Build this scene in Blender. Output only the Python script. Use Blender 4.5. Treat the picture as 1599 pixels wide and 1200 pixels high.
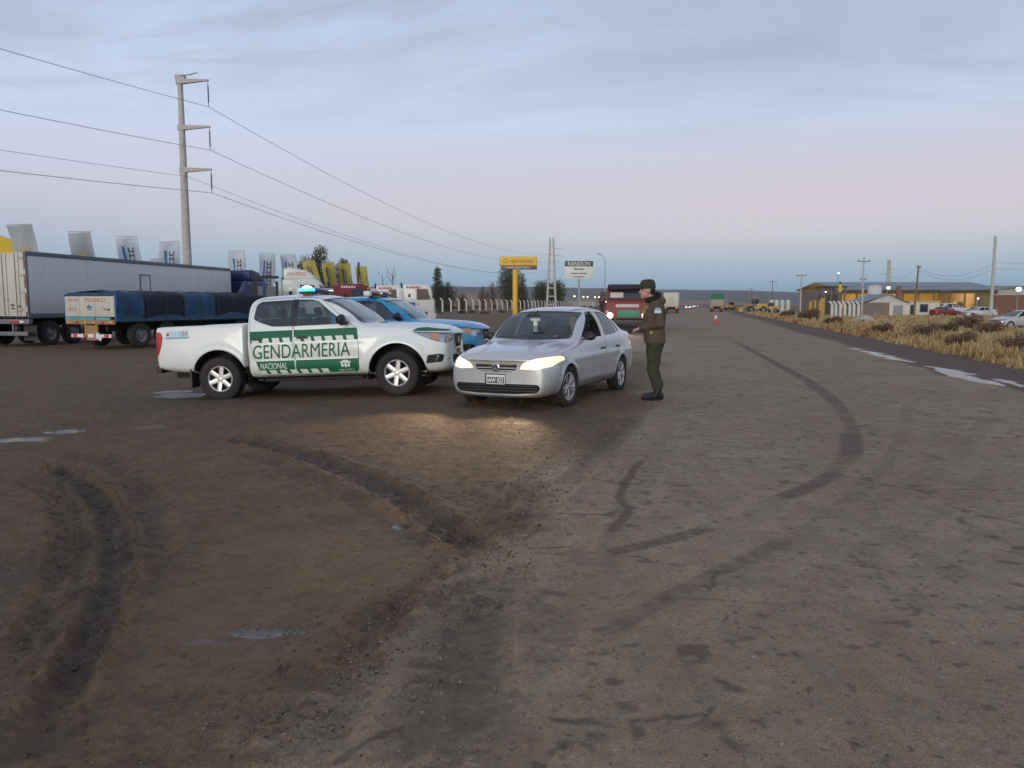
import bpy, bmesh, math, random
import numpy as np
from mathutils import Vector, Matrix, Quaternion
from mathutils.bvhtree import BVHTree
from mathutils.interpolate import poly_3d_calc

random.seed(11)
RNG = np.random.default_rng(5)
for o in list(bpy.data.objects):
    bpy.data.objects.remove(o)
SC = bpy.context.scene
COL = SC.collection
R = math.radians

# ------------------------------------------------------------------ camera
CAM_H, FPX, HORIZON = 1.54, 1240.0, 475.0          # metres, focal length in photo pixels, horizon row
PITCH = math.atan((600 - HORIZON) / FPX)
cam_data = bpy.data.cameras.new('camera')
cam_data.sensor_width = 36.0
cam_data.lens = 36.0 * FPX / 1599.0
cam_data.clip_start = 0.05
cam_data.clip_end = 12000
cam = bpy.data.objects.new('camera', cam_data)
COL.objects.link(cam)
cam.location = (0, 0, CAM_H)
cam.rotation_euler = (math.pi / 2 - PITCH, 0, 0)
SC.camera = cam

# ------------------------------------------------------------------ sky, sun, exposure
SUN_EL, SUN_AZ = R(5), R(200)                      # the glow of the low sun is behind the camera
w = bpy.data.worlds.new('World')
SC.world = w
w.use_nodes = True
nt = w.node_tree
nt.nodes.clear()
def wn(t, **k):
    n = nt.nodes.new(t)
    for a, b in k.items():
        setattr(n, a, b)
    return n
def wmath(op, a, b=None, clamp=False):
    n = wn('ShaderNodeMath', operation=op, use_clamp=clamp)
    for i, q in enumerate((a, b)):
        if q is None: continue
        if isinstance(q, (int, float)): n.inputs[i].default_value = q
        else: nt.links.new(q, n.inputs[i])
    return n.outputs[0]
out = wn('ShaderNodeOutputWorld')
tc = wn('ShaderNodeTexCoord')
sep = wn('ShaderNodeSeparateXYZ')
nt.links.new(tc.outputs['Generated'], sep.inputs[0])
el = wmath('ARCSINE', sep.outputs[2])
def s2l(c):
    return tuple(((v / 255) / 12.92 if v / 255 <= .04045 else ((v / 255 + .055) / 1.055) ** 2.4) for v in c)
ramp = wn('ShaderNodeValToRGB')
STOPS = [(-4, (100, 130, 155)), (0.0, (92, 152, 193)), (1.6, (98, 152, 195)), (3.2, (124, 158, 196)), (5.0, (158, 168, 200)),
         (7.0, (180, 182, 208)), (9.5, (193, 198, 222)), (13, (199, 210, 239)), (18, (192, 206, 234)), (30, (178, 193, 220)), (90, (160, 178, 208))]
def epos(d): return (d + 5) / 95
cr = ramp.color_ramp
cr.interpolation = 'B_SPLINE'
for i, (d, c) in enumerate(STOPS):
    e = cr.elements[i] if i < 2 else cr.elements.new(epos(d))
    e.position = epos(d)
    e.color = (*s2l(c), 1)
fe = wmath('DIVIDE', wmath('ADD', el, R(5)), R(95), True)
nt.links.new(fe, ramp.inputs[0])
# cloud sheets on a plane high above
zc = wmath('ADD', wmath('MAXIMUM', sep.outputs[2], 0.0), 0.09)
cv = wn('ShaderNodeCombineXYZ')
nt.links.new(wmath('DIVIDE', sep.outputs[0], zc), cv.inputs[0])
nt.links.new(wmath('DIVIDE', sep.outputs[1], zc), cv.inputs[1])
def cloud(scale, detail, lo, hi, loc, sc=(1, 1, 1), rough=.55):
    mp = wn('ShaderNodeMapping')
    mp.inputs['Location'].default_value = loc
    mp.inputs['Scale'].default_value = sc
    mp.inputs['Rotation'].default_value = (0, 0, R(14))
    nt.links.new(cv.outputs[0], mp.inputs[0])
    nz = wn('ShaderNodeTexNoise')
    nz.inputs['Scale'].default_value = scale
    nz.inputs['Detail'].default_value = detail
    nz.inputs['Roughness'].default_value = rough
    nz.inputs['Distortion'].default_value = .5
    nt.links.new(mp.outputs[0], nz.inputs['Vector'])
    mr = wn('ShaderNodeMapRange')
    mr.interpolation_type = 'SMOOTHSTEP'
    mr.inputs[1].default_value = lo
    mr.inputs[2].default_value = hi
    nt.links.new(nz.outputs[0], mr.inputs[0])
    return mr.outputs[0]
fade = wn('ShaderNodeMapRange')
fade.interpolation_type = 'SMOOTHSTEP'
fade.inputs[1].default_value = R(8)
fade.inputs[2].default_value = R(17)
nt.links.new(el, fade.inputs[0])
c1 = wmath('MULTIPLY', wmath('MULTIPLY', cloud(.40, 7, .34, .58, (9.5, 13.8, 0), (.7, 1.1, 1), .60), fade.outputs[0]), .82)
c2 = wmath('MULTIPLY', wmath('MULTIPLY', cloud(1.3, 7, .47, .70, (7.7, 4.2, 0), (.5, 1.4, 1), .66), fade.outputs[0]), .6)
def mixc(fac, a, b):
    m = wn('ShaderNodeMix', data_type='RGBA')
    nt.links.new(fac, m.inputs[0])
    nt.links.new(a, m.inputs[6])
    if isinstance(b, tuple): m.inputs[7].default_value = (*b, 1)
    else: nt.links.new(b, m.inputs[7])
    return m.outputs[2]
# rose band opposite the sun, strongest at the antisolar point
band = wn('ShaderNodeMapRange'); band.interpolation_type = 'SMOOTHERSTEP'
nt.links.new(wmath('ABSOLUTE', wmath('SUBTRACT', el, R(7.6))), band.inputs[0])
band.inputs[1].default_value = R(6.6); band.inputs[2].default_value = 0.0
anti = wmath('ADD', wmath('MULTIPLY', sep.outputs[0], .42), wmath('MULTIPLY', sep.outputs[1], .90))
anti = wmath('POWER', wmath('MAXIMUM', anti, 0.0), 2.5)
pink = wmath('MULTIPLY', wmath('MULTIPLY', band.outputs[0], anti), .92)
base_sky = mixc(pink, ramp.outputs[0], s2l((187, 170, 192)))
skyc = mixc(c1, base_sky, s2l((150, 152, 172)))
skyc = mixc(c2, skyc, s2l((146, 152, 171)))
bg1 = wn('ShaderNodeBackground')
bg1.inputs[1].default_value = 0.86
nt.links.new(skyc, bg1.inputs[0])
sky = wn('ShaderNodeTexSky', sky_type='NISHITA')
sky.sun_disc = False
sky.sun_elevation = SUN_EL
sky.sun_rotation = SUN_AZ
sky.dust_density = 1.0
sky.ozone_density = 1.0
bg2 = wn('ShaderNodeBackground')
bg2.inputs[1].default_value = 0.05
nt.links.new(sky.outputs[0], bg2.inputs[0])
add = wn('ShaderNodeAddShader')
nt.links.new(bg1.outputs[0], add.inputs[0])
nt.links.new(bg2.outputs[0], add.inputs[1])
nt.links.new(add.outputs[0], out.inputs[0])

sd = bpy.data.lights.new('sun', 'SUN')
sd.energy = 1.4
sd.angle = R(28)
sd.color = (.98, 1.0, .93)
sun = bpy.data.objects.new('sun', sd)
COL.objects.link(sun)
# light travels away from the sun: the sun stands behind and a little left of the camera
sdir = Vector((math.sin(SUN_AZ) * math.cos(SUN_EL), math.cos(SUN_AZ) * math.cos(SUN_EL), math.sin(SUN_EL)))
sun.rotation_euler = (-sdir).to_track_quat('-Z', 'Y').to_euler()

vs = SC.view_settings
vs.view_transform = 'Standard'
vs.look = 'None'
vs.exposure = 0.15
vs.gamma = 1.0
vs.use_curve_mapping = False
SC.cycles.max_bounces = 6
SC.cycles.adaptive_threshold = .02
SC.cycles.diffuse_bounces = 3
SC.cycles.volume_bounces = 0
SC.cycles.transparent_max_bounces = 16

# ------------------------------------------------------------------ where a photo pixel lies in the place
_c, _s = math.cos(PITCH), math.sin(PITCH)
def at(u, v, y):                       # the point at depth y seen at photo pixel (u, v)
    b = (600 - v) / FPX
    k = y / (_c + b * _s)
    return Vector(((u - 799.5) / FPX * k, y, CAM_H + (-_s + b * _c) * k))
def gpt(u, v, z=0.0):                  # the point of height z seen at photo pixel (u, v)
    b = (600 - v) / FPX
    d = ((u - 799.5) / FPX, _c + b * _s, -_s + b * _c)
    t = (z - CAM_H) / d[2]
    return (d[0] * t, d[1] * t)
def xat(u, y): return (u - 799.5) / FPX * y * 1.0
def sstep(t):
    t = np.clip(t, 0, 1)
    return t * t * (3 - 2 * t)
ROAD_K = .235
def base_z(x, y):                      # lie of the land: a shallow dip in the yard, a bank down beyond the right verge
    x = np.asarray(x, float); y = np.asarray(y, float)
    z = -.13 * sstep((-x - 1.2) / 5.0) * sstep((y - 3) / 8)
    d = x - (8.5 + ROAD_K * y)
    return z - .5 * sstep(d / 9) * (y > -50)
def gz(x, y): return float(base_z(x, y))

# ------------------------------------------------------------------ tagging and object helpers
def tag(o, label=None, cat=None, group=None, kind=None):
    if label: o['label'] = label
    if cat: o['category'] = cat
    if group: o['group'] = group
    if kind: o['kind'] = kind
    return o
def empty(name, loc=(0, 0, 0), rz=0, label=None, cat=None, group=None, scale=1):
    o = bpy.data.objects.new(name, None)
    COL.objects.link(o)
    o.location = loc
    o.rotation_euler = (0, 0, rz)
    o.scale = (scale,) * 3
    o.empty_display_size = .2
    return tag(o, label, cat, group)
KIDS = {}
def put(name, me, m=None, parent=None):
    o = bpy.data.objects.new(name, me)
    COL.objects.link(o)
    if m is not None and len(me.materials) == 0:
        me.materials.append(m)
    elif m is not None and me.materials[0] is not m:     # same mesh, another finish
        o.material_slots[0].link = 'OBJECT'
        o.material_slots[0].material = m
    if parent is not None:
        o.parent = parent
        KIDS.setdefault(parent, []).append(o)
    return o
def copy_tree(o, parent=None, swap=None, skip=()):
    c = o.copy()
    COL.objects.link(c)
    c.parent = parent
    if parent is not None:
        KIDS.setdefault(parent, []).append(c)
    if swap and c.type == 'MESH':
        for sl in c.material_slots:
            mm = sl.material
            sl.link = 'OBJECT'
            sl.material = swap.get(mm, mm)
    for ch in list(KIDS.get(o, [])):
        if ch.name.split('.')[0] in skip: continue
        copy_tree(ch, c, swap, skip)
    return c

class MB:
    def __init__(s): s.v = []; s.f = []
    def add(s, vs, fs):
        n = len(s.v)
        s.v += [tuple(p) for p in vs]
        s.f += [tuple(i + n for i in f) for f in fs]
        return s
    def box(s, c, d, rot=None):
        x, y, z = d[0] / 2, d[1] / 2, d[2] / 2
        vs = [Vector(q) for q in ((-x, -y, -z), (x, -y, -z), (x, y, -z), (-x, y, -z), (-x, -y, z), (x, -y, z), (x, y, z), (-x, y, z))]
        if rot is not None: vs = [rot @ q for q in vs]
        c = Vector(c)
        return s.add([q + c for q in vs], [(0, 3, 2, 1), (4, 5, 6, 7), (0, 1, 5, 4), (1, 2, 6, 5), (2, 3, 7, 6), (3, 0, 4, 7)])
    def span(s, a, b):
        return s.box([(p + q) / 2 for p, q in zip(a, b)], [abs(q - p) for p, q in zip(a, b)])
    def cyl(s, p0, p1, r0, r1=None, n=12, caps=True):
        r1 = r0 if r1 is None else r1
        return s.tube([p0, p1], [r0, r1], n, caps)
    def tube(s, pts, r, n=8, caps=True):
        pts = [Vector(p) for p in pts]
        rr = r if isinstance(r, (list, tuple)) else [r] * len(pts)
        vs = []; fs = []
        up = None
        for i, p in enumerate(pts):
            t = (pts[min(i + 1, len(pts) - 1)] - pts[max(i - 1, 0)])
            if t.length < 1e-9: t = Vector((0, 0, 1))
            t.normalize()
            if up is None:
                up = Vector((0, 0, 1)) if abs(t.z) < .9 else Vector((1, 0, 0))
            a = t.cross(up)
            if a.length < 1e-6: a = t.orthogonal()
            a.normalize(); b = a.cross(t); up = b
            for k in range(n):
                g = 2 * math.pi * k / n
                vs.append(p + (a * math.cos(g) + b * math.sin(g)) * rr[i])
        for i in range(len(pts) - 1):
            for k in range(n):
                k2 = (k + 1) % n
                fs.append((i * n + k, i * n + k2, (i + 1) * n + k2, (i + 1) * n + k))
        if caps:
            fs.append(tuple(range(n - 1, -1, -1)))
            fs.append(tuple(range((len(pts) - 1) * n, len(pts) * n)))
        return s.add(vs, fs)
    def lathe(s, prof, n=24, M=None, closed=False):
        vs = []; fs = []
        m = len(prof)
        for k in range(n):
            g = 2 * math.pi * k / n
            for r, z in prof:
                vs.append(Vector((r * math.cos(g), r * math.sin(g), z)))
        for k in range(n):
            k2 = (k + 1) % n
            for i in range(m - (0 if closed else 1)):
                j = (i + 1) % m
                fs.append((k * m + i, k2 * m + i, k2 * m + j, k * m + j))
        if M is not None: vs = [M @ q for q in vs]
        return s.add(vs, fs)
    def prism(s, poly, fn, a, b):
        n = len(poly)
        vs = [fn(p, a) for p in poly] + [fn(p, b) for p in poly]
        fs = [tuple(range(n)), tuple(range(2 * n - 1, n - 1, -1))] + [((i + 1) % n, i, i + n, (i + 1) % n + n) for i in range(n)]
        return s.add(vs, fs)
    def ball(s, c, r, nu=12, nv=8, rot=None):
        if isinstance(r, (int, float)): r = (r, r, r)
        vs = [Vector((0, 0, -r[2]))]
        for j in range(1, nv):
            a = -math.pi / 2 + math.pi * j / nv
            for i in range(nu):
                g = 2 * math.pi * i / nu
                vs.append(Vector((r[0] * math.cos(a) * math.cos(g), r[1] * math.cos(a) * math.sin(g), r[2] * math.sin(a))))
        vs.append(Vector((0, 0, r[2])))
        fs = [(0, 1 + (i + 1) % nu, 1 + i) for i in range(nu)]
        for j in range(nv - 2):
            for i in range(nu):
                a = 1 + j * nu
                fs.append((a + i, a + (i + 1) % nu, a + nu + (i + 1) % nu, a + nu + i))
        t = len(vs) - 1; a = 1 + (nv - 2) * nu
        fs += [(a + i, a + (i + 1) % nu, t) for i in range(nu)]
        if rot is not None: vs = [rot @ q for q in vs]
        c = Vector(c)
        return s.add([q + c for q in vs], fs)
    def capsule(s, a, b, ra, rb=None, n=12):
        a = Vector(a); b = Vector(b); rb = ra if rb is None else rb
        d = (b - a).normalized() if (b - a).length > 1e-6 else Vector((0, 0, 1))
        pts = []; rs = []
        for k in range(5):
            g = math.pi / 2 * (1 - k / 4)
            pts.append(a - d * ra * math.sin(g)); rs.append(max(ra * math.cos(g), 1e-4))
        for k in range(5):
            g = math.pi / 2 * k / 4
            pts.append(b + d * rb * math.sin(g)); rs.append(max(rb * math.cos(g), 1e-4))
        return s.tube(pts, rs, n, True)
    def mesh(s, name='m', bevel=0, smooth=None, segs=2, fixn=False):
        me = bpy.data.meshes.new(name)
        me.from_pydata([tuple(p) for p in s.v], [], s.f)
        if bevel or fixn:
            bm = bmesh.new(); bm.from_mesh(me)
            if fixn: bmesh.ops.recalc_face_normals(bm, faces=bm.faces)
            if bevel:
                ed = [e for e in bm.edges if len(e.link_faces) == 2 and e.calc_face_angle(0) > R(35)]
                bmesh.ops.bevel(bm, geom=ed, offset=bevel, offset_type='OFFSET', segments=segs, profile=.6, affect='EDGES', clamp_overlap=True)
            bm.to_mesh(me); bm.free()
        me.update()
        if smooth is not None: shade(me, smooth)
        return me
    def build(s, name, m, parent=None, bevel=0, smooth=None, segs=2, fixn=False):
        if bevel and smooth is None: smooth = 40
        return put(name, s.mesh(name, bevel, smooth, segs, fixn), m, parent)
def shade(me, deg):
    me.polygons.foreach_set('use_smooth', [True] * len(me.polygons))
    if deg < 179: me.set_sharp_from_angle(angle=R(deg))
    return me
def Box(name, c, d, m, parent=None, bevel=0, rot=None):
    return MB().box(c, d, rot).build(name, m, parent, bevel)
def evaluated(me, mods):
    o = bpy.data.objects.new('tmp', me); COL.objects.link(o)
    for t, kw in mods:
        md = o.modifiers.new(t, t)
        for a, b in kw.items(): setattr(md, a, b)
    dg = bpy.context.evaluated_depsgraph_get(); dg.update()
    r = bpy.data.meshes.new_from_object(o.evaluated_get(dg))
    bpy.data.objects.remove(o)
    return r
FONT = {}
def text_mesh(s, size=1, extrude=0.0, shear=0, align='CENTER', space=1.0, bold=0.0):
    cu = bpy.data.curves.new('t', 'FONT')
    cu.body = s; cu.size = size; cu.extrude = extrude; cu.shear = shear; cu.align_x = align; cu.align_y = 'CENTER'
    cu.space_character = space; cu.offset = bold; cu.resolution_u = 3
    o = bpy.data.objects.new('t', cu); COL.objects.link(o)
    dg = bpy.context.evaluated_depsgraph_get(); dg.update()
    me = bpy.data.meshes.new_from_object(o.evaluated_get(dg))
    bpy.data.objects.remove(o); bpy.data.curves.remove(cu)
    return me
def lettering(s, size, m, parent, mat4, extrude=.002, shear=0, width=None, height=None, space=1.0, bold=0.0, name='lettering'):
    me = text_mesh(s, size, extrude, shear, 'CENTER', space, bold)
    co = np.array([q.co[:] for q in me.vertices])
    if len(co):
        mn, mx = co.min(0), co.max(0)
        co[:, :2] -= (mn[:2] + mx[:2]) / 2
        if width: co[:, 0] *= width / (mx[0] - mn[0])
        if height: co[:, 1] *= height / (mx[1] - mn[1])
        me.vertices.foreach_set('co', co.astype('f').ravel())
        me.transform(mat4); me.update()
    me.materials.clear()
    return put(name, me, m, parent)
def frame_mat(o, xdir, ydir):          # local text plane: x along xdir, y along ydir
    x = Vector(xdir).normalized(); y = Vector(ydir).normalized(); z = x.cross(y).normalized()
    m = Matrix((x, y, z)).transposed().to_4x4()
    m.translation = Vector(o)
    return m

# ------------------------------------------------------------------ materials
MATS = {}
def mat(name, col, rough=.6, metal=0.0, var=.12, scale=4.0, bump=0.0, bscale=60.0, coat=0.0, dirt=None, spec=.5, emit=None, es=0, streak=None, rvar=.12):
    """procedural: noise-varied base colour and roughness, optional road dirt low on the body, optional relief"""
    m = bpy.data.materials.new(name); m.use_nodes = True
    n = m.node_tree.nodes; l = m.node_tree.links
    b = n['Principled BSDF']
    tcn = n.new('ShaderNodeTexCoord')
    nz = n.new('ShaderNodeTexNoise')
    nz.inputs['Scale'].default_value = scale; nz.inputs['Detail'].default_value = 6; nz.inputs['Roughness'].default_value = .6
    l.new(tcn.outputs['Object'], nz.inputs['Vector'])
    if streak:
        mp = n.new('ShaderNodeMapping'); mp.inputs['Scale'].default_value = streak
        l.new(tcn.outputs['Object'], mp.inputs[0]); l.new(mp.outputs[0], nz.inputs['Vector'])
    mr = n.new('ShaderNodeMapRange')
    mr.inputs[1].default_value = .3; mr.inputs[2].default_value = .7
    l.new(nz.outputs[0], mr.inputs[0])
    mx = n.new('ShaderNodeMix'); mx.data_type = 'RGBA'
    l.new(mr.outputs[0], mx.inputs[0])
    mx.inputs[6].default_value = (*[min(1, c * (1 - var)) for c in col], 1)
    mx.inputs[7].default_value = (*[min(1, c * (1 + var)) for c in col], 1)
    colout = mx.outputs[2]
    rr = n.new('ShaderNodeMapRange')
    rr.inputs[3].default_value = max(.02, rough - rvar * rough); rr.inputs[4].default_value = min(1, rough + rvar * rough)
    l.new(nz.outputs[0], rr.inputs[0])
    rout = rr.outputs[0]
    if dirt:
        zlo, zhi, amt, dc = dirt
        sp = n.new('ShaderNodeSeparateXYZ'); l.new(tcn.outputs['Object'], sp.inputs[0])
        g = n.new('ShaderNodeMapRange'); g.inputs[1].default_value = zhi; g.inputs[2].default_value = zlo
        l.new(sp.outputs[2], g.inputs[0])
        n2 = n.new('ShaderNodeTexNoise'); n2.inputs['Scale'].default_value = 5; n2.inputs['Detail'].default_value = 9; n2.inputs['Roughness'].default_value = .7
        l.new(tcn.outputs['Object'], n2.inputs['Vector'])
        a = n.new('ShaderNodeMath'); a.operation = 'MULTIPLY_ADD'; a.inputs[1].default_value = 1.1; a.inputs[2].default_value = -.12
        l.new(n2.outputs[0], a.inputs[0])
        a2 = n.new('ShaderNodeMath'); a2.operation = 'MULTIPLY'; a2.use_clamp = True
        l.new(g.outputs[0], a2.inputs[0]); l.new(a.outputs[0], a2.inputs[1])
        a3 = n.new('ShaderNodeMath'); a3.operation = 'MULTIPLY'; a3.inputs[1].default_value = amt * 1.6; a3.use_clamp = True
        l.new(a2.outputs[0], a3.inputs[0])
        m2 = n.new('ShaderNodeMix'); m2.data_type = 'RGBA'
        l.new(a3.outputs[0], m2.inputs[0]); l.new(colout, m2.inputs[6]); m2.inputs[7].default_value = (*dc, 1)
        colout = m2.outputs[2]
        m3 = n.new('ShaderNodeMix'); m3.data_type = 'FLOAT'
        l.new(a3.outputs[0], m3.inputs[0]); l.new(rout, m3.inputs[2]); m3.inputs[3].default_value = .85
        rout = m3.outputs[0]
    l.new(colout, b.inputs['Base Color']); l.new(rout, b.inputs['Roughness'])
    b.inputs['Metallic'].default_value = metal
    b.inputs['Specular IOR Level'].default_value = spec
    b.inputs['Coat Weight'].default_value = coat
    b.inputs['Coat Roughness'].default_value = .06
    if bump:
        n3 = n.new('ShaderNodeTexNoise'); n3.inputs['Scale'].default_value = bscale; n3.inputs['Detail'].default_value = 5
        l.new(tcn.outputs['Object'], n3.inputs['Vector'])
        bp = n.new('ShaderNodeBump'); bp.inputs['Strength'].default_value = min(1, bump); bp.inputs['Distance'].default_value = .02
        l.new(n3.outputs[0], bp.inputs['Height']); l.new(bp.outputs[0], b.inputs['Normal'])
    if emit:
        b.inputs['Emission Color'].default_value = (*emit, 1)
        b.inputs['Emission Strength'].default_value = es
    MATS[name] = m
    return m
def glass(name, tint, refl=.06, rough=.02):
    m = bpy.data.materials.new(name); m.use_nodes = True
    n = m.node_tree.nodes; l = m.node_tree.links
    n.clear()
    o = n.new('ShaderNodeOutputMaterial')
    tr = n.new('ShaderNodeBsdfTransparent'); tr.inputs[0].default_value = (*tint, 1)
    gl = n.new('ShaderNodeBsdfGlossy'); gl.inputs['Roughness'].default_value = rough
    tcn = n.new('ShaderNodeTexCoord'); nz = n.new('ShaderNodeTexNoise'); nz.inputs['Scale'].default_value = 3
    l.new(tcn.outputs['Object'], nz.inputs[0])
    lw = n.new('ShaderNodeLayerWeight'); lw.inputs[0].default_value = .5
    pw = n.new('ShaderNodeMath'); pw.operation = 'POWER'; pw.inputs[1].default_value = 5
    l.new(lw.outputs['Facing'], pw.inputs[0])
    fr = n.new('ShaderNodeMath'); fr.operation = 'MULTIPLY_ADD'; fr.inputs[1].default_value = .9; fr.inputs[2].default_value = .035
    l.new(pw.outputs[0], fr.inputs[0])
    mr = n.new('ShaderNodeMath'); mr.operation = 'ADD'; mr.use_clamp = True
    ms = n.new('ShaderNodeMath'); ms.operation = 'MULTIPLY'; ms.inputs[1].default_value = refl
    l.new(nz.outputs[0], ms.inputs[0]); l.new(fr.outputs[0], mr.inputs[0]); l.new(ms.outputs[0], mr.inputs[1])
    mx = n.new('ShaderNodeMixShader')
    l.new(mr.outputs[0], mx.inputs[0]); l.new(tr.outputs[0], mx.inputs[1]); l.new(gl.outputs[0], mx.inputs[2])
    l.new(mx.outputs[0], o.inputs[0])
    return m
def lamp_mat(name, col, s):
    return mat(name, (.8, .8, .8), .3, emit=col, es=s)
MUD = (.075, .056, .046)
DUST = (.16, .13, .11)
m_white = mat('white_paint', (.80, .83, .81), .34, coat=.5, var=.02, dirt=(.25, .85, .42, (.20, .17, .14)))
m_silver = mat('silver_paint', (.64, .66, .68), .30, metal=.42, coat=.7, var=.03, dirt=(.12, .90, .60, (.17, .14, .115)))
m_blue = mat('police_blue_paint', (.02, .33, .62), .3, coat=.6, var=.04, dirt=(.3, .9, .4, DUST))
m_green = mat('livery_green', (.004, .135, .072), .5, var=.06, spec=.25, dirt=(.30, .7, .12, DUST))
m_black = mat('black_plastic', (.018, .018, .02), .5, var=.2, dirt=(.1, .7, .3, DUST))
m_rubber = mat('tyre_rubber', (.022, .021, .021), .8, var=.3, scale=12, bump=.3, bscale=90, dirt=(-.4, .5, .45, MUD))
m_alloy = mat('alloy', (.62, .62, .62), .34, metal=.75, var=.08, dirt=(-.3, .4, .2, DUST))
m_chrome = mat('chrome', (.8, .8, .82), .15, metal=1.0, var=.03)
m_dark = mat('dark_void', (.008, .008, .009), .85, var=.3)
m_under = mat('underbody', (.02, .018, .017), .85, var=.4)
m_seat = mat('seat_fabric', (.06, .06, .065), .9, var=.2)
m_dash = mat('dash_plastic', (.03, .03, .032), .7)
m_lens = glass('clear_lens', (.95, .96, .97), .10)
m_glass = glass('car_glass', (.80, .85, .85), .10)
m_glass_dark = glass('tinted_glass', (.50, .55, .58), .10)
m_red_lens = mat('red_lens', (.55, .02, .02), .2, coat=.6, var=.1)
m_amber = mat('amber_lens', (.75, .33, .10), .25, coat=.4)
m_reflector = mat('reflector', (.75, .75, .75), .12, metal=.9)
m_head_on = lamp_mat('headlight_lit', (1.0, .80, .46), 1.15)
m_plate_white = mat('plate_white', (.72, .72, .70), .5)
m_ink = mat('black_print', (.02, .02, .022), .6)
m_white_print = mat('white_print', (.78, .79, .77), .5, var=.04)
m_steel = mat('galvanised_steel', (.35, .36, .37), .5, metal=.6)
m_concrete = mat('concrete', (.47, .455, .425), .85, var=.15, scale=3, bump=.3)
# ================================================================== GROUND
def vnoise(x, y, s, seed=0):
    x = x * s; y = y * s
    xi = np.floor(x).astype(np.int64); yi = np.floor(y).astype(np.int64)
    xf = x - xi; yf = y - yi
    u = xf * xf * (3 - 2 * xf); v = yf * yf * (3 - 2 * yf)
    def h(a, b):
        n = (a * 374761393 + b * 668265263 + seed * 974711) & 0xffffffff
        n = ((n ^ (n >> 13)) * 1274126177) & 0xffffffff
        return ((n ^ (n >> 16)) & 0xffff) / 65535.0
    return (h(xi, yi) * (1 - u) + h(xi + 1, yi) * u) * (1 - v) + (h(xi, yi + 1) * (1 - u) + h(xi + 1, yi + 1) * u) * v
def fbm(x, y, s, o=4, seed=0):
    r = 0; a = .5; t = 0
    for k in range(o):
        r = r + a * vnoise(x, y, s * 2 ** k, seed + k); t += a; a *= .5
    return r / t
def smooth_line(pts, n=8):
    pts = [np.array(p, float) for p in pts]
    P = [2 * pts[0] - pts[1]] + pts + [2 * pts[-1] - pts[-2]]
    o = []
    for i in range(1, len(P) - 2):
        for k in range(n):
            t = k / n
            o.append(.5 * (2 * P[i] + (P[i + 1] - P[i - 1]) * t + (2 * P[i - 1] - 5 * P[i] + 4 * P[i + 1] - P[i + 2]) * t * t + (3 * P[i] - P[i - 1] - 3 * P[i + 1] + P[i + 2]) * t ** 3))
    o.append(pts[-1])
    return np.array(o)
def line_field(X, Y, line, reach):
    """distance to a ground line, signed side and running length, for the vertices near it"""
    mn, mx = line.min(0) - reach, line.max(0) + reach
    idx = np.nonzero((X > mn[0]) & (X < mx[0]) & (Y > mn[1]) & (Y < mx[1]))[0]
    x, y = X[idx], Y[idx]
    best = np.full(len(idx), 1e9); side = np.zeros(len(idx)); run = np.zeros(len(idx)); tpar = np.zeros(len(idx))
    L = 0
    seg = np.linalg.norm(np.diff(line, axis=0), axis=1); tot = seg.sum()
    for (a, b, sl) in zip(line[:-1], line[1:], seg):
        d = b - a
        t = np.clip(((x - a[0]) * d[0] + (y - a[1]) * d[1]) / max(sl * sl, 1e-9), 0, 1)
        px, py = x - a[0] - t * d[0], y - a[1] - t * d[1]
        q = np.hypot(px, py)
        m = q < best
        best[m] = q[m]; run[m] = (L + t * sl)[m]; side[m] = np.sign(d[0] * py - d[1] * px)[m]; tpar[m] = ((L + t * sl) / tot)[m]
        L += sl
    return idx, best, side, run, tpar
def img_line(*uv): return smooth_line([gpt(*p) for p in uv])

def steps(a, b, s0, s1):
    o = [a]
    while o[-1] < b:
        k = (o[-1] - a) / (b - a)
        o.append(o[-1] + s0 * (s1 / s0) ** k)
    o[-1] = b
    return o
def grow(a, b, s, g):
    o = [a]; d = s
    while o[-1] < b:
        o.append(o[-1] + d); d *= g
    o[-1] = b
    return o
xs = sorted(set([-q for q in grow(6.5, 5000, .06, 1.13)] + list(np.arange(-6.5, 9.0, .028)) + grow(9.0, 5000, .05, 1.11)))
ys = sorted(set([-q for q in grow(1.0, 600, .4, 1.4)] + [-1.0, -.3, .4, 1.1, 1.6] + steps(2.1, 8, .016, .032) + steps(8, 18, .035, .09)[1:] + steps(18, 60, .1, .8)[1:] + grow(60, 6000, .9, 1.13)[1:]))
xs = np.array(xs); ys = np.array(ys)
nx, ny = len(xs), len(ys)
GX, GY = [a.ravel() for a in np.meshgrid(xs, ys)]
H = np.zeros(nx * ny); rubber = np.zeros_like(H); mud = np.zeros_like(H); tan = np.zeros_like(H); wet = np.zeros_like(H)
base = base_z(GX, GY)
# paved road: mud carried from the yard covers the near left part
road_r = 5.6 + ROAD_K * GY + (fbm(GX, GY, .35, 3, 3) - .5) * .9
edge = img_line((395, 1195), (500, 1072), (620, 955), (720, 880), (800, 800), (885, 715), (1000, 645), (1035, 560), (1010, 520))
near_left = np.interp(GY, edge[:, 1], edge[:, 0])
far_left = -5.2 + ROAD_K * GY
bl = sstep((GY - 18) / 22)
left = near_left * (1 - bl) + far_left * bl + (fbm(GX, GY, 1.1, 5, 9) - .5) * (1.0 + .9 * bl)
soft = .45 + .05 * GY
asph = sstep((GX - left) / soft * .5 + .5) * sstep((road_r - GX) / .5 + .3)
shoulder = sstep((GX - road_r) / .4) * sstep((7.9 + ROAD_K * GY - GX) / .8 + .5)
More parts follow.
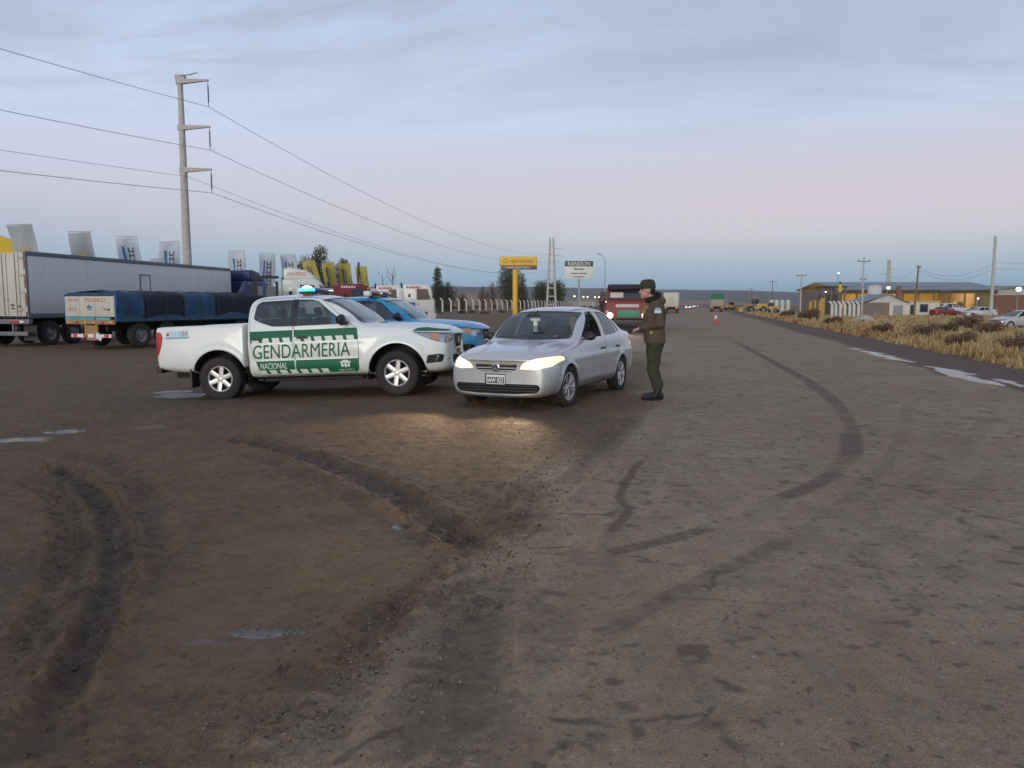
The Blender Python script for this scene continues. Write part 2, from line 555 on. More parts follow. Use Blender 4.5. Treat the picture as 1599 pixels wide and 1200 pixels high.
# rutted tyre tracks in the yard
RUTS = [  # line, half width, depth, darkness
    (img_line((60, 712), (110, 738), (152, 775), (178, 820), (184, 865), (170, 925), (149, 987), (118, 1048), (69, 1125), (0, 1215)), .085, .034, .95),
    (img_line((20, 740), (75, 771), (93, 816), (96, 858), (80, 912), (43, 987), (-30, 1085)), .06, .022, .5),
    (img_line((90, 690), (165, 712), (215, 760), (235, 830), (225, 920)), .13, .014, .6),
    (img_line((40, 725), (95, 752), (130, 800), (140, 860), (125, 930), (85, 1010), (30, 1090)), .13, .010, .55),
    (img_line((870, 715), (790, 790), (700, 880), (600, 975), (500, 1085)), .07, .012, .45),
    (img_line((780, 870), (860, 780), (960, 690), (1010, 640)), .11, .010, .55),
    (img_line((330, 672), (443, 700), (512, 722), (587, 757), (640, 788), (688, 822), (736, 850), (775, 890)), .15, .028, .75),
    (img_line((373, 705), (455, 735), (530, 775), (600, 815), (650, 850)), .11, .012, .35),
    (img_line((770, 900), (740, 960), (715, 1040), (705, 1110), (690, 1200)), .22, .012, .75),
    (img_line((640, 680), (760, 690), (880, 660)), .2, .006, .25),
    (img_line((0, 655), (130, 640), (300, 652), (420, 690)), .25, .008, .3),
    (img_line((690, 905), (610, 985), (520, 1080), (430, 1190)), .20, .012, .5),
]
for i, (ln, hw, dep, dk) in enumerate(RUTS):
    idx, d, sd_, run, t = line_field(GX, GY, ln, hw * 5)
    n = fbm(GX[idx], GY[idx], 7, 4, 20 + i)
    q = d / hw * (.8 + .5 * n)
    ends = sstep(t / .12) * sstep((1 - t) / .12)
    rutp = -dep * np.exp(-q ** 4)
    n9 = fbm(GX[idx], GY[idx], 17, 3, 160 + i)
    berm = dep * 2.2 * np.exp(-((q - 1.45) / .34) ** 2) * (.1 + 2.4 * n ** 2 * n9)
    lug = dep * .9 * np.exp(-q ** 4) * (fbm(run * 9, d * sd_ * 14, 1.0, 3, 140 + i) - .45)
    H[idx] += (rutp + berm + lug) * ends
    mud[idx] = np.maximum(mud[idx], dk * np.exp(-(q / 1.35) ** 4) * ends * (.55 + .6 * n))
# dark churned mud
def blob(field, u, v, ru, rv, amt, seed=0, rough=.9):
    cx, cy = gpt(u, v); x1, _ = gpt(u + ru, v); _, y1 = gpt(u, v - rv); _, y0 = gpt(u, v + rv)
    ax = abs(x1 - cx); ay = abs(y1 - y0) / 2
    idx = np.nonzero((abs(GX - cx) < ax * 3) & (abs(GY - cy) < ay * 3))[0]
    q = ((GX[idx] - cx) / ax) ** 2 + ((GY[idx] - cy) / ay) ** 2
    n = fbm(GX[idx], GY[idx], 2.2 / min(ax, ay, 2), 4, seed + 50) - .5
    val = amt * sstep(1.25 - q + n * 2 * rough)
    field[idx] = np.maximum(field[idx], val)
for (u, v, ru, rv, a) in [(735, 975, 55, 105, .95), (120, 850, 75, 110, .55), (690, 1120, 85, 110, .6), (60, 1150, 90, 70, .6), (680, 825, 65, 30, .6), (850, 990, 60, 55, .45), (900, 1130, 90, 60, .35),
                          (330, 610, 260, 25, .45), (560, 640, 180, 18, .45), (850, 650, 130, 16, .55), (470, 1100, 120, 60, .3), (800, 930, 70, 60, .5)]:
    blob(mud, u, v, ru, rv, a, int(u))
for (u, v, ru, rv, a) in [(600, 850, 210, 75, .8), (430, 900, 180, 90, .5), (720, 715, 140, 40, .55), (540, 1010, 120, 60, .45), (830, 735, 90, 40, .6), (330, 1020, 140, 60, .35)]:  # tan clay; the two patches before the sedan paint in its headlight pool
    blob(tan, u, v, ru, rv, a, int(u))
for (u, v, ru, rv, a) in [(410, 987, 80, 11, .75), (330, 1003, 60, 8, .5), (625, 822, 20, 6, .9), (35, 672, 60, 5, .7), (100, 660, 35, 4, .9), (285, 607, 45, 4, .95), (270, 602, 30, 3, .9), (230, 655, 40, 4, .4),
                          (1060, 505, 24, 7, .30), (640, 846, 14, 4, .5)]:
    blob(wet, u, v, ru, rv, a, int(v), .6)
# tyre marks and stains on the paving
MARKS = [
    (img_line((1130, 525), (1225, 575), (1290, 615), (1328, 665), (1328, 705), (1290, 745), (1208, 781), (1120, 820), (1000, 853), (900, 875)), .11, .62),
    (img_line((1085, 520), (1150, 560), (1230, 620), (1262, 680), (1240, 735), (1150, 790), (1020, 835)), .10, .22),
    (img_line((1420, 620), (1400, 700), (1300, 800), (1150, 890), (1000, 985), (860, 1090)), .10, .34),
    (img_line((1599, 700), (1480, 790), (1300, 900), (1120, 1010), (980, 1110), (860, 1199)), .12, .26),
    (img_line((1599, 850), (1450, 930), (1300, 1040), (1180, 1190)), .12, .22),
    (img_line((1180, 510), (1260, 570), (1400, 680), (1599, 860)), .14, .22),
    (img_line((1130, 505), (1180, 560), (1250, 650), (1350, 800), (1500, 1040), (1590, 1198)), .15, .20),
    (img_line((1100, 505), (1105, 560), (1100, 650), (1085, 800), (1060, 1000), (1040, 1198)), .15, .18),
    (img_line((1050, 640), (1000, 760), (930, 900), (830, 1050), (740, 1198)), .13, .30),
    (img_line((1150, 535), (1225, 575), (1275, 605), (1310, 635), (1328, 665)), .14, .9),
    (img_line((1328, 675), (1330, 700), (1322, 718)), .14, .9),
    (img_line((1310, 735), (1270, 758), (1208, 781)), .10, 1.0),
    (img_line((1120, 820), (1060, 838), (1000, 853), (930, 868)), .08, 1.0),
    (img_line((1230, 770), (1180, 800), (1100, 830)), .07, .25),
    (img_line((1250, 830), (1170, 870), (1080, 915), (980, 970), (900, 1030)), .08, .5),
    (img_line((1560, 640), (1480, 720), (1350, 800), (1230, 860)), .16, .3),
    (img_line((1390, 830), (1440, 760), (1480, 690), (1500, 640)), .12, .25),
    (img_line((1012, 712), (990, 732), (968, 775), (982, 795), (955, 830), (945, 848)), .045, 1.0),
    (img_line((1000, 640), (940, 690), (880, 740)), .14, .6),
    (img_line((1000, 938), (1090, 935), (1200, 942), (1330, 940)), .022, .4),
    (img_line((820, 805), (900, 802), (1000, 806)), .018, .7),
    (img_line((840, 755), (930, 752), (985, 755), (1120, 750)), .016, .5),
    (img_line((820, 858), (900, 853)), .016, .7),
    (img_line((980, 1125), (1040, 1122), (1110, 1112)), .018, .7),
    (img_line((1090, 592), (1250, 590), (1380, 584)), .05, .35),
    (img_line((1330, 588), (1440, 585)), .06, .4),
    (img_line((1250, 575), (1400, 572), (1500, 580)), .06, .3),
    (img_line((1060, 610), (1180, 618)), .05, .25),
    (img_line((1360, 870), (1375, 900), (1390, 925)), .025, .5),
    (img_line((1140, 560), (1180, 545), (1210, 530)), .12, .3),
    (img_line((1430, 705), (1485, 722)), .06, .5),
]
for i, (ln, hw, dk) in enumerate(MARKS):
    idx, d, sd_, run, t = line_field(GX, GY, ln, hw * 4)
    n = fbm(GX[idx], GY[idx], 16, 3, 80 + i)
    q = d / hw * (.75 + .55 * n)
    ends = sstep(t / .14) * sstep((1 - t) / .14)
    tread = 1.0
    if hw >= .07 and dk > .5: tread = .65 + .35 * (np.sin(run * 2 * np.pi / .075 + d * 40 * sd_) > -.2)
    rubber[idx] = np.maximum(rubber[idx], min(1, dk * 1.25) * np.exp(-q ** 6) * ends * (.35 + 1.1 * n) * tread)
    if hw < .05: H[idx] -= .006 * np.exp(-q ** 2) * ends
for (u, v, r_, a) in [(958, 1063, 15, .9), (1243, 1022, 11, .85), (1265, 1076, 10, .8), (1148, 958, 8, .8), (1398, 937, 8, .9), (1420, 945, 7, .7), (1458, 931, 6, .8), (1498, 951, 6, .8), (1418, 978, 9, .8), (1508, 993, 6, .7),
                      (1345, 863, 6, .8), (1180, 877, 6, .7), (1247, 1128, 12, .7), (1150, 902, 7, .7), (943, 933, 10, .7), (1525, 1006, 8, .7), (980, 1105, 22, .7), (1040, 1118, 10, .7), (930, 1150, 22, .6), (885, 905, 12, .5),
                      (900, 785, 7, .5), (1000, 755, 6, .5), (1300, 858, 5, .6), (1060, 892, 6, .6), (1205, 928, 5, .6), (1565, 1175, 12, .6), (1090, 640, 5, .5), (1540, 655, 10, .5), (1395, 628, 8, .5)]:
    blob(rubber, u, v, r_, r_ * .45, a, int(u + v), .8)
# crumbs and clods scattered from the edge of the paving
mudness = (1 - asph)
clod = fbm(GX, GY, 9, 4, 31)
fine = fbm(GX, GY, 26, 3, 37)
near = sstep((30 - GY) / 22)
H += near * mudness * ((clod - .5) * .030 + (fbm(GX, GY, 1.1, 3, 41) - .5) * .05 + (fine - .5) * .016 + .05 * np.clip(clod - .60, 0, 1) * fine)
H += near * asph * ((fine - .5) * .007 + (clod - .5) * .006 + (fbm(GX, GY, .5, 3, 43) - .5) * .02)
idx, d, sd_, run, t = line_field(GX, GY, edge[:60], .8)
n = fbm(GX[idx], GY[idx], 14, 4, 66)
H[idx] += np.exp(-(d / .13) ** 2) * (.003 + .020 * sstep((n - .5) * 5)) * sstep((9 - GY[idx]) / 4)
crumb = sstep((fbm(GX, GY, 5, 4, 71) - .60) * 9) * near * sstep((2.6 - (GX - left)) / 2.4) * asph
rubber = np.maximum(rubber, crumb * .5)
specks = sstep((fbm(GX, GY, 11, 3, 77) - .70) * 14) * near * asph
rubber = np.maximum(rubber, specks * .7)
for ln, hw in ((img_line((1330, 544), (1362, 551), (1400, 561), (1436, 568)), .17), (img_line((1462, 575), (1500, 587), (1535, 596), (1570, 603)), .22), (img_line((1440, 570), (1480, 578), (1520, 585)), .10), (img_line((1550, 590), (1599, 604)), .10)):
    idx, d, sd_, run, t = line_field(GX, GY, ln, 1.2)      # standing water along the edge of the paving
    n = fbm(GX[idx], GY[idx], 2.6, 4, 131)
    q = d / hw * (.35 + 1.3 * n) / np.maximum(.15, np.sin(np.pi * np.clip(t, .02, .98)) ** .5)
    v = sstep((1.25 - q) / .5)
    wet[idx] = np.maximum(wet[idx], v)
flat = np.clip(wet * 1.6, 0, 1)
H = H * (1 - flat) - .006 * flat
co = np.stack([GX, GY, base + H], -1)
ii = np.arange(nx * ny).reshape(ny, nx)
quads = np.stack([ii[:-1, :-1], ii[:-1, 1:], ii[1:, 1:], ii[1:, :-1]], -1).reshape(-1, 4)
gme = bpy.data.meshes.new('ground')
gme.vertices.add(len(co)); gme.vertices.foreach_set('co', co.astype('f').ravel())
gme.loops.add(quads.size); gme.loops.foreach_set('vertex_index', quads.astype('i').ravel())
gme.polygons.add(len(quads)); gme.polygons.foreach_set('loop_start', np.arange(0, quads.size, 4, dtype='i'))
gme.polygons.foreach_set('use_smooth', np.ones(len(quads), bool))
gme.update(calc_edges=True)
def vattr(me, name, a):
    at_ = me.attributes.new(name, 'FLOAT', 'POINT'); at_.data.foreach_set('value', np.ascontiguousarray(a, dtype='f'))
scrub = sstep((GX - (7.8 + ROAD_K * GY)) / 1.5) + sstep((GY - 150) / 60) * sstep(-(GX + 6 - .2 * GY) / 10)
for nme, a in (('paved', asph), ('shoulder', shoulder), ('mud', np.clip(mud, 0, 1)), ('clay_and_beam_pool', tan), ('mark', np.clip(rubber, 0, 1)), ('wet', np.clip(wet, 0, 1)), ('scrub', np.clip(scrub, 0, 1))):
    vattr(gme, nme, a)

gm = bpy.data.materials.new('earth_and_asphalt'); gm.use_nodes = True
N = gm.node_tree.nodes; Lk = gm.node_tree.links
gb = N['Principled BSDF']
def gattr(n_):
    a = N.new('ShaderNodeAttribute'); a.attribute_name = n_; return a.outputs['Fac']
gtc = N.new('ShaderNodeTexCoord')
def gnoise(scale, detail=6, rough=.6, sc=None, rot=0):
    n_ = N.new('ShaderNodeTexNoise'); n_.inputs['Scale'].default_value = scale; n_.inputs['Detail'].default_value = detail; n_.inputs['Roughness'].default_value = rough
    if sc:
        mp = N.new('ShaderNodeMapping'); mp.inputs['Scale'].default_value = sc; mp.inputs['Rotation'].default_value = (0, 0, rot)
        Lk.new(gtc.outputs['Object'], mp.inputs[0]); Lk.new(mp.outputs[0], n_.inputs['Vector'])
    else: Lk.new(gtc.outputs['Object'], n_.inputs['Vector'])
    return n_.outputs[0]
def gmath(op, a, b=None, clamp=False):
    n_ = N.new('ShaderNodeMath'); n_.operation = op; n_.use_clamp = clamp
    for i, q in enumerate((a, b)):
        if q is None: continue
        if isinstance(q, (int, float)): n_.inputs[i].default_value = q
        else: Lk.new(q, n_.inputs[i])
    return n_.outputs[0]
def gmap(a, lo, hi, o0=0, o1=1, sm=True):
    n_ = N.new('ShaderNodeMapRange')
    if sm: n_.interpolation_type = 'SMOOTHSTEP'
    for i, q in ((1, lo), (2, hi), (3, o0), (4, o1)): n_.inputs[i].default_value = q
    Lk.new(a, n_.inputs[0]); return n_.outputs[0]
def gmix(f, a, b):
    n_ = N.new('ShaderNodeMix'); n_.data_type = 'RGBA'
    for i, q in ((0, f), (6, a), (7, b)):
        if isinstance(q, tuple): n_.inputs[i].default_value = (*q, 1)
        elif isinstance(q, (int, float)): n_.inputs[i].default_value = q
        else: Lk.new(q, n_.inputs[i])
    return n_.outputs[2]
big = gnoise(.35, 3); mid = gnoise(2.3, 4, .65); sml = gnoise(22, 3, .7); grit = gnoise(110, 2, .7); tiny = gnoise(300, 1, .6)
six = gnoise(6.5, 4, .7); drag = gnoise(1.0, 3, .6, (7, .5, 1), R(13)); crackn = gnoise(3.0, 1, .6)
asphc = gmix(gmap(mid, .3, .7), (.222, .160, .116), (.305, .228, .170))
asphc = gmix(gmath('MULTIPLY', gmap(big, .4, .65), .6), asphc, (.205, .132, .088))
asphc = gmix(gmath('MULTIPLY', gmap(six, .50, .70), .5), asphc, (.152, .106, .076))
asphc = gmix(gmath('MULTIPLY', gmap(six, .46, .30), .35), asphc, (.35, .272, .210))
asphc = gmix(gmath('MULTIPLY', gmap(drag, .52, .72), .45), asphc, (.145, .103, .075))
asphc = gmix(gmath('MULTIPLY', gmap(sml, .52, .70), .6), asphc, (.125, .088, .064))
asphc = gmix(gmath('MULTIPLY', gmap(grit, .55, .70), .75), asphc, (.37, .31, .26))
asphc = gmix(gmath('MULTIPLY', gmap(grit, .46, .30), .75), asphc, (.065, .050, .040))
vor = N.new('ShaderNodeTexVoronoi'); vor.feature = 'DISTANCE_TO_EDGE'; vor.inputs['Scale'].default_value = .55
wv_ = N.new('ShaderNodeVectorMath'); wv_.operation = 'ADD'
nzv = N.new('ShaderNodeTexNoise'); nzv.inputs['Scale'].default_value = 1.6; nzv.inputs['Detail'].default_value = 3
Lk.new(gtc.outputs['Object'], nzv.inputs['Vector']); Lk.new(gtc.outputs['Object'], wv_.inputs[0]); Lk.new(nzv.outputs['Color'], wv_.inputs[1]); Lk.new(wv_.outputs[0], vor.inputs['Vector'])
crk = gmath('MULTIPLY', gmap(vor.outputs['Distance'], .022, .004), gmap(crackn, .48, .60))
asphc = gmix(gmath('MULTIPLY', crk, .7), asphc, (.060, .045, .036))
dirtc = gmix(gmap(mid, .3, .7), (.120, .080, .053), (.185, .126, .083))
dirtc = gmix(gmath('MULTIPLY', gmap(big, .38, .68), .55), dirtc, (.150, .091, .064))
dirtc = gmix(gmath('MULTIPLY', gmap(six, .48, .70), .55), dirtc, (.082, .055, .038))
dirtc = gmix(gmath('MULTIPLY', gmap(six, .46, .30), .35), dirtc, (.22, .155, .103))
dirtc = gmix(gmath('MULTIPLY', gmap(sml, .5, .68), .6), dirtc, (.062, .039, .026))
dirtc = gmix(gmath('MULTIPLY', gmap(grit, .58, .72), .6), dirtc, (.24, .175, .128))
dirtc = gmix(gmath('MULTIPLY', gmap(grit, .44, .30), .5), dirtc, (.045, .030, .022))
dirtc = gmix(gmath('MULTIPLY', gattr('clay_and_beam_pool'), .75), dirtc, gmix(gmap(sml, .35, .65), (.180, .118, .068), (.27, .188, .115)))
dirtc = gmix(gmath('MULTIPLY', gattr('scrub'), .8), dirtc, gmix(gmap(mid, .35, .65), (.20, .145, .085), (.12, .10, .07)))
def gmul(a, k):
    n_ = N.new('ShaderNodeMix'); n_.data_type = 'RGBA'; n_.blend_type = 'MULTIPLY'; n_.clamp_result = False
    n_.inputs[0].default_value = 1; Lk.new(a, n_.inputs[6]); n_.inputs[7].default_value = (*k, 1)
    return n_.outputs[2]
asphc = gmul(asphc, (1.20, 1.19, 1.03))
dirtc = gmul(dirtc, (1.12, 1.06, .88))
def gvor(scale, rnd=1.0):
    v_ = N.new('ShaderNodeTexVoronoi'); v_.feature = 'F1'; v_.inputs['Scale'].default_value = scale; v_.inputs['Randomness'].default_value = rnd
    wa = N.new('ShaderNodeVectorMath'); wa.operation = 'MULTIPLY_ADD'; Lk.new(nzv2.outputs['Color'], wa.inputs[0]); wa.inputs[1].default_value = (.10, .10, .10); Lk.new(gtc.outputs['Object'], wa.inputs[2])
    Lk.new(wa.outputs[0], v_.inputs['Vector']); return v_
nzv2 = N.new('ShaderNodeTexNoise'); nzv2.inputs['Scale'].default_value = 14; nzv2.inputs['Detail'].default_value = 3; Lk.new(gtc.outputs['Object'], nzv2.inputs['Vector'])
v1 = gvor(7.0); v2 = gvor(24.0)
spot = gmath('MULTIPLY', gmap(v1.outputs['Distance'], .26, .12), gmap(gmath('ADD', v1.outputs['Color'], gmath('MULTIPLY', mid, .6)), .95, 1.15))
chip = gmath('MULTIPLY', gmap(v2.outputs['Distance'], .30, .18), gmap(v2.outputs['Color'], .80, .88))
pit = gmath('MULTIPLY', gmap(v2.outputs['Distance'], .34, .18), gmap(v2.outputs['Color'], .30, .18))
hue = gnoise(4.3, 4, .6)
asphc = gmix(gmath('MULTIPLY', gmap(hue, .52, .68), .35), asphc, (.155, .150, .105))
dirtc = gmix(gmath('MULTIPLY', gmap(hue, .52, .68), .35), dirtc, (.105, .090, .052))
asphc = gmix(gmath('MULTIPLY', spot, .62), asphc, (.055, .042, .030)); dirtc = gmix(gmath('MULTIPLY', spot, .5), dirtc, (.042, .028, .018))
asphc = gmix(gmath('MULTIPLY', pit, .65), asphc, (.060, .046, .034)); dirtc = gmix(gmath('MULTIPLY', pit, .5), dirtc, (.045, .030, .020))
asphc = gmix(gmath('MULTIPLY', chip, .7), asphc, (.42, .37, .30)); dirtc = gmix(gmath('MULTIPLY', chip, .5), dirtc, (.26, .20, .145))
edge_f = gmap(gmath('ADD', gattr('paved'), gmath('MULTIPLY', gmath('ADD', six, -.5), 1.3)), .25, .75)
colr = gmix(edge_f, dirtc, asphc)
colr = gmix(gmath('MULTIPLY', gattr('shoulder'), .8), colr, gmix(gmap(mid, .3, .7), (.105, .066, .052), (.145, .096, .076)))
mudf = gmap(gmath('ADD', gattr('mud'), gmath('MULTIPLY', gmath('ADD', sml, -.5), .45)), .15, .85)
colr = gmix(gmath('MULTIPLY', mudf, .85), colr, gmix(gmap(sml, .3, .7), (.042, .029, .018), (.082, .056, .035)))
mkf = gmap(gmath('ADD', gattr('mark'), gmath('MULTIPLY', gmath('ADD', grit, -.5), .7)), .15, .9)
colr = gmix(gmath('MULTIPLY', mkf, .78), colr, (.075, .058, .044))
wetf = gmap(gattr('wet'), .1, .75)
colr = gmix(gmath('MULTIPLY', wetf, .6), colr, (.03, .026, .024))
Lk.new(colr, gb.inputs['Base Color'])
rg = gmath('ADD', gmath('MULTIPLY', sml, .2), .68)
damp = gmath('MULTIPLY', mudf, .16)
rg = gmath('SUBTRACT', rg, damp)
rg = gmath('MULTIPLY', rg, gmath('SUBTRACT', 1.0, gmath('MULTIPLY', wetf, .88)), True)
Lk.new(rg, gb.inputs['Roughness'])
gb.inputs['Specular IOR Level'].default_value = .35
hgt = gmath('ADD', gmath('MULTIPLY', sml, .9), gmath('MULTIPLY', grit, .35))
hgt = gmath('ADD', hgt, gmath('MULTIPLY', tiny, .12))
hgt = gmath('ADD', hgt, gmath('MULTIPLY', six, 1.6))

soft_ = gmath('MULTIPLY', gmath('SUBTRACT', 1.0, gmath('MULTIPLY', edge_f, .62)), gmath('SUBTRACT', 1.0, gmath('MULTIPLY', wetf, .93)))
bpn = N.new('ShaderNodeBump'); bpn.inputs['Distance'].default_value = .03
Lk.new(gmath('MULTIPLY', soft_, .95), bpn.inputs['Strength']); Lk.new(hgt, bpn.inputs['Height']); Lk.new(bpn.outputs[0], gb.inputs['Normal'])
ground = tag(put('ground', gme, gm), kind='structure')

# stones and crumbs of asphalt: far too many to count
def scatter_stones():
    vs = []; fs = []
    k = 0
    while k < 9000:
        y = 2.2 + 15 * random.random() ** 1.7
        x = random.uniform(-.7, .75) * y
        e = float(np.interp(y, edge[:, 1], edge[:, 0]))
        q = math.exp(-((x - e) / (.25 + .06 * y)) ** 2)
        if random.random() > .10 + q: continue
        k += 1
        r = random.uniform(.0025, .006) * (1 + .05 * y) * (2.0 if random.random() < .05 else 1)
        z = gz(x, y) + r * .2 + .002
        a = random.random() * 6.28
        b = len(vs)
        for (dx, dy, dz) in ((1, 0, 0), (-.3, .9, .1), (-.8, -.6, 0), (.1, .05, .8), (.2, .1, -.9)):
            dx *= random.uniform(.7, 1.3); dy *= random.uniform(.7, 1.3)
            vs.append((x + r * (dx * math.cos(a) - dy * math.sin(a)), y + r * (dx * math.sin(a) + dy * math.cos(a)), z + r * dz))
        fs += [(b, b + 1, b + 3), (b + 1, b + 2, b + 3), (b + 2, b, b + 3), (b + 1, b, b + 4), (b + 2, b + 1, b + 4), (b, b + 2, b + 4)]
    me = bpy.data.meshes.new('gravel'); me.from_pydata(vs, [], fs); me.update()
    return me
tag(put('gravel', scatter_stones(), mat('stone_crumbs', (.19, .145, .112), .9, var=.6, scale=30)), 'small loose stones and crumbs scattered over the muddy yard', 'gravel', kind='stuff')


# clods of mud thrown up along the ruts and the edge of the paving
def clods():
    random.seed(77); vs = []; fs = []
    lines = [(RUTS[0][0], .12, 300), (RUTS[1][0], .08, 140), (RUTS[6][0], .14, 420), (edge, .22, 520), (RUTS[4][0], .14, 160), (RUTS[2][0], .14, 120)]
    for ln, spread, n in lines:
        for _ in range(n):
            i = random.randrange(len(ln) - 1); f = random.random(); p = ln[i] * (1 - f) + ln[i + 1] * f
            x = p[0] + random.gauss(0, spread); y = p[1] + random.gauss(0, spread)
            if y < 2.2 or y > 13: continue
            r = random.uniform(.003, .009) * (1 + .05 * y) * (1.8 if random.random() < .08 else 1)
            gi = int(np.searchsorted(ys, y)) * nx + int(np.searchsorted(xs, x)); z = co[min(gi, len(co) - 1), 2]
            b = len(vs)
            for k in range(6):
                a = k * 1.047 + random.uniform(-.3, .3); q = random.uniform(.7, 1.3)
                vs.append((x + r * q * math.cos(a), y + r * q * math.sin(a), z - r * .1))
            for k in range(3):
                a = k * 2.09 + random.uniform(-.4, .4); q = random.uniform(.35, .6)
                vs.append((x + r * q * math.cos(a), y + r * q * math.sin(a), z + r * random.uniform(.45, .9)))
            for k in range(6): 
                t0 = b + 6 + (k // 2) % 3; fs.append((b + k, b + (k + 1) % 6, t0))
            fs += [(b + 1 + 1, b + 7, b + 6), (b + 4, b + 8, b + 7), (b, b + 6, b + 8), (b + 6, b + 7, b + 8)]
    me = bpy.data.meshes.new('mud_clods'); me.from_pydata(vs, [], fs); me.update(); return me
tag(put('mud_clods', clods(), mat('mud_clod', (.085, .058, .041), .9, var=.45, scale=18)), 'dark mud clods strewn along the ruts and pavement edge', 'mud', kind='stuff')
# ================================================================== VEHICLE BODIES: lofted skins cut into panels
def loft_skin(stations, level, sculpt=None):
    """stations: list of (x or list of x, half ring [(y, z)...] from bottom centre over the side to top centre)"""
    v = []; f = []
    k = len(stations[0][1]); m = 2 * k - 2
    for x, ring in stations:
        xl = x if isinstance(x, (list, tuple)) else [x] * k
        for i in range(k): v.append((xl[i], ring[i][0], ring[i][1]))
        for i in range(k - 2, 0, -1): v.append((xl[i], -ring[i][0], ring[i][1]))
    n = len(stations)
    for s in range(n - 1):
        for i in range(m):
            j = (i + 1) % m
            f.append((s * m + i, s * m + j, (s + 1) * m + j, (s + 1) * m + i))
    def other(i): return (m - i) % m
    for s, flip in ((0, False), (n - 1, True)):
        for i in range(k - 1):
            a, b, c, d = i, i + 1, other(i + 1), other(i)
            q = [a, b, c, d] if not flip else [d, c, b, a]
            q2 = []
            for t in q:
                if s * m + t not in q2: q2.append(s * m + t)
            f.append(tuple(q2))
    me = bpy.data.meshes.new('skin'); me.from_pydata(v, [], f); me.update()
    bm = bmesh.new(); bm.from_mesh(me); bmesh.ops.recalc_face_normals(bm, faces=bm.faces); bm.to_mesh(me); bm.free()
    out_ = []
    for lv in (level, max(1, level - 1)):
        r = evaluated(me, [('SUBSURF', dict(levels=lv, render_levels=lv))])
        if sculpt:
            c = np.array([q.co[:] for q in r.vertices]); c = sculpt(c)
            r.vertices.foreach_set('co', c.astype('f').ravel()); r.update()
        out_.append(r)
    return out_
def offs(me, d):
    c = np.zeros(len(me.vertices) * 3, 'f'); me.vertices.foreach_get('co', c)
    nn = np.array([q.normal[:] for q in me.vertices])
    return c.reshape(-1, 3) + nn * d, [tuple(p.vertices) for p in me.polygons]
def shell(outer, inner, d0, d1):
    vo, fo = offs(outer, d0); vi, fi = offs(inner, d1)
    n = len(vo)
    me = bpy.data.meshes.new('shell')
    me.from_pydata([tuple(q) for q in vo] + [tuple(q) for q in vi], [], fo + [tuple(i + n for i in reversed(f)) for f in fi])
    me.update(); return me
def boolean(a, b, op):
    oa = bpy.data.objects.new('a', a); ob = bpy.data.objects.new('b', b); COL.objects.link(oa); COL.objects.link(ob)
    md = oa.modifiers.new('b', 'BOOLEAN'); md.operation = op; md.object = ob; md.solver = 'MANIFOLD'
    dg = bpy.context.evaluated_depsgraph_get(); dg.update()
    r = bpy.data.meshes.new_from_object(oa.evaluated_get(dg))
    if len(r.polygons) == 0 or (op == 'DIFFERENCE' and len(r.polygons) == len(a.polygons)):
        md.solver = 'EXACT'; dg = bpy.context.evaluated_depsgraph_get(); dg.update()
        r = bpy.data.meshes.new_from_object(oa.evaluated_get(dg))
    bpy.data.objects.remove(oa); bpy.data.objects.remove(ob)
    r.materials.clear()
    return r
def offset_poly(poly, d):
    """grow (d > 0) or shrink a simple polygon"""
    n = len(poly); ar = sum(poly[i][0] * poly[(i + 1) % n][1] - poly[(i + 1) % n][0] * poly[i][1] for i in range(n))
    sg = 1 if ar > 0 else -1
    o = []
    for i in range(n):
        p = Vector(poly[i - 1]); c = Vector(poly[i]); q = Vector(poly[(i + 1) % n])
        e1 = (c - p).normalized(); e2 = (q - c).normalized()
        n1 = Vector((e1.y, -e1.x)) * sg; n2 = Vector((e2.y, -e2.x)) * sg
        b = (n1 + n2); b = b / max(b.length_squared / 2, .35)
        o.append(tuple(c + b * d))
    return o
def round_poly(poly, r=.04, n=4):
    o = []; m = len(poly)
    for i in range(m):
        p = Vector(poly[i - 1]); c = Vector(poly[i]); q = Vector(poly[(i + 1) % m])
        a = (p - c); b = (q - c); rr = min(r, a.length * .45, b.length * .45)
        A = c + a.normalized() * rr; B = c + b.normalized() * rr
        for k in range(n + 1):
            t = k / n
            o.append(tuple((1 - t) ** 2 * A + 2 * t * (1 - t) * c + t * t * B))
    return o
def side_cut(poly, y0, y1): return MB().prism(poly, lambda p, q: (p[0], q, p[1]), y0, y1).mesh(fixn=True)
def front_cut(poly, x0, x1): return MB().prism(poly, lambda p, q: (q, p[0], p[1]), x0, x1).mesh(fixn=True)
def top_cut(poly, z0, z1): return MB().prism(poly, lambda p, q: (p[0], p[1], q), z0, z1).mesh(fixn=True)
def join_meshes(ms):
    b = MB()
    for m in ms: b.add([q.co[:] for q in m.vertices], [tuple(p.vertices) for p in m.polygons])
    return b.mesh()
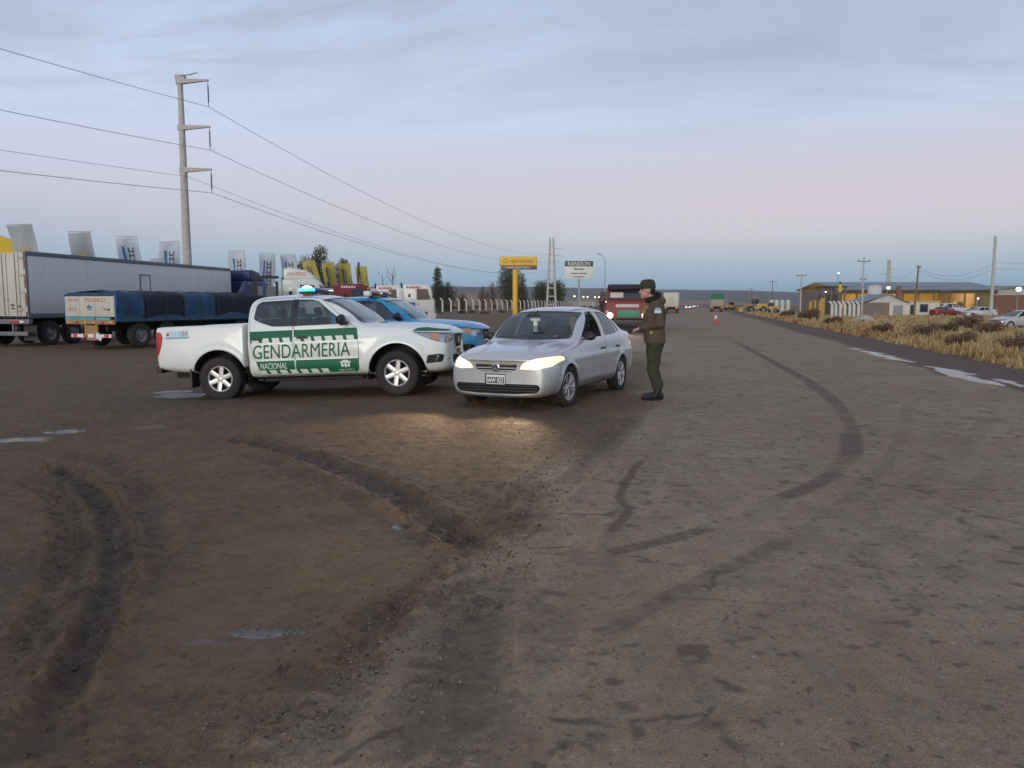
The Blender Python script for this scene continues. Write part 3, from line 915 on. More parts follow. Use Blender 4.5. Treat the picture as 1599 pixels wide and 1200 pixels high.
class Skin:
    def __init__(s, outer):
        s.v = [q.co.copy() for q in outer.vertices]; s.n = [q.normal.copy() for q in outer.vertices]
        s.f = [tuple(p.vertices) for p in outer.polygons]
        s.t = BVHTree.FromPolygons(s.v, s.f)
    def normal(s, p):
        loc, nn, i, d = s.t.find_nearest(p)
        f = s.f[i]; wt = poly_3d_calc([s.v[k] for k in f], loc)
        r = Vector((0, 0, 0))
        for k, q in zip(f, wt): r += s.n[k] * q
        return r.normalized()
    def fix(s, me):
        """keep the smooth skin's normals on cut panels, flat normals on their cut edges"""
        vn = [s.normal(q.co) for q in me.vertices]
        ln = [None] * len(me.loops)
        for p in me.polygons:
            fnn = p.normal
            for li in p.loop_indices:
                q = vn[me.loops[li].vertex_index]; d = q.dot(fnn)
                ln[li] = q if d > .55 else (-q if d < -.55 else fnn)
        me.polygons.foreach_set('use_smooth', [True] * len(me.polygons))
        me.normals_split_custom_set(ln)
        return me
    def on_side(s, x, z, side, off=.003):
        h = s.t.ray_cast(Vector((x, side * 3, z)), Vector((0, -side, 0)))
        return (h[0] + h[1] * off if h[0] else Vector((x, side, z))), h[1]
    def on_front(s, y, z, off=.003, x=3):
        h = s.t.ray_cast(Vector((x, y, z)), Vector((-1, 0, 0)))
        return h[0] + h[1] * off, h[1]
def mirror_mesh(me):
    r = me.copy()
    for q in r.vertices: q.co.y = -q.co.y
    lnn = [Vector((c.vector.x, -c.vector.y, c.vector.z)) for c in me.corner_normals]
    r.flip_normals(); r.update()
    # loop order is reversed inside each face by the flip
    out_ = [None] * len(r.loops)
    for p, p0 in zip(r.polygons, me.polygons):
        mp = {me.loops[i].vertex_index: lnn[i] for i in p0.loop_indices}
        for i in p.loop_indices: out_[i] = mp[r.loops[i].vertex_index]
    r.normals_split_custom_set(out_)
    return r
def drape(me, skin, side, off=.004):
    """lay a flat (x, z) mesh on the flank of a body"""
    for q in me.vertices:
        p, nn = skin.on_side(q.co.x, q.co.z, side, off)
        q.co = p
    me.update(); return me

# ------------------------------------------------------------------ wheels
def wheel_meshes(rad, width, rim_r, spokes, twin, tread=.012):
    h = width / 2
    # tyre: lathe about local z, then z -> y ; outer face at -z
    prof = [(rim_r - .005, -h * .72), (rim_r + .012, -h * .86), (rim_r + (rad - rim_r) * .45, -h * 1.0), (rad - .035, -h * .97), (rad - .012, -h * .86), (rad - .002, -h * .70)]
    for g in (-.42, 0, .42):
        prof += [(rad, h * (g - .16)), (rad - tread, h * (g - .10)), (rad - tread, h * (g + .10)), (rad, h * (g + .16))]
    prof += [(rad - .002, h * .70), (rad - .012, h * .86), (rad - .035, h * .97), (rim_r + (rad - rim_r) * .45, h), (rim_r + .012, h * .86), (rim_r - .005, h * .72)]
    Mx = Matrix.Rotation(math.pi / 2, 4, 'X')        # local -z becomes +y (outer side)
    t = MB().lathe(prof, 44, Mx)
    for k in range(44):                               # shoulder blocks
        for sg in (-1, 1):
            g = 2 * math.pi * k / 44
            rot = (Mx @ Matrix.Rotation(g, 4, 'Z')).to_3x3()
            t.box(rot @ Vector((rad - .006, 0, sg * h * .82)), (.014, rad * .085, h * .2), rot)
    tyre = t.mesh(smooth=35)
    r = MB().lathe([(rim_r, -h * .74), (rim_r + .008, -h * .80), (rim_r - .004, -h * .84), (rim_r - .022, -h * .76), (rim_r - .03, -h * .4), (rim_r - .04, h * .7)], 40, Mx)
    zf = -h * .70
    for k in range(spokes):
        for dv in ((-1, 1) if twin else (0,)):
            g = 2 * math.pi * (k + .0) / spokes
            g0 = g + dv * (.10 if twin else 0); g1 = g + dv * (.19 if twin else 0)
            w0, w1 = (.020, .017) if twin else (.042, .036)
            for half in (0,):
                a = Vector((.045 * math.cos(g0), .045 * math.sin(g0), zf - .004)); b = Vector(((rim_r - .015) * math.cos(g1), (rim_r - .015) * math.sin(g1), zf - .014))
                d = (b - a).normalized(); s = Vector((-d.y, d.x, 0))
                vs = [a - s * w0, a + s * w0, b + s * w1, b - s * w1]
                lo = [q + Vector((0, 0, .035)) for q in vs]
                ridge = [a + Vector((0, 0, -.010)), b + Vector((0, 0, -.006))]
                vv = [Mx @ q for q in vs + lo + ridge]
                r.add(vv, [(0, 8, 9, 3), (8, 1, 2, 9), (1, 5, 6, 2), (0, 3, 7, 4), (4, 7, 6, 5), (0, 4, 5, 1, 8), (3, 9, 2, 6, 7)])
    r.lathe([(.0, zf - .02), (.034, zf - .018), (.04, zf - .008), (.062, zf - .002), (.07, zf + .03)], 20, Mx)
    for k in range(5):
        g = 2 * math.pi * (k + .5) / 5
        c = Vector((.05 * math.cos(g), .05 * math.sin(g), zf - .004))
        r.cyl(Mx @ c, Mx @ (c + Vector((0, 0, -.012))), .009, n=6)
    rim = r.mesh(smooth=38)
    disc = MB().lathe([(.02, -h * .05), (rim_r * .66, -h * .05), (rim_r * .66, h * .1), (.02, h * .1)], 28, Mx).box((0, .0, rim_r * .5), (.10, h * .5, .11)).mesh(smooth=40)
    return tyre, rim, disc
def add_wheel(root, wm, pos, side, spin=0, steer=0, dark=False):
    tyre, rim, disc = wm
    o = put('wheel', disc, m_under, root)
    o.location = pos
    o.rotation_euler = (0, spin, (0 if side > 0 else math.pi) + steer)
    put('tyre', tyre, m_rubber, o); put('rim', rim, m_alloy, o)
    return o
def liner(root, x, z, r, y0, y1, name='wheel_arch_liner'):
    """dark inner wheel housing: an arched shell closed on its inner side"""
    b = MB(); n = 24
    an = [R(-12) + R(204) * k / n for k in range(n + 1)]
    vs = [(x + r * math.cos(a), y0, z + r * math.sin(a)) for a in an] + [(x + r * math.cos(a), y1, z + r * math.sin(a)) for a in an] + [(x, y1, z)]
    m = n + 1
    b.add(vs, [(i, i + 1, m + i + 1, m + i) for i in range(n)] + [(m + i, m + i + 1, 2 * m) for i in range(n)])
    return b.build(name, m_under, root, smooth=40)
def seat(root, x, y, w=.5, z=.30, name='seat', recl=.22):
    b = MB().box((x, y, z + .12), (.50, w, .16)).box((x - .28, y, z + .46), (.13, w * .96, .62), Matrix.Rotation(-recl, 3, 'Y'))
    for yy in ([y] if w < .8 else [y - w * .3, y + w * .3]):
        b.box((x - .38, yy, z + .86), (.09, .25, .17), Matrix.Rotation(-recl, 3, 'Y'))
    return b.build(name, m_seat, root, bevel=.035)

# ================================================================== SILVER SEDAN
def ring_low(zb, wb, w3, w4, ws, zs): return [(0, zb), (wb * .72, zb), (wb, zb + .035), (w3, .40), (w4, .62), (ws, zs)]
def sedan_parts():
    st = []
    def hood(x, zb, wb, w3, w4, ws, zs, zc):
        c = zc - zs
        xs_ = [x - .10 * (yy / .8) ** 2 for yy in (0, wb * .72, wb, w3, w4, ws, ws * .93, ws * .74, ws * .5, ws * .25, 0)] if x > .3 else x
        st.append((xs_, ring_low(zb, wb, w3, w4, ws, zs) + [(ws * .93, zs + c * .38), (ws * .74, zs + c * .66), (ws * .5, zs + c * .86), (ws * .25, zs + c * .97), (0, zc)]))
    def roof(x, zb, wb, w3, w4, ws, zs, y7, z7, y8, z8, zc, dx=0):
        xs_ = [x] * 6 + [x, x + dx * .2, x + dx * .5, x + dx * .9, x + dx]
        st.append((xs_, ring_low(zb, wb, w3, w4, ws, zs) + [(ws - .025, zs + .06), (y7, z7), (y8, z8), (y8 * .55, zc - .008), (0, zc)]))
    hood(.845, .24, .58, .63, .60, .54, .69, .715)
    hood(.815, .20, .70, .755, .735, .67, .72, .765)
    hood(.70, .17, .76, .82, .80, .745, .745, .82)
    hood(.46, .17, .77, .835, .828, .775, .778, .875)
    hood(.15, .18, .78, .84, .834, .785, .82, .918)
    hood(-.15, .19, .78, .84, .834, .78, .84, .945)
    hood(-.38, .19, .78, .838, .836, .785, .87, .972)
    roof(-.56, .19, .78, .838, .838, .80, .895, .69, 1.055, .60, 1.075, 1.055, .16)
    roof(-.95, .19, .78, .838, .840, .815, .915, .715, 1.20, .605, 1.345, 1.30, .10)
    roof(-1.22, .19, .78, .838, .840, .82, .925, .72, 1.22, .595, 1.41, 1.448, .10)
    roof(-1.65, .19, .78, .838, .842, .82, .935, .72, 1.23, .595, 1.43, 1.482, 0)
    roof(-2.10, .19, .78, .838, .842, .82, .945, .715, 1.23, .585, 1.415, 1.468, 0)
    roof(-2.42, .19, .78, .838, .842, .815, .955, .69, 1.20, .55, 1.34, 1.405, -.08)
    roof(-2.72, .20, .77, .835, .838, .80, .965, .68, 1.11, .56, 1.195, 1.245, -.12)
    hood(-2.98, .22, .76, .825, .83, .77, .975, 1.095)
    hood(-3.22, .24, .74, .80, .81, .735, .985, 1.075)
    hood(-3.36, .26, .70, .745, .755, .66, .985, 1.06)
    hood(-3.41, .30, .60, .65, .65, .56, .93, .985)
    def sculpt(c):
        x, y, z = c[:, 0], c[:, 1], c[:, 2]
        sg = np.sign(y)
        for wx in (0, -2.465):                      # wheel arch flares
            r = np.hypot(x - wx, z - .30)
            c[:, 1] += sg * .016 * np.exp(-((r - .345) / .035) ** 2) * (np.abs(y) > .55)
        c[:, 1] += sg * .010 * np.exp(-((z - .70) / .05) ** 2) * (np.abs(y) > .6) * sstep((.2 - x) / .4)      # shoulder crease
        c[:, 1] += sg * .014 * np.exp(-((z - .36) / .045) ** 2) * (np.abs(y) > .6) * ((x < -.4) & (x > -2.1))  # door rub line
        c[:, 2] += .012 * np.exp(-((np.abs(y) - (.34 + .12 * (.7 - x))) / .05) ** 2) * ((x > -.3) & (z > .7)) * sstep((.8 - x) / .2)  # bonnet creases
        return c
    outer, inner = loft_skin(st, 3, sculpt)
    sk = Skin(outer)
    sh = shell(outer, inner, 0, -.028)
    gsh = shell(outer, outer, -.008, -.014)
    P = {}
    fwin = round_poly([(-.66, 1.00), (-1.20, 1.365), (-1.30, 1.385), (-1.545, 1.395), (-1.56, .985)], .05)
    rwin = round_poly([(-1.64, .99), (-1.625, 1.395), (-1.98, 1.375), (-2.12, 1.34), (-2.26, 1.16), (-2.30, 1.02)], .05)
    qwin = round_poly([(-2.335, 1.03), (-2.295, 1.16), (-2.18, 1.32), (-2.42, 1.17), (-2.50, 1.05)], .03)
    screen = round_poly([(-.665, .985), (-.30, .965), (0, .96), (.30, .965), (.665, .985), (.59, 1.375), (.3, 1.395), (0, 1.40), (-.3, 1.395), (-.59, 1.375)], .05)
    rear = round_poly([(-.60, 1.11), (.60, 1.11), (.50, 1.365), (-.50, 1.365)], .06)
    lamp = round_poly([(.365, .600), (.60, .592), (.785, .635), (.812, .71), (.785, .772), (.60, .748), (.42, .685)], .02)
    tail = round_poly([(.46, .74), (.80, .72), (.80, .93), (.55, .93)], .03)
    grille = round_poly([(-.335, .662), (.335, .662), (.30, .578), (.22, .556), (-.22, .556), (-.30, .578)], .02)
    intake = round_poly([(-.64, .385), (.64, .385), (.675, .33), (.62, .262), (.3, .243), (-.3, .243), (-.62, .262), (-.675, .33)], .035)
    fdoor = round_poly([(-.50, .90), (-.52, .98), (-.66, 1.08), (-1.14, 1.408), (-1.30, 1.43), (-1.595, 1.435), (-1.60, .9), (-1.585, .26), (-1.4, .235), (-.62, .235), (-.515, .30)], .03)
    rdoor = round_poly([(-1.612, .9), (-1.607, 1.435), (-2.02, 1.42), (-2.17, 1.385), (-2.33, 1.17), (-2.40, 1.0), (-2.36, .86), (-2.16, .68), (-2.06, .45), (-2.02, .26), (-1.9, .235), (-1.597, .235)], .03)
    bonnet = round_poly([(-.72, -.42), (-.72, .35), (-.55, .70), (.55, .70), (.72, .35), (.72, -.42), (.4, -.45), (-.4, -.45)], .05)
    cuts = []
    for y0, y1 in ((.42, 1.2), (-1.2, -.42)):
        for q in (fwin, rwin, qwin): cuts.append(side_cut(q, y0, y1))
        for wx in (0, -2.465):
            cuts.append(side_cut([(wx + .345 * math.cos(a), .30 + .345 * math.sin(a)) for a in np.linspace(0, 2 * math.pi, 40)[:-1]], y0 * 1.2 if y0 > 0 else y0, y1 if y0 > 0 else y1 * 1.2))
    cuts.append(front_cut(screen, -1.35, .0))
    cuts.append(front_cut(rear, -3.1, -2.0))
    for sg in (1, -1):
        cuts.append(front_cut([(sg * a, b) for a, b in lamp], .15, 1.2))
        cuts.append(front_cut([(sg * a, b) for a, b in tail], -3.6, -2.98))
    cuts.append(front_cut(grille, .6, 1.2)); cuts.append(front_cut(intake, .5, 1.2))
    full = boolean(boolean(sh, join_meshes(cuts[:10]), 'DIFFERENCE'), join_meshes(cuts[10:]), 'DIFFERENCE')
    body = boolean(full, join_meshes([side_cut(q, y0, y1) for q in (fdoor, rdoor) for y0, y1 in ((.3, 1.2), (-1.2, -.3))]), 'DIFFERENCE')
    bon = top_cut([(b, a) for a, b in bonnet], .66, 1.3)
    P['bonnet'] = sk.fix(boolean(boolean(full, top_cut([(b, a) for a, b in offset_poly(bonnet, -.009)], .66, 1.3), 'INTERSECT'), side_cut([(-3, -1), (1, -1), (1, .62), (-3, .62)], -2, 2), 'DIFFERENCE'))
    body = boolean(body, bon, 'DIFFERENCE')
    P['body'] = sk.fix(body)
    for nm, q in (('front_door', fdoor), ('rear_door', rdoor)):
        P[nm] = sk.fix(boolean(full, side_cut(offset_poly(q, -.009), .3, 1.2), 'INTERSECT'))
    for nm, q in (('front_window', fwin), ('rear_window', rwin), ('quarter', qwin)):
        P[nm] = sk.fix(boolean(gsh, side_cut(offset_poly(q, .006), .42, 1.2), 'INTERSECT'))
    P['windscreen'] = sk.fix(boolean(gsh, front_cut(offset_poly(screen, .008), -1.36, .0), 'INTERSECT'))
    P['rear_screen'] = sk.fix(boolean(gsh, front_cut(offset_poly(rear, .008), -3.1, -2.0), 'INTERSECT'))
    lsh = shell(outer, outer, -.002, -.008)
    P['lens'] = sk.fix(boolean(lsh, front_cut(offset_poly(lamp, -.003), .15, 1.2), 'INTERSECT'))
    bsh = shell(outer, outer, -.012, -.02)
    P['bowl'] = sk.fix(boolean(bsh, front_cut(offset_poly(lamp, .012), .12, 1.2), 'INTERSECT'))
    P['tail'] = sk.fix(boolean(lsh, front_cut(offset_poly(tail, -.003), -3.6, -2.98), 'INTERSECT'))
    dsh = shell(outer, outer, -.04, -.05)
    P['grille_back'] = sk.fix(boolean(dsh, front_cut(offset_poly(grille, .01), .6, 1.2), 'INTERSECT'))
    P['intake_back'] = sk.fix(boolean(dsh, front_cut(offset_poly(intake, .01), .5, 1.2), 'INTERSECT'))
    ssh = shell(outer, outer, .001, -.012)
    bars = []
    for z in (.650, .611, .572):
        bars.append(sk.fix(boolean(ssh, front_cut([(-.30, z - .0085), (.30, z - .0085), (.30, z + .0085), (-.30, z + .0085)], .6, 1.2), 'INTERSECT')))
    P['bars'] = bars
    slats = []
    msh = shell(outer, outer, -.018, -.03)
    for z in (.285, .325, .36):
        slats.append(sk.fix(boolean(msh, front_cut([(-.62, z - .006), (.62, z - .006), (.62, z + .006), (-.62, z + .006)], .5, 1.2), 'INTERSECT')))
    P['slats'] = slats
    P['skin'] = sk
    return P
m_bulb = lamp_mat('bulb_lit', (1.0, .90, .68), 9.0)
SED = sedan_parts()
SED_WHEEL = wheel_meshes(.302, .195, .205, 5, True)
SED_MIRROR = {k: mirror_mesh(SED[k]) for k in ('front_door', 'rear_door', 'front_window', 'rear_window', 'quarter', 'lens', 'bowl', 'tail')}
def make_sedan(label, cat, group=None, paint=m_silver, lit=True, glass_m=m_glass, open_left=False, plate=None):
    root = empty('sedan', label=label, cat=cat, group=group)
    sk = SED['skin']
    put('body', SED['body'], paint, root); put('bonnet', SED['bonnet'], paint, root)
    put('windscreen', SED['windscreen'], glass_m, root); put('rear_screen', SED['rear_screen'], m_glass_dark, root)
    for sg in (1, -1):
        S = SED if sg > 0 else SED_MIRROR
        for nm, wn_, hx in (('front_door', 'front_window', -1.47), ('rear_door', 'rear_window', -2.22)):
            d = put('door', S[nm], paint, root)
            if not (open_left and sg > 0 and nm == 'front_door'):
                put('window', S[wn_], m_glass_dark if nm == 'rear_door' else glass_m, d)
            p, nn = sk.on_side(hx, .80, sg, .0)
            MB().box(p + Vector((0, sg * .012, 0)), (.17, .03, .028)).build('handle', m_black, d, bevel=.01)
            if nm == 'front_door':
                p, nn = sk.on_side(-.70, 1.0, sg, 0)
                mb = MB().ball(p + Vector((-.02, sg * .115, .01)), (.055, .10, .062), 14, 10)
                mb.box(p + Vector((-.01, sg * .03, -.03)), (.05, .09, .025))
                mi = mb.build('side_mirror', m_black if lit else paint, d, smooth=60)
                MB().ball(p + Vector((-.060, sg * .118, .01)), (.006, .075, .045), 12, 8).build('mirror_glass', m_chrome, mi, smooth=60)
        put('quarter_window', S['quarter'], m_glass_dark, root)
        b = put('headlight', S['bowl'], m_head_on if lit else m_reflector, root)
        put('lens', S['lens'], m_lens, b)
        if lit: MB().ball(sk.on_front(sg * .56, .668, .0)[0], (.012, .075, .045), 14, 8).build('bulb', m_bulb, b, smooth=60)
        put('tail_light', S['tail'], m_red_lens, root)
        for wx in (0, -2.465):
            add_wheel(root, SED_WHEEL, (wx, sg * .735, .302), sg, .3 + wx, R(-3) if wx == 0 else 0)
            liner(root, wx, .302, .352, sg * .80, sg * .50)
    g = put('grille', SED['grille_back'], m_dark, root)
    for me in SED['bars']: put('grille_bar', me, m_chrome if me is SED['bars'][0] else paint, g)
    g = put('bumper_intake', SED['intake_back'], m_dark, root)
    for me in SED['slats']: put('intake_slat', me, m_black, g)
    # round badge with V over W
    p, nn = sk.on_front(0, .615, .008)
    bm_ = MB().lathe([(.050, 0), (.058, 0), (.060, .008), (.050, .010), (.050, 0)], 28, Matrix.Translation(p) @ Matrix.Rotation(math.pi / 2, 4, 'Y'))
    bd = bm_.build('badge', m_chrome, root, smooth=50)
    MB().lathe([(0, 0), (.052, 0), (.052, .002), (0, .004)], 24, Matrix.Translation(p) @ Matrix.Rotation(math.pi / 2, 4, 'Y')).build('badge_disc', mat('badge_blue', (.05, .06, .09), .3) if 'badge_blue' not in MATS else MATS['badge_blue'], bd, smooth=50)
    def strokes(pts):
        b = MB(); q = [p + Vector((.009, -a * 1.0, c)) for a, c in pts]
        for a, c in zip(q[:-1], q[1:]): b.cyl(a, c, .0055, n=6)
        return b
    strokes([(-.020, .050), (0, .006), (.020, .050)]).build('badge_letter', m_chrome, bd)
    strokes([(-.046, .020), (-.024, -.046), (0, -.002), (.024, -.046), (.046, .020)]).build('badge_letter', m_chrome, bd)
    # number plate
    if plate:
        p, nn = sk.on_front(0, .445, .015)
        pl = MB().box(p + Vector((.004, 0, 0)), (.012, .30, .135)).build('number_plate', m_plate_white, root, bevel=.005)
        Box('plate_field', p + Vector((.0105, 0, -.010)), (.002, .275, .085), m_ink, pl)
        Box('plate_bracket', p + Vector((-.006, -.012, .004)), (.012, .325, .155), m_black, pl, bevel=.01)
        lettering(plate, .1, m_white_print, pl, frame_mat(p + Vector((.0125, 0, -.010)), (0, 1, 0), (0, 0, 1)), .001, width=.25, height=.066, bold=.003)
    # wipers, aerial, lower black sill, cabin
    for y0, y1 in ((.50, -.06), (-.06, -.55)):
        MB().tube([(-.42, y0, 1.0), (-.47, (y0 + y1) / 2, 1.012), (-.47, y1, 1.008)], .008, 6).build('wiper', m_black, root)
    seat(root, -1.30, .36); seat(root, -1.30, -.36); seat(root, -2.08, 0, 1.2, name='rear_bench')
    MB().box((-.62, 0, .84), (.42, 1.30, .26)).build('dashboard', m_dash, root, bevel=.06)
    Mw = Matrix.Translation((-.92, .36, .93)) @ Matrix.Rotation(R(-68), 4, 'Y')
    st = MB()
    ring = [(Mw @ Vector((.185 * math.cos(a), .185 * math.sin(a), 0))) for a in np.linspace(0, 2 * math.pi, 25)]
    st.tube(ring, .014, 8, False)
    for a in (0, 2.3, 4.0): st.cyl(Mw @ Vector((0, 0, 0)), Mw @ Vector((.18 * math.cos(a), .18 * math.sin(a), 0)), .014, n=6)
    st.build('steering_wheel', m_dash, root, smooth=60)
    MB().box((-.55, 0, 1.335), (.04, .20, .06)).cyl((-.60, 0, 1.36), (-.72, 0, 1.41), .01, n=6).build('rear_view_mirror', m_dash, root, bevel=.01)
    return root
sedan = make_sedan('silver sedan with lit headlights stopped beside the uniformed officer', 'car', open_left=True, plate='IAW 023')
sedan.location = (.116, 12.309, -.015); sedan.rotation_euler = (R(.4), 0, R(-115.5)); sedan.scale = (1.026,) * 3
# small white shirt-shaped ornament hanging from the mirror
orn = MB()
shirt = [(-.028, -.13), (.028, -.13), (.030, .035), (.060, .015), (.078, .045), (.035, .085), (.012, .078), (-.012, .078), (-.035, .085), (-.078, .045), (-.060, .015), (-.030, .035)]
orn.prism([(a * 1.15, b * 1.15) for a, b in shirt], lambda p, q: (-.66 + q, p[0] - .02, 1.225 + p[1]), -.006, .006)
orn.cyl((-.66, -.02, 1.31), (-.66, -.02, 1.36), .002, n=5)
om = orn.build('hanging_ornament', mat('ornament_cloth', (.62, .66, .60), .8), fixn=True)
om.matrix_world = Matrix.Translation(sedan.location) @ sedan.rotation_euler.to_matrix().to_4x4() @ Matrix.Scale(1.026, 4)
tag(om, 'small pale shirt-shaped ornament hanging behind the silver car\'s windscreen', 'ornament')
def head_lamp(parent_obj, loc, direction, energy, size=R(75), col=(1, .83, .6), blend=.9):
    ld = bpy.data.lights.new('headlight_beam', 'SPOT'); ld.energy = energy; ld.color = col; ld.spot_size = size; ld.spot_blend = blend; ld.shadow_soft_size = .07
    o = bpy.data.objects.new('headlight_beam', ld); COL.objects.link(o)
    o.parent = parent_obj; o.location = loc
    o.rotation_euler = Vector(direction).to_track_quat('-Z', 'Y').to_euler()
    return o
for sg in (1, -1): head_lamp(sedan, (.82, sg * .58, .66), (1, sg * .05, -.15), 150, col=(1, .72, .42))
# ================================================================== PICKUP TRUCKS
def pickup_parts():
    st = []
    def low(zb, wb, w3, w4, ws, zs): return [(0, zb), (wb * .72, zb), (wb, zb + .04), (w3, .62), (w4, .86), (ws, zs)]
    def hood(x, zb, wb, w3, w4, ws, zs, zc, bow=.16):
        c = zc - zs
        ys_ = (0, wb * .72, wb, w3, w4, ws, ws * .93, ws * .74, ws * .5, ws * .25, 0)
        xs_ = [x - bow * (yy / .9) ** 2 for yy in ys_] if x > .2 else x
        st.append((xs_, low(zb, wb, w3, w4, ws, zs) + [(ws * .93, zs + c * .45), (ws * .74, zs + c * .72), (ws * .5, zs + c * .9), (ws * .25, zs + c * .98), (0, zc)]))
    def roof(x, zb, wb, w3, w4, ws, zs, y7, z7, y8, z8, zc, dx=0):
        xs_ = [x] * 6 + [x, x + dx * .2, x + dx * .5, x + dx * .9, x + dx]
        st.append((xs_, low(zb, wb, w3, w4, ws, zs) + [(ws - .02, zs + .07), (y7, z7), (y8, z8), (y8 * .55, zc - .01), (0, zc)]))
    hood(.965, .46, .60, .68, .66, .60, .97, 1.00)
    hood(.93, .40, .74, .80, .78, .70, 1.00, 1.055)
    hood(.80, .36, .84, .88, .87, .79, 1.035, 1.125)
    hood(.52, .36, .87, .915, .912, .845, 1.085, 1.175)
    hood(.15, .36, .88, .925, .922, .87, 1.12, 1.205)
    hood(-.25, .36, .88, .928, .925, .875, 1.145, 1.235)
    hood(-.56, .36, .88, .928, .926, .88, 1.16, 1.255)
    roof(-.72, .36, .88, .928, .926, .885, 1.175, .79, 1.34, .70, 1.36, 1.34, .14)
    roof(-1.05, .36, .88, .928, .926, .888, 1.19, .79, 1.47, .68, 1.62, 1.58, .10)
    roof(-1.32, .36, .88, .928, .926, .89, 1.20, .795, 1.50, .67, 1.72, 1.765, .10)
    roof(-1.75, .36, .88, .928, .926, .89, 1.205, .795, 1.51, .67, 1.755, 1.815, 0)
    roof(-2.20, .36, .88, .928, .926, .89, 1.205, .79, 1.51, .66, 1.745, 1.80, 0)
    roof(-2.46, .36, .88, .926, .924, .885, 1.205, .79, 1.51, .66, 1.74, 1.795, 0)
    roof(-2.60, .36, .87, .918, .916, .88, 1.205, .785, 1.50, .66, 1.72, 1.765, .02)
    roof(-2.645, .38, .84, .89, .89, .85, 1.18, .75, 1.44, .63, 1.62, 1.65, .0)
    def sculpt(c):
        x, y, z = c[:, 0], c[:, 1], c[:, 2]; sg = np.sign(y)
        r = np.hypot(x, z - .39)
        c[:, 1] += sg * .030 * np.exp(-((r - .53) / .06) ** 2) * (np.abs(y) > .6)
        c[:, 1] -= sg * .022 * np.exp(-((z - .70) / .09) ** 2) * (np.abs(y) > .6) * ((x < -.62) & (x > -2.8))
        c[:, 1] += sg * .010 * np.exp(-((z - .98) / .05) ** 2) * (np.abs(y) > .6) * sstep((-.3 - x) / .3)
        c[:, 2] += .014 * np.exp(-((np.abs(y) - (.42 + .1 * (.8 - x))) / .06) ** 2) * ((x > -.4) & (z > .95)) * sstep((.85 - x) / .2)
        return c
    outer, inner = loft_skin(st, 3, sculpt)
    sk = Skin(outer)
    sh = shell(outer, inner, 0, -.03); gsh = shell(outer, outer, -.008, -.014); lsh = shell(outer, outer, -.001, -.008); bsh = shell(outer, outer, -.030, -.036)
    P = {'skin': sk}
    fwin = round_poly([(-.86, 1.255), (-1.36, 1.655), (-1.50, 1.69), (-1.715, 1.70), (-1.725, 1.25)], .025)
    rwin = round_poly([(-1.835, 1.25), (-1.83, 1.70), (-2.40, 1.69), (-2.475, 1.63), (-2.505, 1.40), (-2.42, 1.345), (-2.15, 1.255)], .025)
    screen = round_poly([(-.76, 1.255), (-.35, 1.24), (0, 1.235), (.35, 1.24), (.76, 1.255), (.66, 1.685), (.35, 1.705), (0, 1.71), (-.35, 1.705), (-.66, 1.685)], .05)
    rear = round_poly([(-.60, 1.28), (.60, 1.28), (.54, 1.62), (-.54, 1.62)], .06)
    # headlight drawn in side view for the wrap and front view for the face
    lamp = round_poly([(.28, 1.078), (.55, 1.062), (.80, 1.035), (1.1, 1.0), (1.1, .845), (.80, .865), (.62, .915), (.44, .99)], .015)
    grille = round_poly([(-.33, .98), (.33, .98), (.27, .80), (.20, .755), (-.20, .755), (-.27, .80)], .03)
    lower = round_poly([(-.42, .645), (.42, .645), (.48, .52), (.40, .49), (-.40, .49), (-.48, .52)], .03)
    fog = round_poly([(.50, .535), (.53, .675), (.72, .69), (.80, .665), (.76, .55)], .02)
    fdoor = round_poly([(-.64, .95), (-.66, 1.17), (-.80, 1.27), (-1.30, 1.688), (-1.50, 1.735), (-1.775, 1.742), (-1.778, 1.0), (-1.765, .43), (-1.6, .405), (-.75, .405), (-.655, .48)], .035)
    rdoor = round_poly([(-1.792, 1.0), (-1.789, 1.742), (-2.42, 1.73), (-2.53, 1.62), (-2.575, 1.40), (-2.57, 1.05), (-2.53, .80), (-2.44, .55), (-2.38, .42), (-2.2, .405), (-1.779, .405)], .035)
    bonnet = round_poly([(-.70, -.60), (-.78, .30), (-.62, .76), (-.3, .83), (.3, .83), (.62, .76), (.78, .30), (.70, -.60)], .05)
    arch = [(.50 * math.cos(a), .40 + .50 * math.sin(a)) for a in np.linspace(0, 2 * math.pi, 44)[:-1]]
    cuts = []
    for y0, y1 in ((.5, 1.3), (-1.3, -.5)):
        cuts += [side_cut(fwin, y0, y1), side_cut(rwin, y0, y1)]
        cuts.append(side_cut(arch, .58 if y0 > 0 else -1.3, 1.3 if y0 > 0 else -.58))
    cuts.append(front_cut(screen, -1.5, -.2)); cuts.append(front_cut(rear, -2.9, -2.3))
    for sg in (1, -1):
        cuts.append(side_cut(lamp, min(sg * .40, sg * 1.3), max(sg * .40, sg * 1.3))); cuts.append(side_cut(fog, min(sg * .52, sg * 1.3), max(sg * .52, sg * 1.3)))
    cuts += [front_cut(grille, .7, 1.3), front_cut(lower, .7, 1.3)]
    full = boolean(boolean(sh, join_meshes(cuts[:6]), 'DIFFERENCE'), join_meshes(cuts[6:]), 'DIFFERENCE')
    body = boolean(full, join_meshes([side_cut(q, y0, y1) for q in (fdoor, rdoor) for y0, y1 in ((.3, 1.3), (-1.3, -.3))]), 'DIFFERENCE')
    body = boolean(body, top_cut([(b, a) for a, b in bonnet], .90, 1.6), 'DIFFERENCE')
    P['body'] = sk.fix(body)
    P['bonnet'] = sk.fix(boolean(full, top_cut([(b, a) for a, b in offset_poly(bonnet, -.009)], .90, 1.6), 'INTERSECT'))
    for nm, q in (('front_door', fdoor), ('rear_door', rdoor)): P[nm] = sk.fix(boolean(full, side_cut(offset_poly(q, -.009), .3, 1.3), 'INTERSECT'))
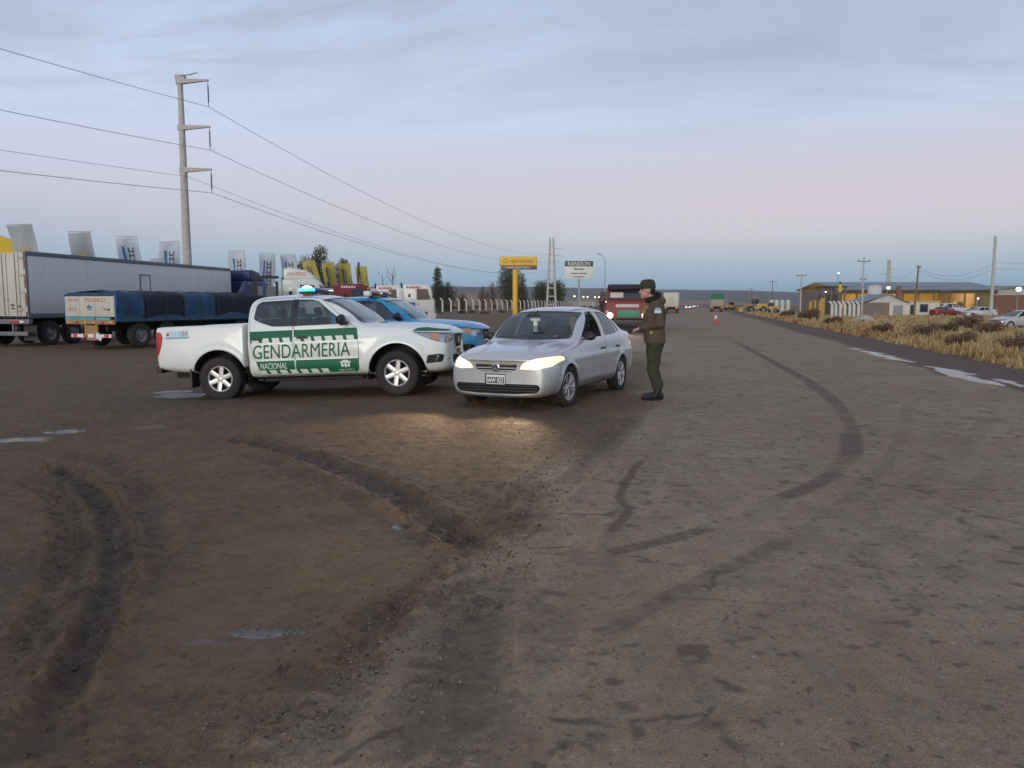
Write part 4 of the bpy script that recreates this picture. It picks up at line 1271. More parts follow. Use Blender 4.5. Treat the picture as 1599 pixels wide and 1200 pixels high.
    for nm, q in (('front_window', fwin), ('rear_window', rwin)): P[nm] = sk.fix(boolean(gsh, side_cut(offset_poly(q, .006), .5, 1.3), 'INTERSECT'))
    P['pillar'] = sk.fix(boolean(shell(outer, outer, .002, -.001), side_cut([(-1.715, 1.25), (-1.715, 1.705), (-1.838, 1.705), (-1.838, 1.25)], .5, 1.3), 'INTERSECT'))
    P['windscreen'] = sk.fix(boolean(gsh, front_cut(offset_poly(screen, .008), -1.5, -.2), 'INTERSECT'))
    P['rear_screen'] = sk.fix(boolean(gsh, front_cut(offset_poly(rear, .008), -2.9, -2.3), 'INTERSECT'))
    P['lens'] = sk.fix(boolean(lsh, side_cut(offset_poly(lamp, -.003), .403, 1.3), 'INTERSECT'))
    P['bowl'] = sk.fix(boolean(bsh, side_cut(offset_poly(lamp, .012), .385, 1.3), 'INTERSECT'))
    ind = [(.58, .955), (.56, 1.04), (.70, 1.03), (.73, .90)]
    P['indicator'] = sk.fix(boolean(shell(outer, outer, -.012, -.02), side_cut(ind, .5, 1.3), 'INTERSECT'))
    P['grille'] = sk.fix(boolean(bsh, front_cut(offset_poly(grille, .01), .7, 1.3), 'INTERSECT'))
    P['lower'] = sk.fix(boolean(bsh, front_cut(offset_poly(lower, .01), .7, 1.3), 'INTERSECT'))
    P['fog'] = sk.fix(boolean(bsh, side_cut(offset_poly(fog, .01), .51, 1.3), 'INTERSECT'))
    csh = shell(outer, outer, .008, -.012)
    P['vee'] = [sk.fix(boolean(csh, front_cut([(s_ * a, b) for a, b in [(.36, .985), (.325, .985), (.225, .80), (.195, .76), (.235, .745), (.265, .79)]], .7, 1.3), 'INTERSECT')) for s_ in (1, -1)]
    P['bars'] = [sk.fix(boolean(shell(outer, outer, -.014, -.024), front_cut([(-.29, z - .008), (.29, z - .008), (.29, z + .008), (-.29, z + .008)], .7, 1.3), 'INTERSECT')) for z in (.94, .90, .86, .82)]
    P['fogtrim'] = sk.fix(boolean(csh, side_cut([(.64, .555), (.69, .665), (.73, .67), (.68, .558)], .5, 1.3), 'INTERSECT'))
    P['hoodmark'] = sk.fix(boolean(shell(outer, outer, .003, .001), side_cut([(.28, 1.088), (.36, 1.135), (.48, 1.14), (.82, 1.085), (.88, 1.058), (.6, 1.072)], .42, 1.3), 'INTERSECT'))
    # flank decals: (polygon, layer)
    d1 = shell(outer, outer, .0025, .0012)
    topb = [(-2.60, 1.185), (-.655, 1.185), (-.655, .985), (-2.59, .985)]
    botb = [(-2.60, .672), (-.655, .672), (-.655, .475), (-.69, .445), (-2.60, .445)]
    P['bands'] = []
    for nm, q in (('f', fdoor), ('r', rdoor)):
        dp = side_cut(offset_poly(q, -.009), .3, 1.3)
        P['bands'].append((nm, sk.fix(boolean(boolean(d1, side_cut(topb, .3, 1.3), 'INTERSECT'), dp, 'INTERSECT'))))
        P['bands'].append((nm, sk.fix(boolean(boolean(d1, side_cut(botb, .3, 1.3), 'INTERSECT'), dp, 'INTERSECT'))))
    P['blocks'] = []
    def slant(x0, x1, x2, x3, z1, z0):               # white slanted block laid on the flank
        bb = MB(); vs = []
        for j in range(4):
            f = j / 3
            for i in range(7):
                t = i / 6; vs.append(((x0 + (x1 - x0) * t) * (1 - f) + (x3 + (x2 - x3) * t) * f, 0, z1 + (z0 - z1) * f))
        bb.add(vs, [(j * 7 + i, (j + 1) * 7 + i, (j + 1) * 7 + i + 1, j * 7 + i + 1) for j in range(3) for i in range(6)])
        return shade(drape(bb.mesh(), sk, 1, .0045), 180)
    for i in range(10):
        x0 = -2.545 + i * .1875
        P['blocks'].append(slant(x0, x0 + .13, x0 + .155, x0 + .03, 1.062, .980))
    for i in range(7):
        x0 = -2.44 + i * .185
        P['blocks'].append(slant(x0 + (0 if i else .03), x0 + .125, x0 + .155, x0 + .03, .515, .447))
    # ---- cargo bed
    st = []
    def bedr(x, zb, wb, w3, w4, ws, zs, zt): st.append((x, [(0, zb), (wb * .72, zb), (wb, zb + .04), (w3, .66), (w4, .95), (ws, zs), (ws - .015, zt - .02), (ws - .05, zt), (ws * .5, zt), (ws * .25, zt), (0, zt)]))
    bedr(-2.672, .48, .87, .915, .915, .89, 1.235, 1.315)
    bedr(-2.682, .46, .88, .925, .925, .90, 1.24, 1.325)
    bedr(-2.78, .46, .88, .925, .925, .90, 1.24, 1.325)
    bedr(-3.0, .46, .89, .930, .928, .90, 1.245, 1.33)
    bedr(-3.6, .47, .89, .930, .928, .90, 1.25, 1.33)
    bedr(-4.0, .50, .88, .925, .925, .895, 1.25, 1.33)
    bedr(-4.27, .55, .86, .90, .905, .885, 1.25, 1.33)
    bedr(-4.33, .60, .82, .86, .87, .85, 1.23, 1.30)
    def sc2(c):
        x, y, z = c[:, 0], c[:, 1], c[:, 2]; sg = np.sign(y)
        r = np.hypot(x + 3.15, z - .39)
        c[:, 1] += sg * .032 * np.exp(-((r - .54) / .06) ** 2) * (np.abs(y) > .6)
        return c
    bo, bi = loft_skin(st, 3, sc2)
    sk2 = Skin(bo); P['bskin'] = sk2
    me = boolean(shell(bo, bi, 0, -.03), MB().span((-4.28, -.78, .86), (-2.72, .78, 1.6)).mesh(), 'DIFFERENCE')
    arch2 = [(-3.15 + a, b) for a, b in arch]
    tl = round_poly([(-4.40, .80), (-4.40, 1.255), (-4.19, 1.235), (-4.15, 1.15), (-4.19, .98), (-4.26, .82)], .025)
    for sg in (1, -1):
        me = boolean(me, side_cut(arch2, .58 if sg > 0 else -1.3, 1.3 if sg > 0 else -.58), 'DIFFERENCE')
        me = boolean(me, side_cut(tl, .62 if sg > 0 else -1.3, 1.3 if sg > 0 else -.62), 'DIFFERENCE')
    P['bed'] = sk2.fix(me)
    P['tail'] = sk2.fix(boolean(shell(bo, bo, .012, -.02), side_cut(offset_poly(tl, -.003), .62, 1.3), 'INTERSECT'))
    return P
PK = pickup_parts()
PK_WHEEL = wheel_meshes(.376, .265, .222, 6, False, .016)
PKM = {k: mirror_mesh(PK[k]) for k in ('front_door', 'rear_door', 'front_window', 'rear_window', 'lens', 'bowl', 'indicator', 'fog', 'fogtrim', 'tail', 'pillar', 'hoodmark')}
m_blue_lens = mat('blue_lens', (.01, .03, .16), .15, coat=.8)
m_beacon = mat('beacon_lit', (.2, .6, .9), .3, emit=(.02, .20, 1.0), es=3.4)
m_beacon_core = mat('beacon_core', (.8, .9, 1), .3, emit=(.30, .75, 1.0), es=7)
m_bedliner = mat('bedliner', (.02, .02, .021), .8)
m_red_dull = mat('red_dull_lens', (.22, .03, .035), .25, coat=.5)
def make_pickup(label, paint, gendarme=True, lower_paint=None):
    root = empty('pickup_truck', label=label, cat='pickup truck')
    sk = PK['skin']; lower_paint = lower_paint or paint
    put('body', PK['body'], paint, root)
    bn = put('bonnet', PK['bonnet'], paint, root)
    put('windscreen', PK['windscreen'], m_glass, root); put('rear_screen', PK['rear_screen'], m_glass, root)
    bed = put('cargo_bed', PK['bed'], lower_paint, root)
    MB().span((-4.27, -.775, .865), (-2.73, .775, .875)).build('bed_floor', m_bedliner, bed)
    doors = {}
    for sg in (1, -1):
        S = PK if sg > 0 else PKM
        for nm, wn_, hx in (('front_door', 'front_window', -1.62), ('rear_door', 'rear_window', -2.43)):
            d = put('door', S[nm], lower_paint if not gendarme else paint, root); doors[nm[0], sg] = d
            put('window', S[wn_], m_glass, d)
            p, nn = sk.on_side(hx, 1.045, sg, 0)
            hb = MB().box(p + Vector((0, sg * .022, .006)), (.19, .022, .032))
            hb.box(p + Vector((-.08, sg * .010, .004)), (.03, .03, .03)).box(p + Vector((.08, sg * .010, .004)), (.03, .03, .03))
            hb.ball(p + Vector((.0, sg * -.004, -.012)), (.09, .012, .042), 14, 8)
            hb.build('handle', m_black, d, smooth=50)
            if nm == 'front_door':
                p, nn = sk.on_side(-.88, 1.29, sg, 0)
                mb = MB().ball(p + Vector((-.0, sg * .16, .035)), (.07, .125, .095), 16, 12)
                mb.box(p + Vector((.03, sg * .04, -.02)), (.07, .12, .04))
                mi = mb.build('side_mirror', m_black, d, smooth=60)
                MB().ball(p + Vector((-.065, sg * .16, .035)), (.006, .10, .072), 12, 8).build('mirror_glass', m_chrome, mi, smooth=60)
        put('door_pillar', S['pillar'], m_black, root)
        b = put('headlight', S['bowl'], m_reflector, root)
        put('lens', S['lens'], m_lens, b); put('indicator', S['indicator'], m_amber, b)
        pj = MB()
        p, nn = sk.on_front(sg * .50, .935, -.03)
        pj.ball(p, (.03, .045, .045), 14, 8).build('projector', m_chrome, b, smooth=60)
        f = put('fog_lamp_recess', S['fog'], m_black, root); put('fog_trim', S['fogtrim'], m_chrome, f)
        p, nn = sk.on_front(sg * .68, .615, -.012)
        MB().ball(p, (.02, .04, .04), 12, 8).build('fog_lamp', m_reflector, f, smooth=60)
        put('tail_light', S['tail'], m_red_lens, root)
        for wx in (0, -3.15):
            add_wheel(root, PK_WHEEL, (wx, sg * .80, .392), sg, .35 + wx, R(-4) if wx == 0 else 0)
            liner(root, wx, .40, .51, sg * .90, sg * .52)
        MB().box((-3.15 - .52, sg * .80, .42), (.03, .26, .34)).build('mud_flap', m_black, root, bevel=.01)
        MB().span((-2.35, sg * .70, .315), (-.60, sg * .90, .365)).build('side_step', m_steel if not gendarme else m_under, root, bevel=.015)
    g = put('grille', PK['grille'], m_dark, root)
    for me in PK['vee']: put('grille_chrome', me, m_chrome, g)
    for me in PK['bars']: put('grille_bar', me, m_chrome if me is PK['bars'][0] else m_black, g)
    p, nn = sk.on_front(0, .885, .012)
    MB().lathe([(.040, 0), (.062, 0), (.062, .012), (.040, .012), (.040, 0)], 28, Matrix.Translation(p) @ Matrix.Rotation(math.pi / 2, 4, 'Y')).box(p + Vector((.008, 0, 0)), (.012, .15, .028)).build('badge', m_chrome, g, smooth=50)
    put('lower_grille', PK['lower'], m_dark, root)
    p, nn = sk.on_front(0, .70, .012)
    pl = MB().box(p, (.012, .31, .135)).build('number_plate', m_plate_white, root, bevel=.004)
    Box('plate_field', p + Vector((.007, 0, -.006)), (.002, .28, .09), m_ink, pl)
    MB().span((-4.39, -.78, .52), (-4.29, .78, .64)).build('rear_bumper', m_black, root, bevel=.02)
    MB().span((-4.20, -.45, .40), (.6, .45, .52)).cyl((-3.15, -.7, .39), (-3.15, .7, .39), .07).cyl((0, -.7, .36), (0, .7, .36), .05).ball((-3.15, 0, .39), .17).cyl((-2.6, -.3, .36), (-1.1, -.3, .36), .09).build('chassis', m_under, root, smooth=50)
    MB().span((-2.60, -.75, .98), (-2.45, .75, 1.20)).build('rear_bulkhead', m_seat, root, bevel=.03)
    # cabin
    for y in (.40, -.40): seat(root, -1.42, y, .52, .62)
    seat(root, -2.12, 0, 1.3, .62, 'rear_bench', .16)
    MB().box((-.80, 0, 1.12), (.44, 1.46, .26)).build('dashboard', m_dash, root, bevel=.06)
    Mw = Matrix.Translation((-1.08, .40, 1.20)) @ Matrix.Rotation(R(-65), 4, 'Y')
    stw = MB().tube([(Mw @ Vector((.19 * math.cos(a), .19 * math.sin(a), 0))) for a in np.linspace(0, 2 * math.pi, 25)], .015, 8, False)
    for a in (0, 2.3, 4.0): stw.cyl(Mw @ Vector((0, 0, 0)), Mw @ Vector((.18 * math.cos(a), .18 * math.sin(a), 0)), .016, n=6)
    stw.build('steering_wheel', m_dash, root, smooth=60)
    for y0, y1 in ((.55, -.05), (-.05, -.60)): MB().tube([(-.60, y0, 1.275), (-.66, (y0 + y1) / 2, 1.29), (-.66, y1, 1.285)], .009, 6).build('wiper', m_black, root)
    # roof light bar across the cab
    lb = MB().span((-1.76, -.56, 1.812), (-1.56, .56, 1.838)).build('light_bar', m_black, root, bevel=.01)
    for y in (-.5, .5): Box('light_bar_foot', (-1.66, y, 1.80), (.10, .05, .05), m_black, lb)
    if gendarme:
        MB().span((-1.78, -.30, 1.839), (-1.54, .60, 1.905)).build('light_bar_lens', m_blue_lens, lb, bevel=.025)
        MB().span((-1.78, -.56, 1.839), (-1.56, -.305, 1.90)).build('lit_beacon', m_beacon, lb, bevel=.025)['label'] = 'beacon end shining bright cyan blue'
        MB().ball((-1.66, -.44, 1.895), (.085, .115, .045), 14, 8).build('beacon_bulb', m_beacon_core, lb, smooth=60)
    else:
        MB().span((-1.78, -.60, 1.839), (-1.54, -.02, 1.915)).build('light_bar_lens', m_red_dull, lb, bevel=.025)
        MB().span((-1.78, .02, 1.839), (-1.54, .60, 1.915)).build('light_bar_lens', m_blue_lens, lb, bevel=.025)
        Box('siren_box', (-1.66, -.72, 1.86), (.16, .14, .11), m_plate_white, lb, bevel=.02)
    return root, doors, bn, bed
pickup, pdoors, pbon, pbed = make_pickup('white pickup with green livery bands and a lit blue roof beacon', m_white)
for sg in (1, -1):
    for nm, me in PK['bands']: put('green_band', me if sg > 0 else mirror_mesh(me), m_green, pdoors[nm, sg])
    for i, me in enumerate(PK['blocks']):
        xm = sum(q.co.x for q in me.vertices) / max(1, len(me.vertices))
        put('white_block', me if sg > 0 else mirror_mesh(me), m_white_print, pdoors['f' if xm > -1.785 else 'r', sg])
    put('bonnet_mark', (PK if sg > 0 else PKM)['hoodmark'], m_green, pbon)
def side_text(s, skin, side, x0, x1, z0, z1, m_, parent, shear=0, bold=0.0, space=1.0, split=None):
    """lettering laid on a flank; reads left to right from outside"""
    me = text_mesh(s, 1, 0, shear, 'CENTER', space, bold)
    c = np.array([q.co[:] for q in me.vertices]); mn, mx = c.min(0), c.max(0)
    t = (c[:, 0] - mn[0]) / (mx[0] - mn[0]); hgt_ = (c[:, 1] - mn[1]) / (mx[1] - mn[1])
    x = (x0 + t * (x1 - x0)) if side < 0 else (x1 - t * (x1 - x0)); z = z0 + hgt_ * (z1 - z0)
    for i, q in enumerate(me.vertices): q.co = (x[i], 0, z[i])
    bm = bmesh.new(); bm.from_mesh(me); bmesh.ops.triangulate(bm, faces=bm.faces)
    for _ in range(4):
        lg = [e for e in bm.edges if e.calc_length() > .035]
        if not lg: break
        bmesh.ops.subdivide_edges(bm, edges=lg, cuts=1); bmesh.ops.triangulate(bm, faces=bm.faces)
    bm.to_mesh(me); bm.free()
    drape(me, skin, side, .006)
    bm = bmesh.new(); bm.from_mesh(me); bm.normal_update()
    bmesh.ops.recalc_face_normals(bm, faces=bm.faces)
    bm.to_mesh(me); bm.free()
    me.materials.clear()
    return put('lettering', me, m_, parent)
for sg in (1, -1):
    L_ = 'GENDARMERIA'
    side_text('GENDARMERIA', PK['skin'], sg, -2.515, -.80, .712, .950, m_green, pickup, .10, 0, 1.0)
    side_text('NACIONAL', PK['skin'], sg, -2.40, -1.92, .535, .635, m_white_print, pickup, .1, 0)
    side_text('UNIDAD 7607 8', PK['skin'], sg, -1.02, -.755, .462, .495, m_white_print, pickup, 0, 0)
    cr_ = MB()
    for (a, b, c_, d_) in ((-.98, .60, -.80, .625), (-.965, .53, -.93, .595), (-.905, .525, -.87, .595), (-.85, .53, -.815, .595), (-.93, .55, -.85, .565), (-.94, .63, -.84, .645)):
        cr_.add([(a, 0, b), (c_, 0, b), (c_, 0, d_), (a, 0, d_)], [(0, 1, 2, 3)])
    put('door_crest', drape(cr_.mesh(fixn=True), PK['skin'], sg, .0065), m_white_print, pickup)
    sk2 = PK['bskin']
    def flank_patch(x0, x1, z0, z1, m_, off, name):
        b = MB(); nxx = 8
        vs = [(x0 + (x1 - x0) * i / nxx, 0, z) for z in (z0, z1) for i in range(nxx + 1)]
        b.add(vs, [(i, i + 1, nxx + 2 + i, nxx + 1 + i) for i in range(nxx)])
        return put(name, drape(b.mesh(), sk2, sg, off), m_, pbed)
    flank_patch(-4.09, -3.66, 1.13, 1.255, m_plate_white if 'sticker_pale' not in MATS else MATS['sticker_pale'], .003, 'unit_sticker')
    flank_patch(-4.09, -3.66, 1.115, 1.145, mat('sticker_blue', (.12, .42, .60), .4) if 'sticker_blue' not in MATS else MATS['sticker_blue'], .0045, 'sticker_strip')
    flank_patch(-3.99 if sg < 0 else -3.84, -3.84 if sg < 0 else -3.70, 1.155, 1.245, mat('sticker_sky', (.45, .66, .76), .4) if 'sticker_sky' not in MATS else MATS['sticker_sky'], .0045, 'sticker_panel')
    flank_patch(-4.07 if sg < 0 else -3.70, -4.03 if sg < 0 else -3.67, 1.17, 1.215, m_green, .0045, 'sticker_crest')
    side_text('184', sk2, sg, -3.825 if sg < 0 else -4.07, -3.68 if sg < 0 else -3.92, 1.155, 1.245, mat('sticker_ink', (.10, .30, .42), .5) if 'sticker_ink' not in MATS else MATS['sticker_ink'], pbed, 0, 0)
pickup.location = (-1.80, 14.20, -.008); pickup.rotation_euler = (0, R(-2.5), R(-7)); pickup.scale = (1.0,) * 3
patrol, qdoors, _b, _c2 = make_pickup('bright blue and white patrol pickup parked behind the white one', m_blue, False)
patrol.location = (-1.42, 17.9, .02); patrol.rotation_euler = (0, R(-1.0), R(-10)); patrol.scale = (.97, .97, .955)
# ================================================================== LORRIES AND TRAILERS
TW_TYRE = MB().lathe([(.28, -.13), (.33, -.15), (.44, -.15), (.495, -.12), (.5, -.05), (.49, 0), (.5, .05), (.495, .12), (.44, .15), (.33, .15), (.28, .13)], 30, Matrix.Rotation(math.pi / 2, 4, 'X')).mesh(smooth=40)
_w = MB().lathe([(.29, -.13), (.27, -.11), (.22, -.04), (.12, -.06), (.10, -.13), (0, -.13)], 24, Matrix.Rotation(math.pi / 2, 4, 'X'))
for k in range(8):
    g = k * math.pi / 4
    _w.cyl((.17 * math.cos(g), .05, .17 * math.sin(g)), (.17 * math.cos(g), .075, .17 * math.sin(g)), .016, n=6)
TW_RIM = _w.mesh(smooth=40)
TW_HUB = MB().cyl((0, -.25, 0), (0, .06, 0), .10, n=10).mesh(smooth=40)
m_rim_grey = mat('truck_rim', (.22, .22, .22), .6, metal=.3, var=.3)
def truck_wheel(root, x, y, r=.5):
    s = 1 if y > 0 else -1
    o = put('wheel', TW_HUB, m_under, root); o.location = (x, y, r); o.rotation_euler = (0, .4 * x, 0 if s > 0 else math.pi); o.scale = (r / .5,) * 3
    put('tyre', TW_TYRE, m_rubber, o); put('rim', TW_RIM, m_rim_grey, o)
m_panel = mat('trailer_white', (.66, .68, .68), .45, var=.05, scale=.6, dirt=(.9, 2.4, .28, (.22, .21, .20)), streak=(2, 2, .25))
m_door = mat('trailer_door_cream', (.60, .57, .49), .6, var=.10, scale=1.5, streak=(3, 3, .4), dirt=(.8, 3.0, .30, (.25, .21, .17)))
m_rail = mat('trailer_rail_grey', (.14, .155, .17), .5, var=.1)
m_red = mat('red_paint', (.24, .036, .028), .5, var=.2, dirt=(.2, 2.6, .5, (.15, .10, .08)))
m_redbright = mat('red_print', (.50, .07, .05), .6)
m_navy = mat('navy_paint', (.012, .025, .10), .4, var=.2)
m_blue2 = mat('truck_blue', (.03, .13, .30), .45, var=.12)
m_tarp_blue = mat('tarp_blue', (.018, .075, .155), .75, var=.3, scale=1.4, bump=.5, bscale=9)
m_tarp_navy = mat('tarp_navy', (.010, .014, .032), .8, var=.3, scale=1.4, bump=.5, bscale=9)
m_wood = mat('weathered_boards', (.36, .21, .10), .8, var=.3, scale=6, streak=(1, 8, 8))
m_cabwhite = mat('cab_white', (.70, .70, .67), .4, coat=.3, var=.05, dirt=(.3, 2.0, .3, DUST))
def marks(parent, m_, o, xd, yd, rects, name='print'):
    """small flat printed marks on a panel: rects (x0, y0, x1, y1) in its plane"""
    x = Vector(xd).normalized(); y = Vector(yd).normalized(); o = Vector(o); b = MB()
    for (x0, y0, x1, y1) in rects: b.add([o + x * x0 + y * y0, o + x * x1 + y * y0, o + x * x1 + y * y1, o + x * x0 + y * y1], [(0, 1, 2, 3)])
    return b.build(name, m_, parent)

# ---- refrigerated semi-trailer (x forward from its rear face)
tr = empty('box_trailer', (-20.08, 31.22, -.12), R(80.2), 'long plain white refrigerated box trailer with cream rear doors', 'trailer')
LT, WT, ZT, ZB = 15.3, 2.6, 3.70, 1.10
MB().span((.06, -WT / 2 + .02, ZB + .15), (LT, WT / 2 - .02, ZT - .16)).build('side_panel', m_panel, tr, bevel=.02)
for sg in (1, -1):
    MB().span((0, sg * (WT / 2 - .06), ZT - .17), (LT + .01, sg * (WT / 2 + .005), ZT)).build('top_rail', m_rail, tr, bevel=.02)
    MB().span((0, sg * (WT / 2 - .06), ZB), (LT + .01, sg * (WT / 2 + .004), ZB + .19)).build('bottom_rail', m_rail, tr, bevel=.015)
    MB().span((0, sg * (WT / 2 - .10), ZB + .19), (.10, sg * (WT / 2 + .003), ZT - .17)).build('corner_post', m_rail, tr, bevel=.01)
    for k in range(6):
        z = ZB + .35 + k * .36
        Box('reflective_tape', (-.0265, sg * (WT / 2 - .05), z), (.006, .05, .18), m_redbright if k % 2 else m_white_print, tr)
    d = MB().span((-.022, sg * .012 if sg > 0 else -WT / 2 + .09, ZB + .08), (.05, WT / 2 - .09 if sg > 0 else -.012, ZT - .06)).build('rear_door', m_door, tr, bevel=.012)
    for y in (.28, .46, .84, 1.0):
        yy = sg * y
        MB().cyl((-.045, yy, ZB + .05), (-.045, yy, ZT - .08), .017 if y in (.28, .84) else .009, n=8).build('lock_rod', m_steel, d, smooth=50)
    for k in range(4):
        Box('hinge', (-.035, sg * (WT / 2 - .16), ZB + .35 + k * .66), (.03, .16, .07), m_steel, d, bevel=.01)
    Box('lock_handle', (-.055, sg * .38, ZB + .75), (.03, .30, .035), m_steel, d, bevel=.01)
    for k, lm in ((0, m_red_lens), (1, m_red_lens), (2, m_white_print)):
        Box('rear_lamp', (-.02, sg * (.55 + k * .22), ZB - .13), (.04, .17, .09), lm, tr, bevel=.012)
    Box('mud_flap', (-.05 + .5, sg * .95, .52), (.02, .60, .62), m_black, tr)
MB().span((LT - .02, -WT / 2, ZB), (LT + .02, WT / 2, ZT)).build('front_wall', m_panel, tr)
MB().span((LT + .02, -.85, 2.0), (LT + .5, .85, 3.6)).build('cooling_unit', m_cabwhite, tr, bevel=.06)
MB().span((-.01, -WT / 2, ZB - .22), (.20, WT / 2, ZB - .03)).build('rear_sill', m_rail, tr, bevel=.01)
MB().span((.05, -1.15, .42), (.15, 1.15, .58)).span((.06, -.55, .5), (.14, -.47, .95)).span((.06, .47, .5), (.14, .55, .95)).build('underride_guard', m_rail, tr, bevel=.01)
MB().span((0.3, -.60, .78), (LT - .2, -.45, ZB)).span((0.3, .45, .78), (LT - .2, .60, ZB)).build('chassis_rails', m_under, tr)
for x in (1.3, 2.6, 3.9):
    for y in (1.05, -1.05): truck_wheel(tr, x, y)
for y in (.7, -.7): MB().span((LT - 3.3, y - .07, .15), (LT - 3.15, y + .07, ZB)).box((LT - 3.22, y, .12), (.35, .3, .05)).build('landing_leg', m_rail, tr)
hd = MB()
for (a, b) in (((7.0, 2.0), (7.06, 3.05)), ((7.75, 2.0), (7.81, 3.05)), ((7.0, 3.0), (7.81, 3.06))): hd.span((a[0], -WT / 2 - .012, a[1]), (b[0], -WT / 2 + .05, b[1]))
sdm = hd.build('side_hatch_frame', m_rail, tr, bevel=.006)
Box('hatch_leaf', (7.40, -WT / 2 + .013, 2.5), (.68, .02, .98), m_panel, sdm)
marks(tr, m_ink, (-.0245, .0, 1.55), (0, -1, 0), (0, 0, 1), [(.56, .02, .66, .10), (.58, -.10, .68, -.03), (.67, .02, .72, .10), (.70, -.10, .75, -.04)])
marks(tr, m_green, (-.0245, .0, 1.55), (0, -1, 0), (0, 0, 1), [(.86, -.03, 1.06, .02), (.92, .02, .99, .07)])
marks(tr, m_redbright, (-.0245, .0, 1.40), (0, -1, 0), (0, 0, 1), [(.88, -.06, 1.04, -.02)])

# ---- sheeted drawbar trailer with boarded tail
dp = empty('tarped_trailer', (-14.4 - 1.17, 29 + .45, -.10), R(69), 'low trailer under dark blue tarpaulins with cream lettered tailgate', 'trailer')
LD = 8.6
for i, (y0, y1) in enumerate(((1.22, .50), (.49, -.28), (-.29, -1.22))):
    t_ = MB().span((-.04, y1, 1.17), (.02, y0, 1.92)).build('tail_panel', m_door, dp, bevel=.012)
for i, y0 in enumerate((1.22, .50, -.28)): Box('tail_strip', (-.012, y0 - .36, 1.10), (.05, .72, .10), mat('tail_blue', (.10, .36, .48), .6, var=.3) if 'tail_blue' not in MATS else MATS['tail_blue'], dp)
lettering('DON', .2, m_redbright, dp, frame_mat((-.043, .78, 1.78), (0, -1, 0), (0, 0, 1)), .001, width=.50, height=.13, bold=.0)
lettering('PEDRO', .2, m_redbright, dp, frame_mat((-.043, -.32, 1.78), (0, -1, 0), (0, 0, 1)), .001, width=.98, height=.13, bold=.0)
marks(dp, m_ink, (-.0425, 0, 1.5), (0, -1, 0), (0, 0, 1), [(-1.05, -.04, -.62, -.025), (-1.1, -.10, -.65, -.085), (-.98, .02, -.7, .03), (.55, -.02, .85, -.008), (.88, -.1, 1.0, -.03), (.7, -.09, .84, -.06)])
marks(dp, m_blue2, (-.0425, 0, 1.5), (0, -1, 0), (0, 0, 1), [(-.12, -.02, .12, .06), (-.06, .06, .0, .12), (-.10, -.09, .10, -.05)])
Box('tail_board', (-.02, 0, .97), (.07, 2.42, .15), m_wood, dp, bevel=.01)
for k in range(6): Box('tail_lamp', (-.065, 1.05 - k * .42, .965), (.03, .13, .08), m_amber if k not in (1, 4) else m_red_lens, dp, bevel=.01)
MB().span((-.04, -.98, .40), (.02, .98, .53)).build('bumper_bar', m_white_print, dp, bevel=.01)
for k in range(4): Box('bumper_stripe', (-.046, -.78 + k * .52, .465), (.006, .22, .12), m_redbright, dp)
MB().span((-.02, .22, .5), (.05, .32, .95)).span((-.02, -.32, .5), (.05, -.22, .95)).span((-.01, -.25, .30), (.06, .25, .85)).build('tail_bracket', m_wood, dp)
Box('number_plate', (-.056, -.42, .44), (.01, .30, .22), m_plate_white, dp, rot=Matrix.Rotation(R(28), 3, 'X'))
for sg in (1, -1): MB().span((-.03, sg * 1.19, 1.0), (.06, sg * 1.27, 2.0)).build('corner_post', m_blue2, dp, bevel=.01)
MB().span((.02, -1.2, .95), (LD, 1.2, 1.12)).build('deck', m_under, dp)
MB().span((.3, -.5, .62), (LD, -.36, .95)).span((.3, .36, .62), (LD, .5, .95)).build('chassis_rails', m_under, dp)
for sg in (1, -1): MB().span((.08, sg * 1.205, 1.0), (LD, sg * 1.245, 1.26)).build('drop_side', mat('drop_side_blue', (.03, .10, .18), .6, var=.3) if 'drop_side_blue' not in MATS else MATS['drop_side_blue'], dp)
segs_ = [(.06, 1.25, m_tarp_blue), (1.25, 3.35, m_tarp_navy), (3.35, 5.1, m_tarp_blue), (5.1, LD, m_tarp_navy)]
for si, (x0, x1, mm) in enumerate(segs_):             # tarpaulin lengths sagging over the load
    b = MB(); nu = max(6, int((x1 - x0) / .12)); prof = [(-1.262, 1.16 + .02 * si), (-1.27, 1.4), (-1.268, 1.7), (-1.235, 1.92), (-1.08, 2.03), (-.5, 2.10), (0, 2.12), (.5, 2.10), (1.08, 2.03), (1.235, 1.92), (1.268, 1.7), (1.27, 1.4), (1.262, 1.16)]
    vs = []
    for i in range(nu + 1):
        x = x0 - .02 * (si > 0) + (x1 - x0 + .02) * i / nu
        for (y, z) in prof:
            wv = .020 * math.sin(x * 9 + z * 5) + .015 * math.sin(x * 23 - z * 9) + .02 * math.sin(x * 3.1)
            hang = .07 * math.sin(x * 2.3 + si * 2) if z < 1.3 else 0
            vs.append((x, y + math.copysign(wv * .7 + .004 * (si % 2), y), z + hang + .025 * math.sin(x * 2.7) * (z > 1.8)))
    m_ = len(prof)
    b.add(vs, [(i * m_ + j, i * m_ + j + 1, (i + 1) * m_ + j + 1, (i + 1) * m_ + j) for i in range(nu) for j in range(m_ - 1)])
    b.build('tarpaulin', mm, dp, smooth=60, fixn=True)
b = MB().span((.06, -1.2, 1.93), (.09, 1.2, 2.06)); b.build('tail_tarp', m_tarp_blue, dp)
for x in (1.25, 2.55, 6.9):
    for y in (1.0, -1.0): truck_wheel(dp, x, y, .48)

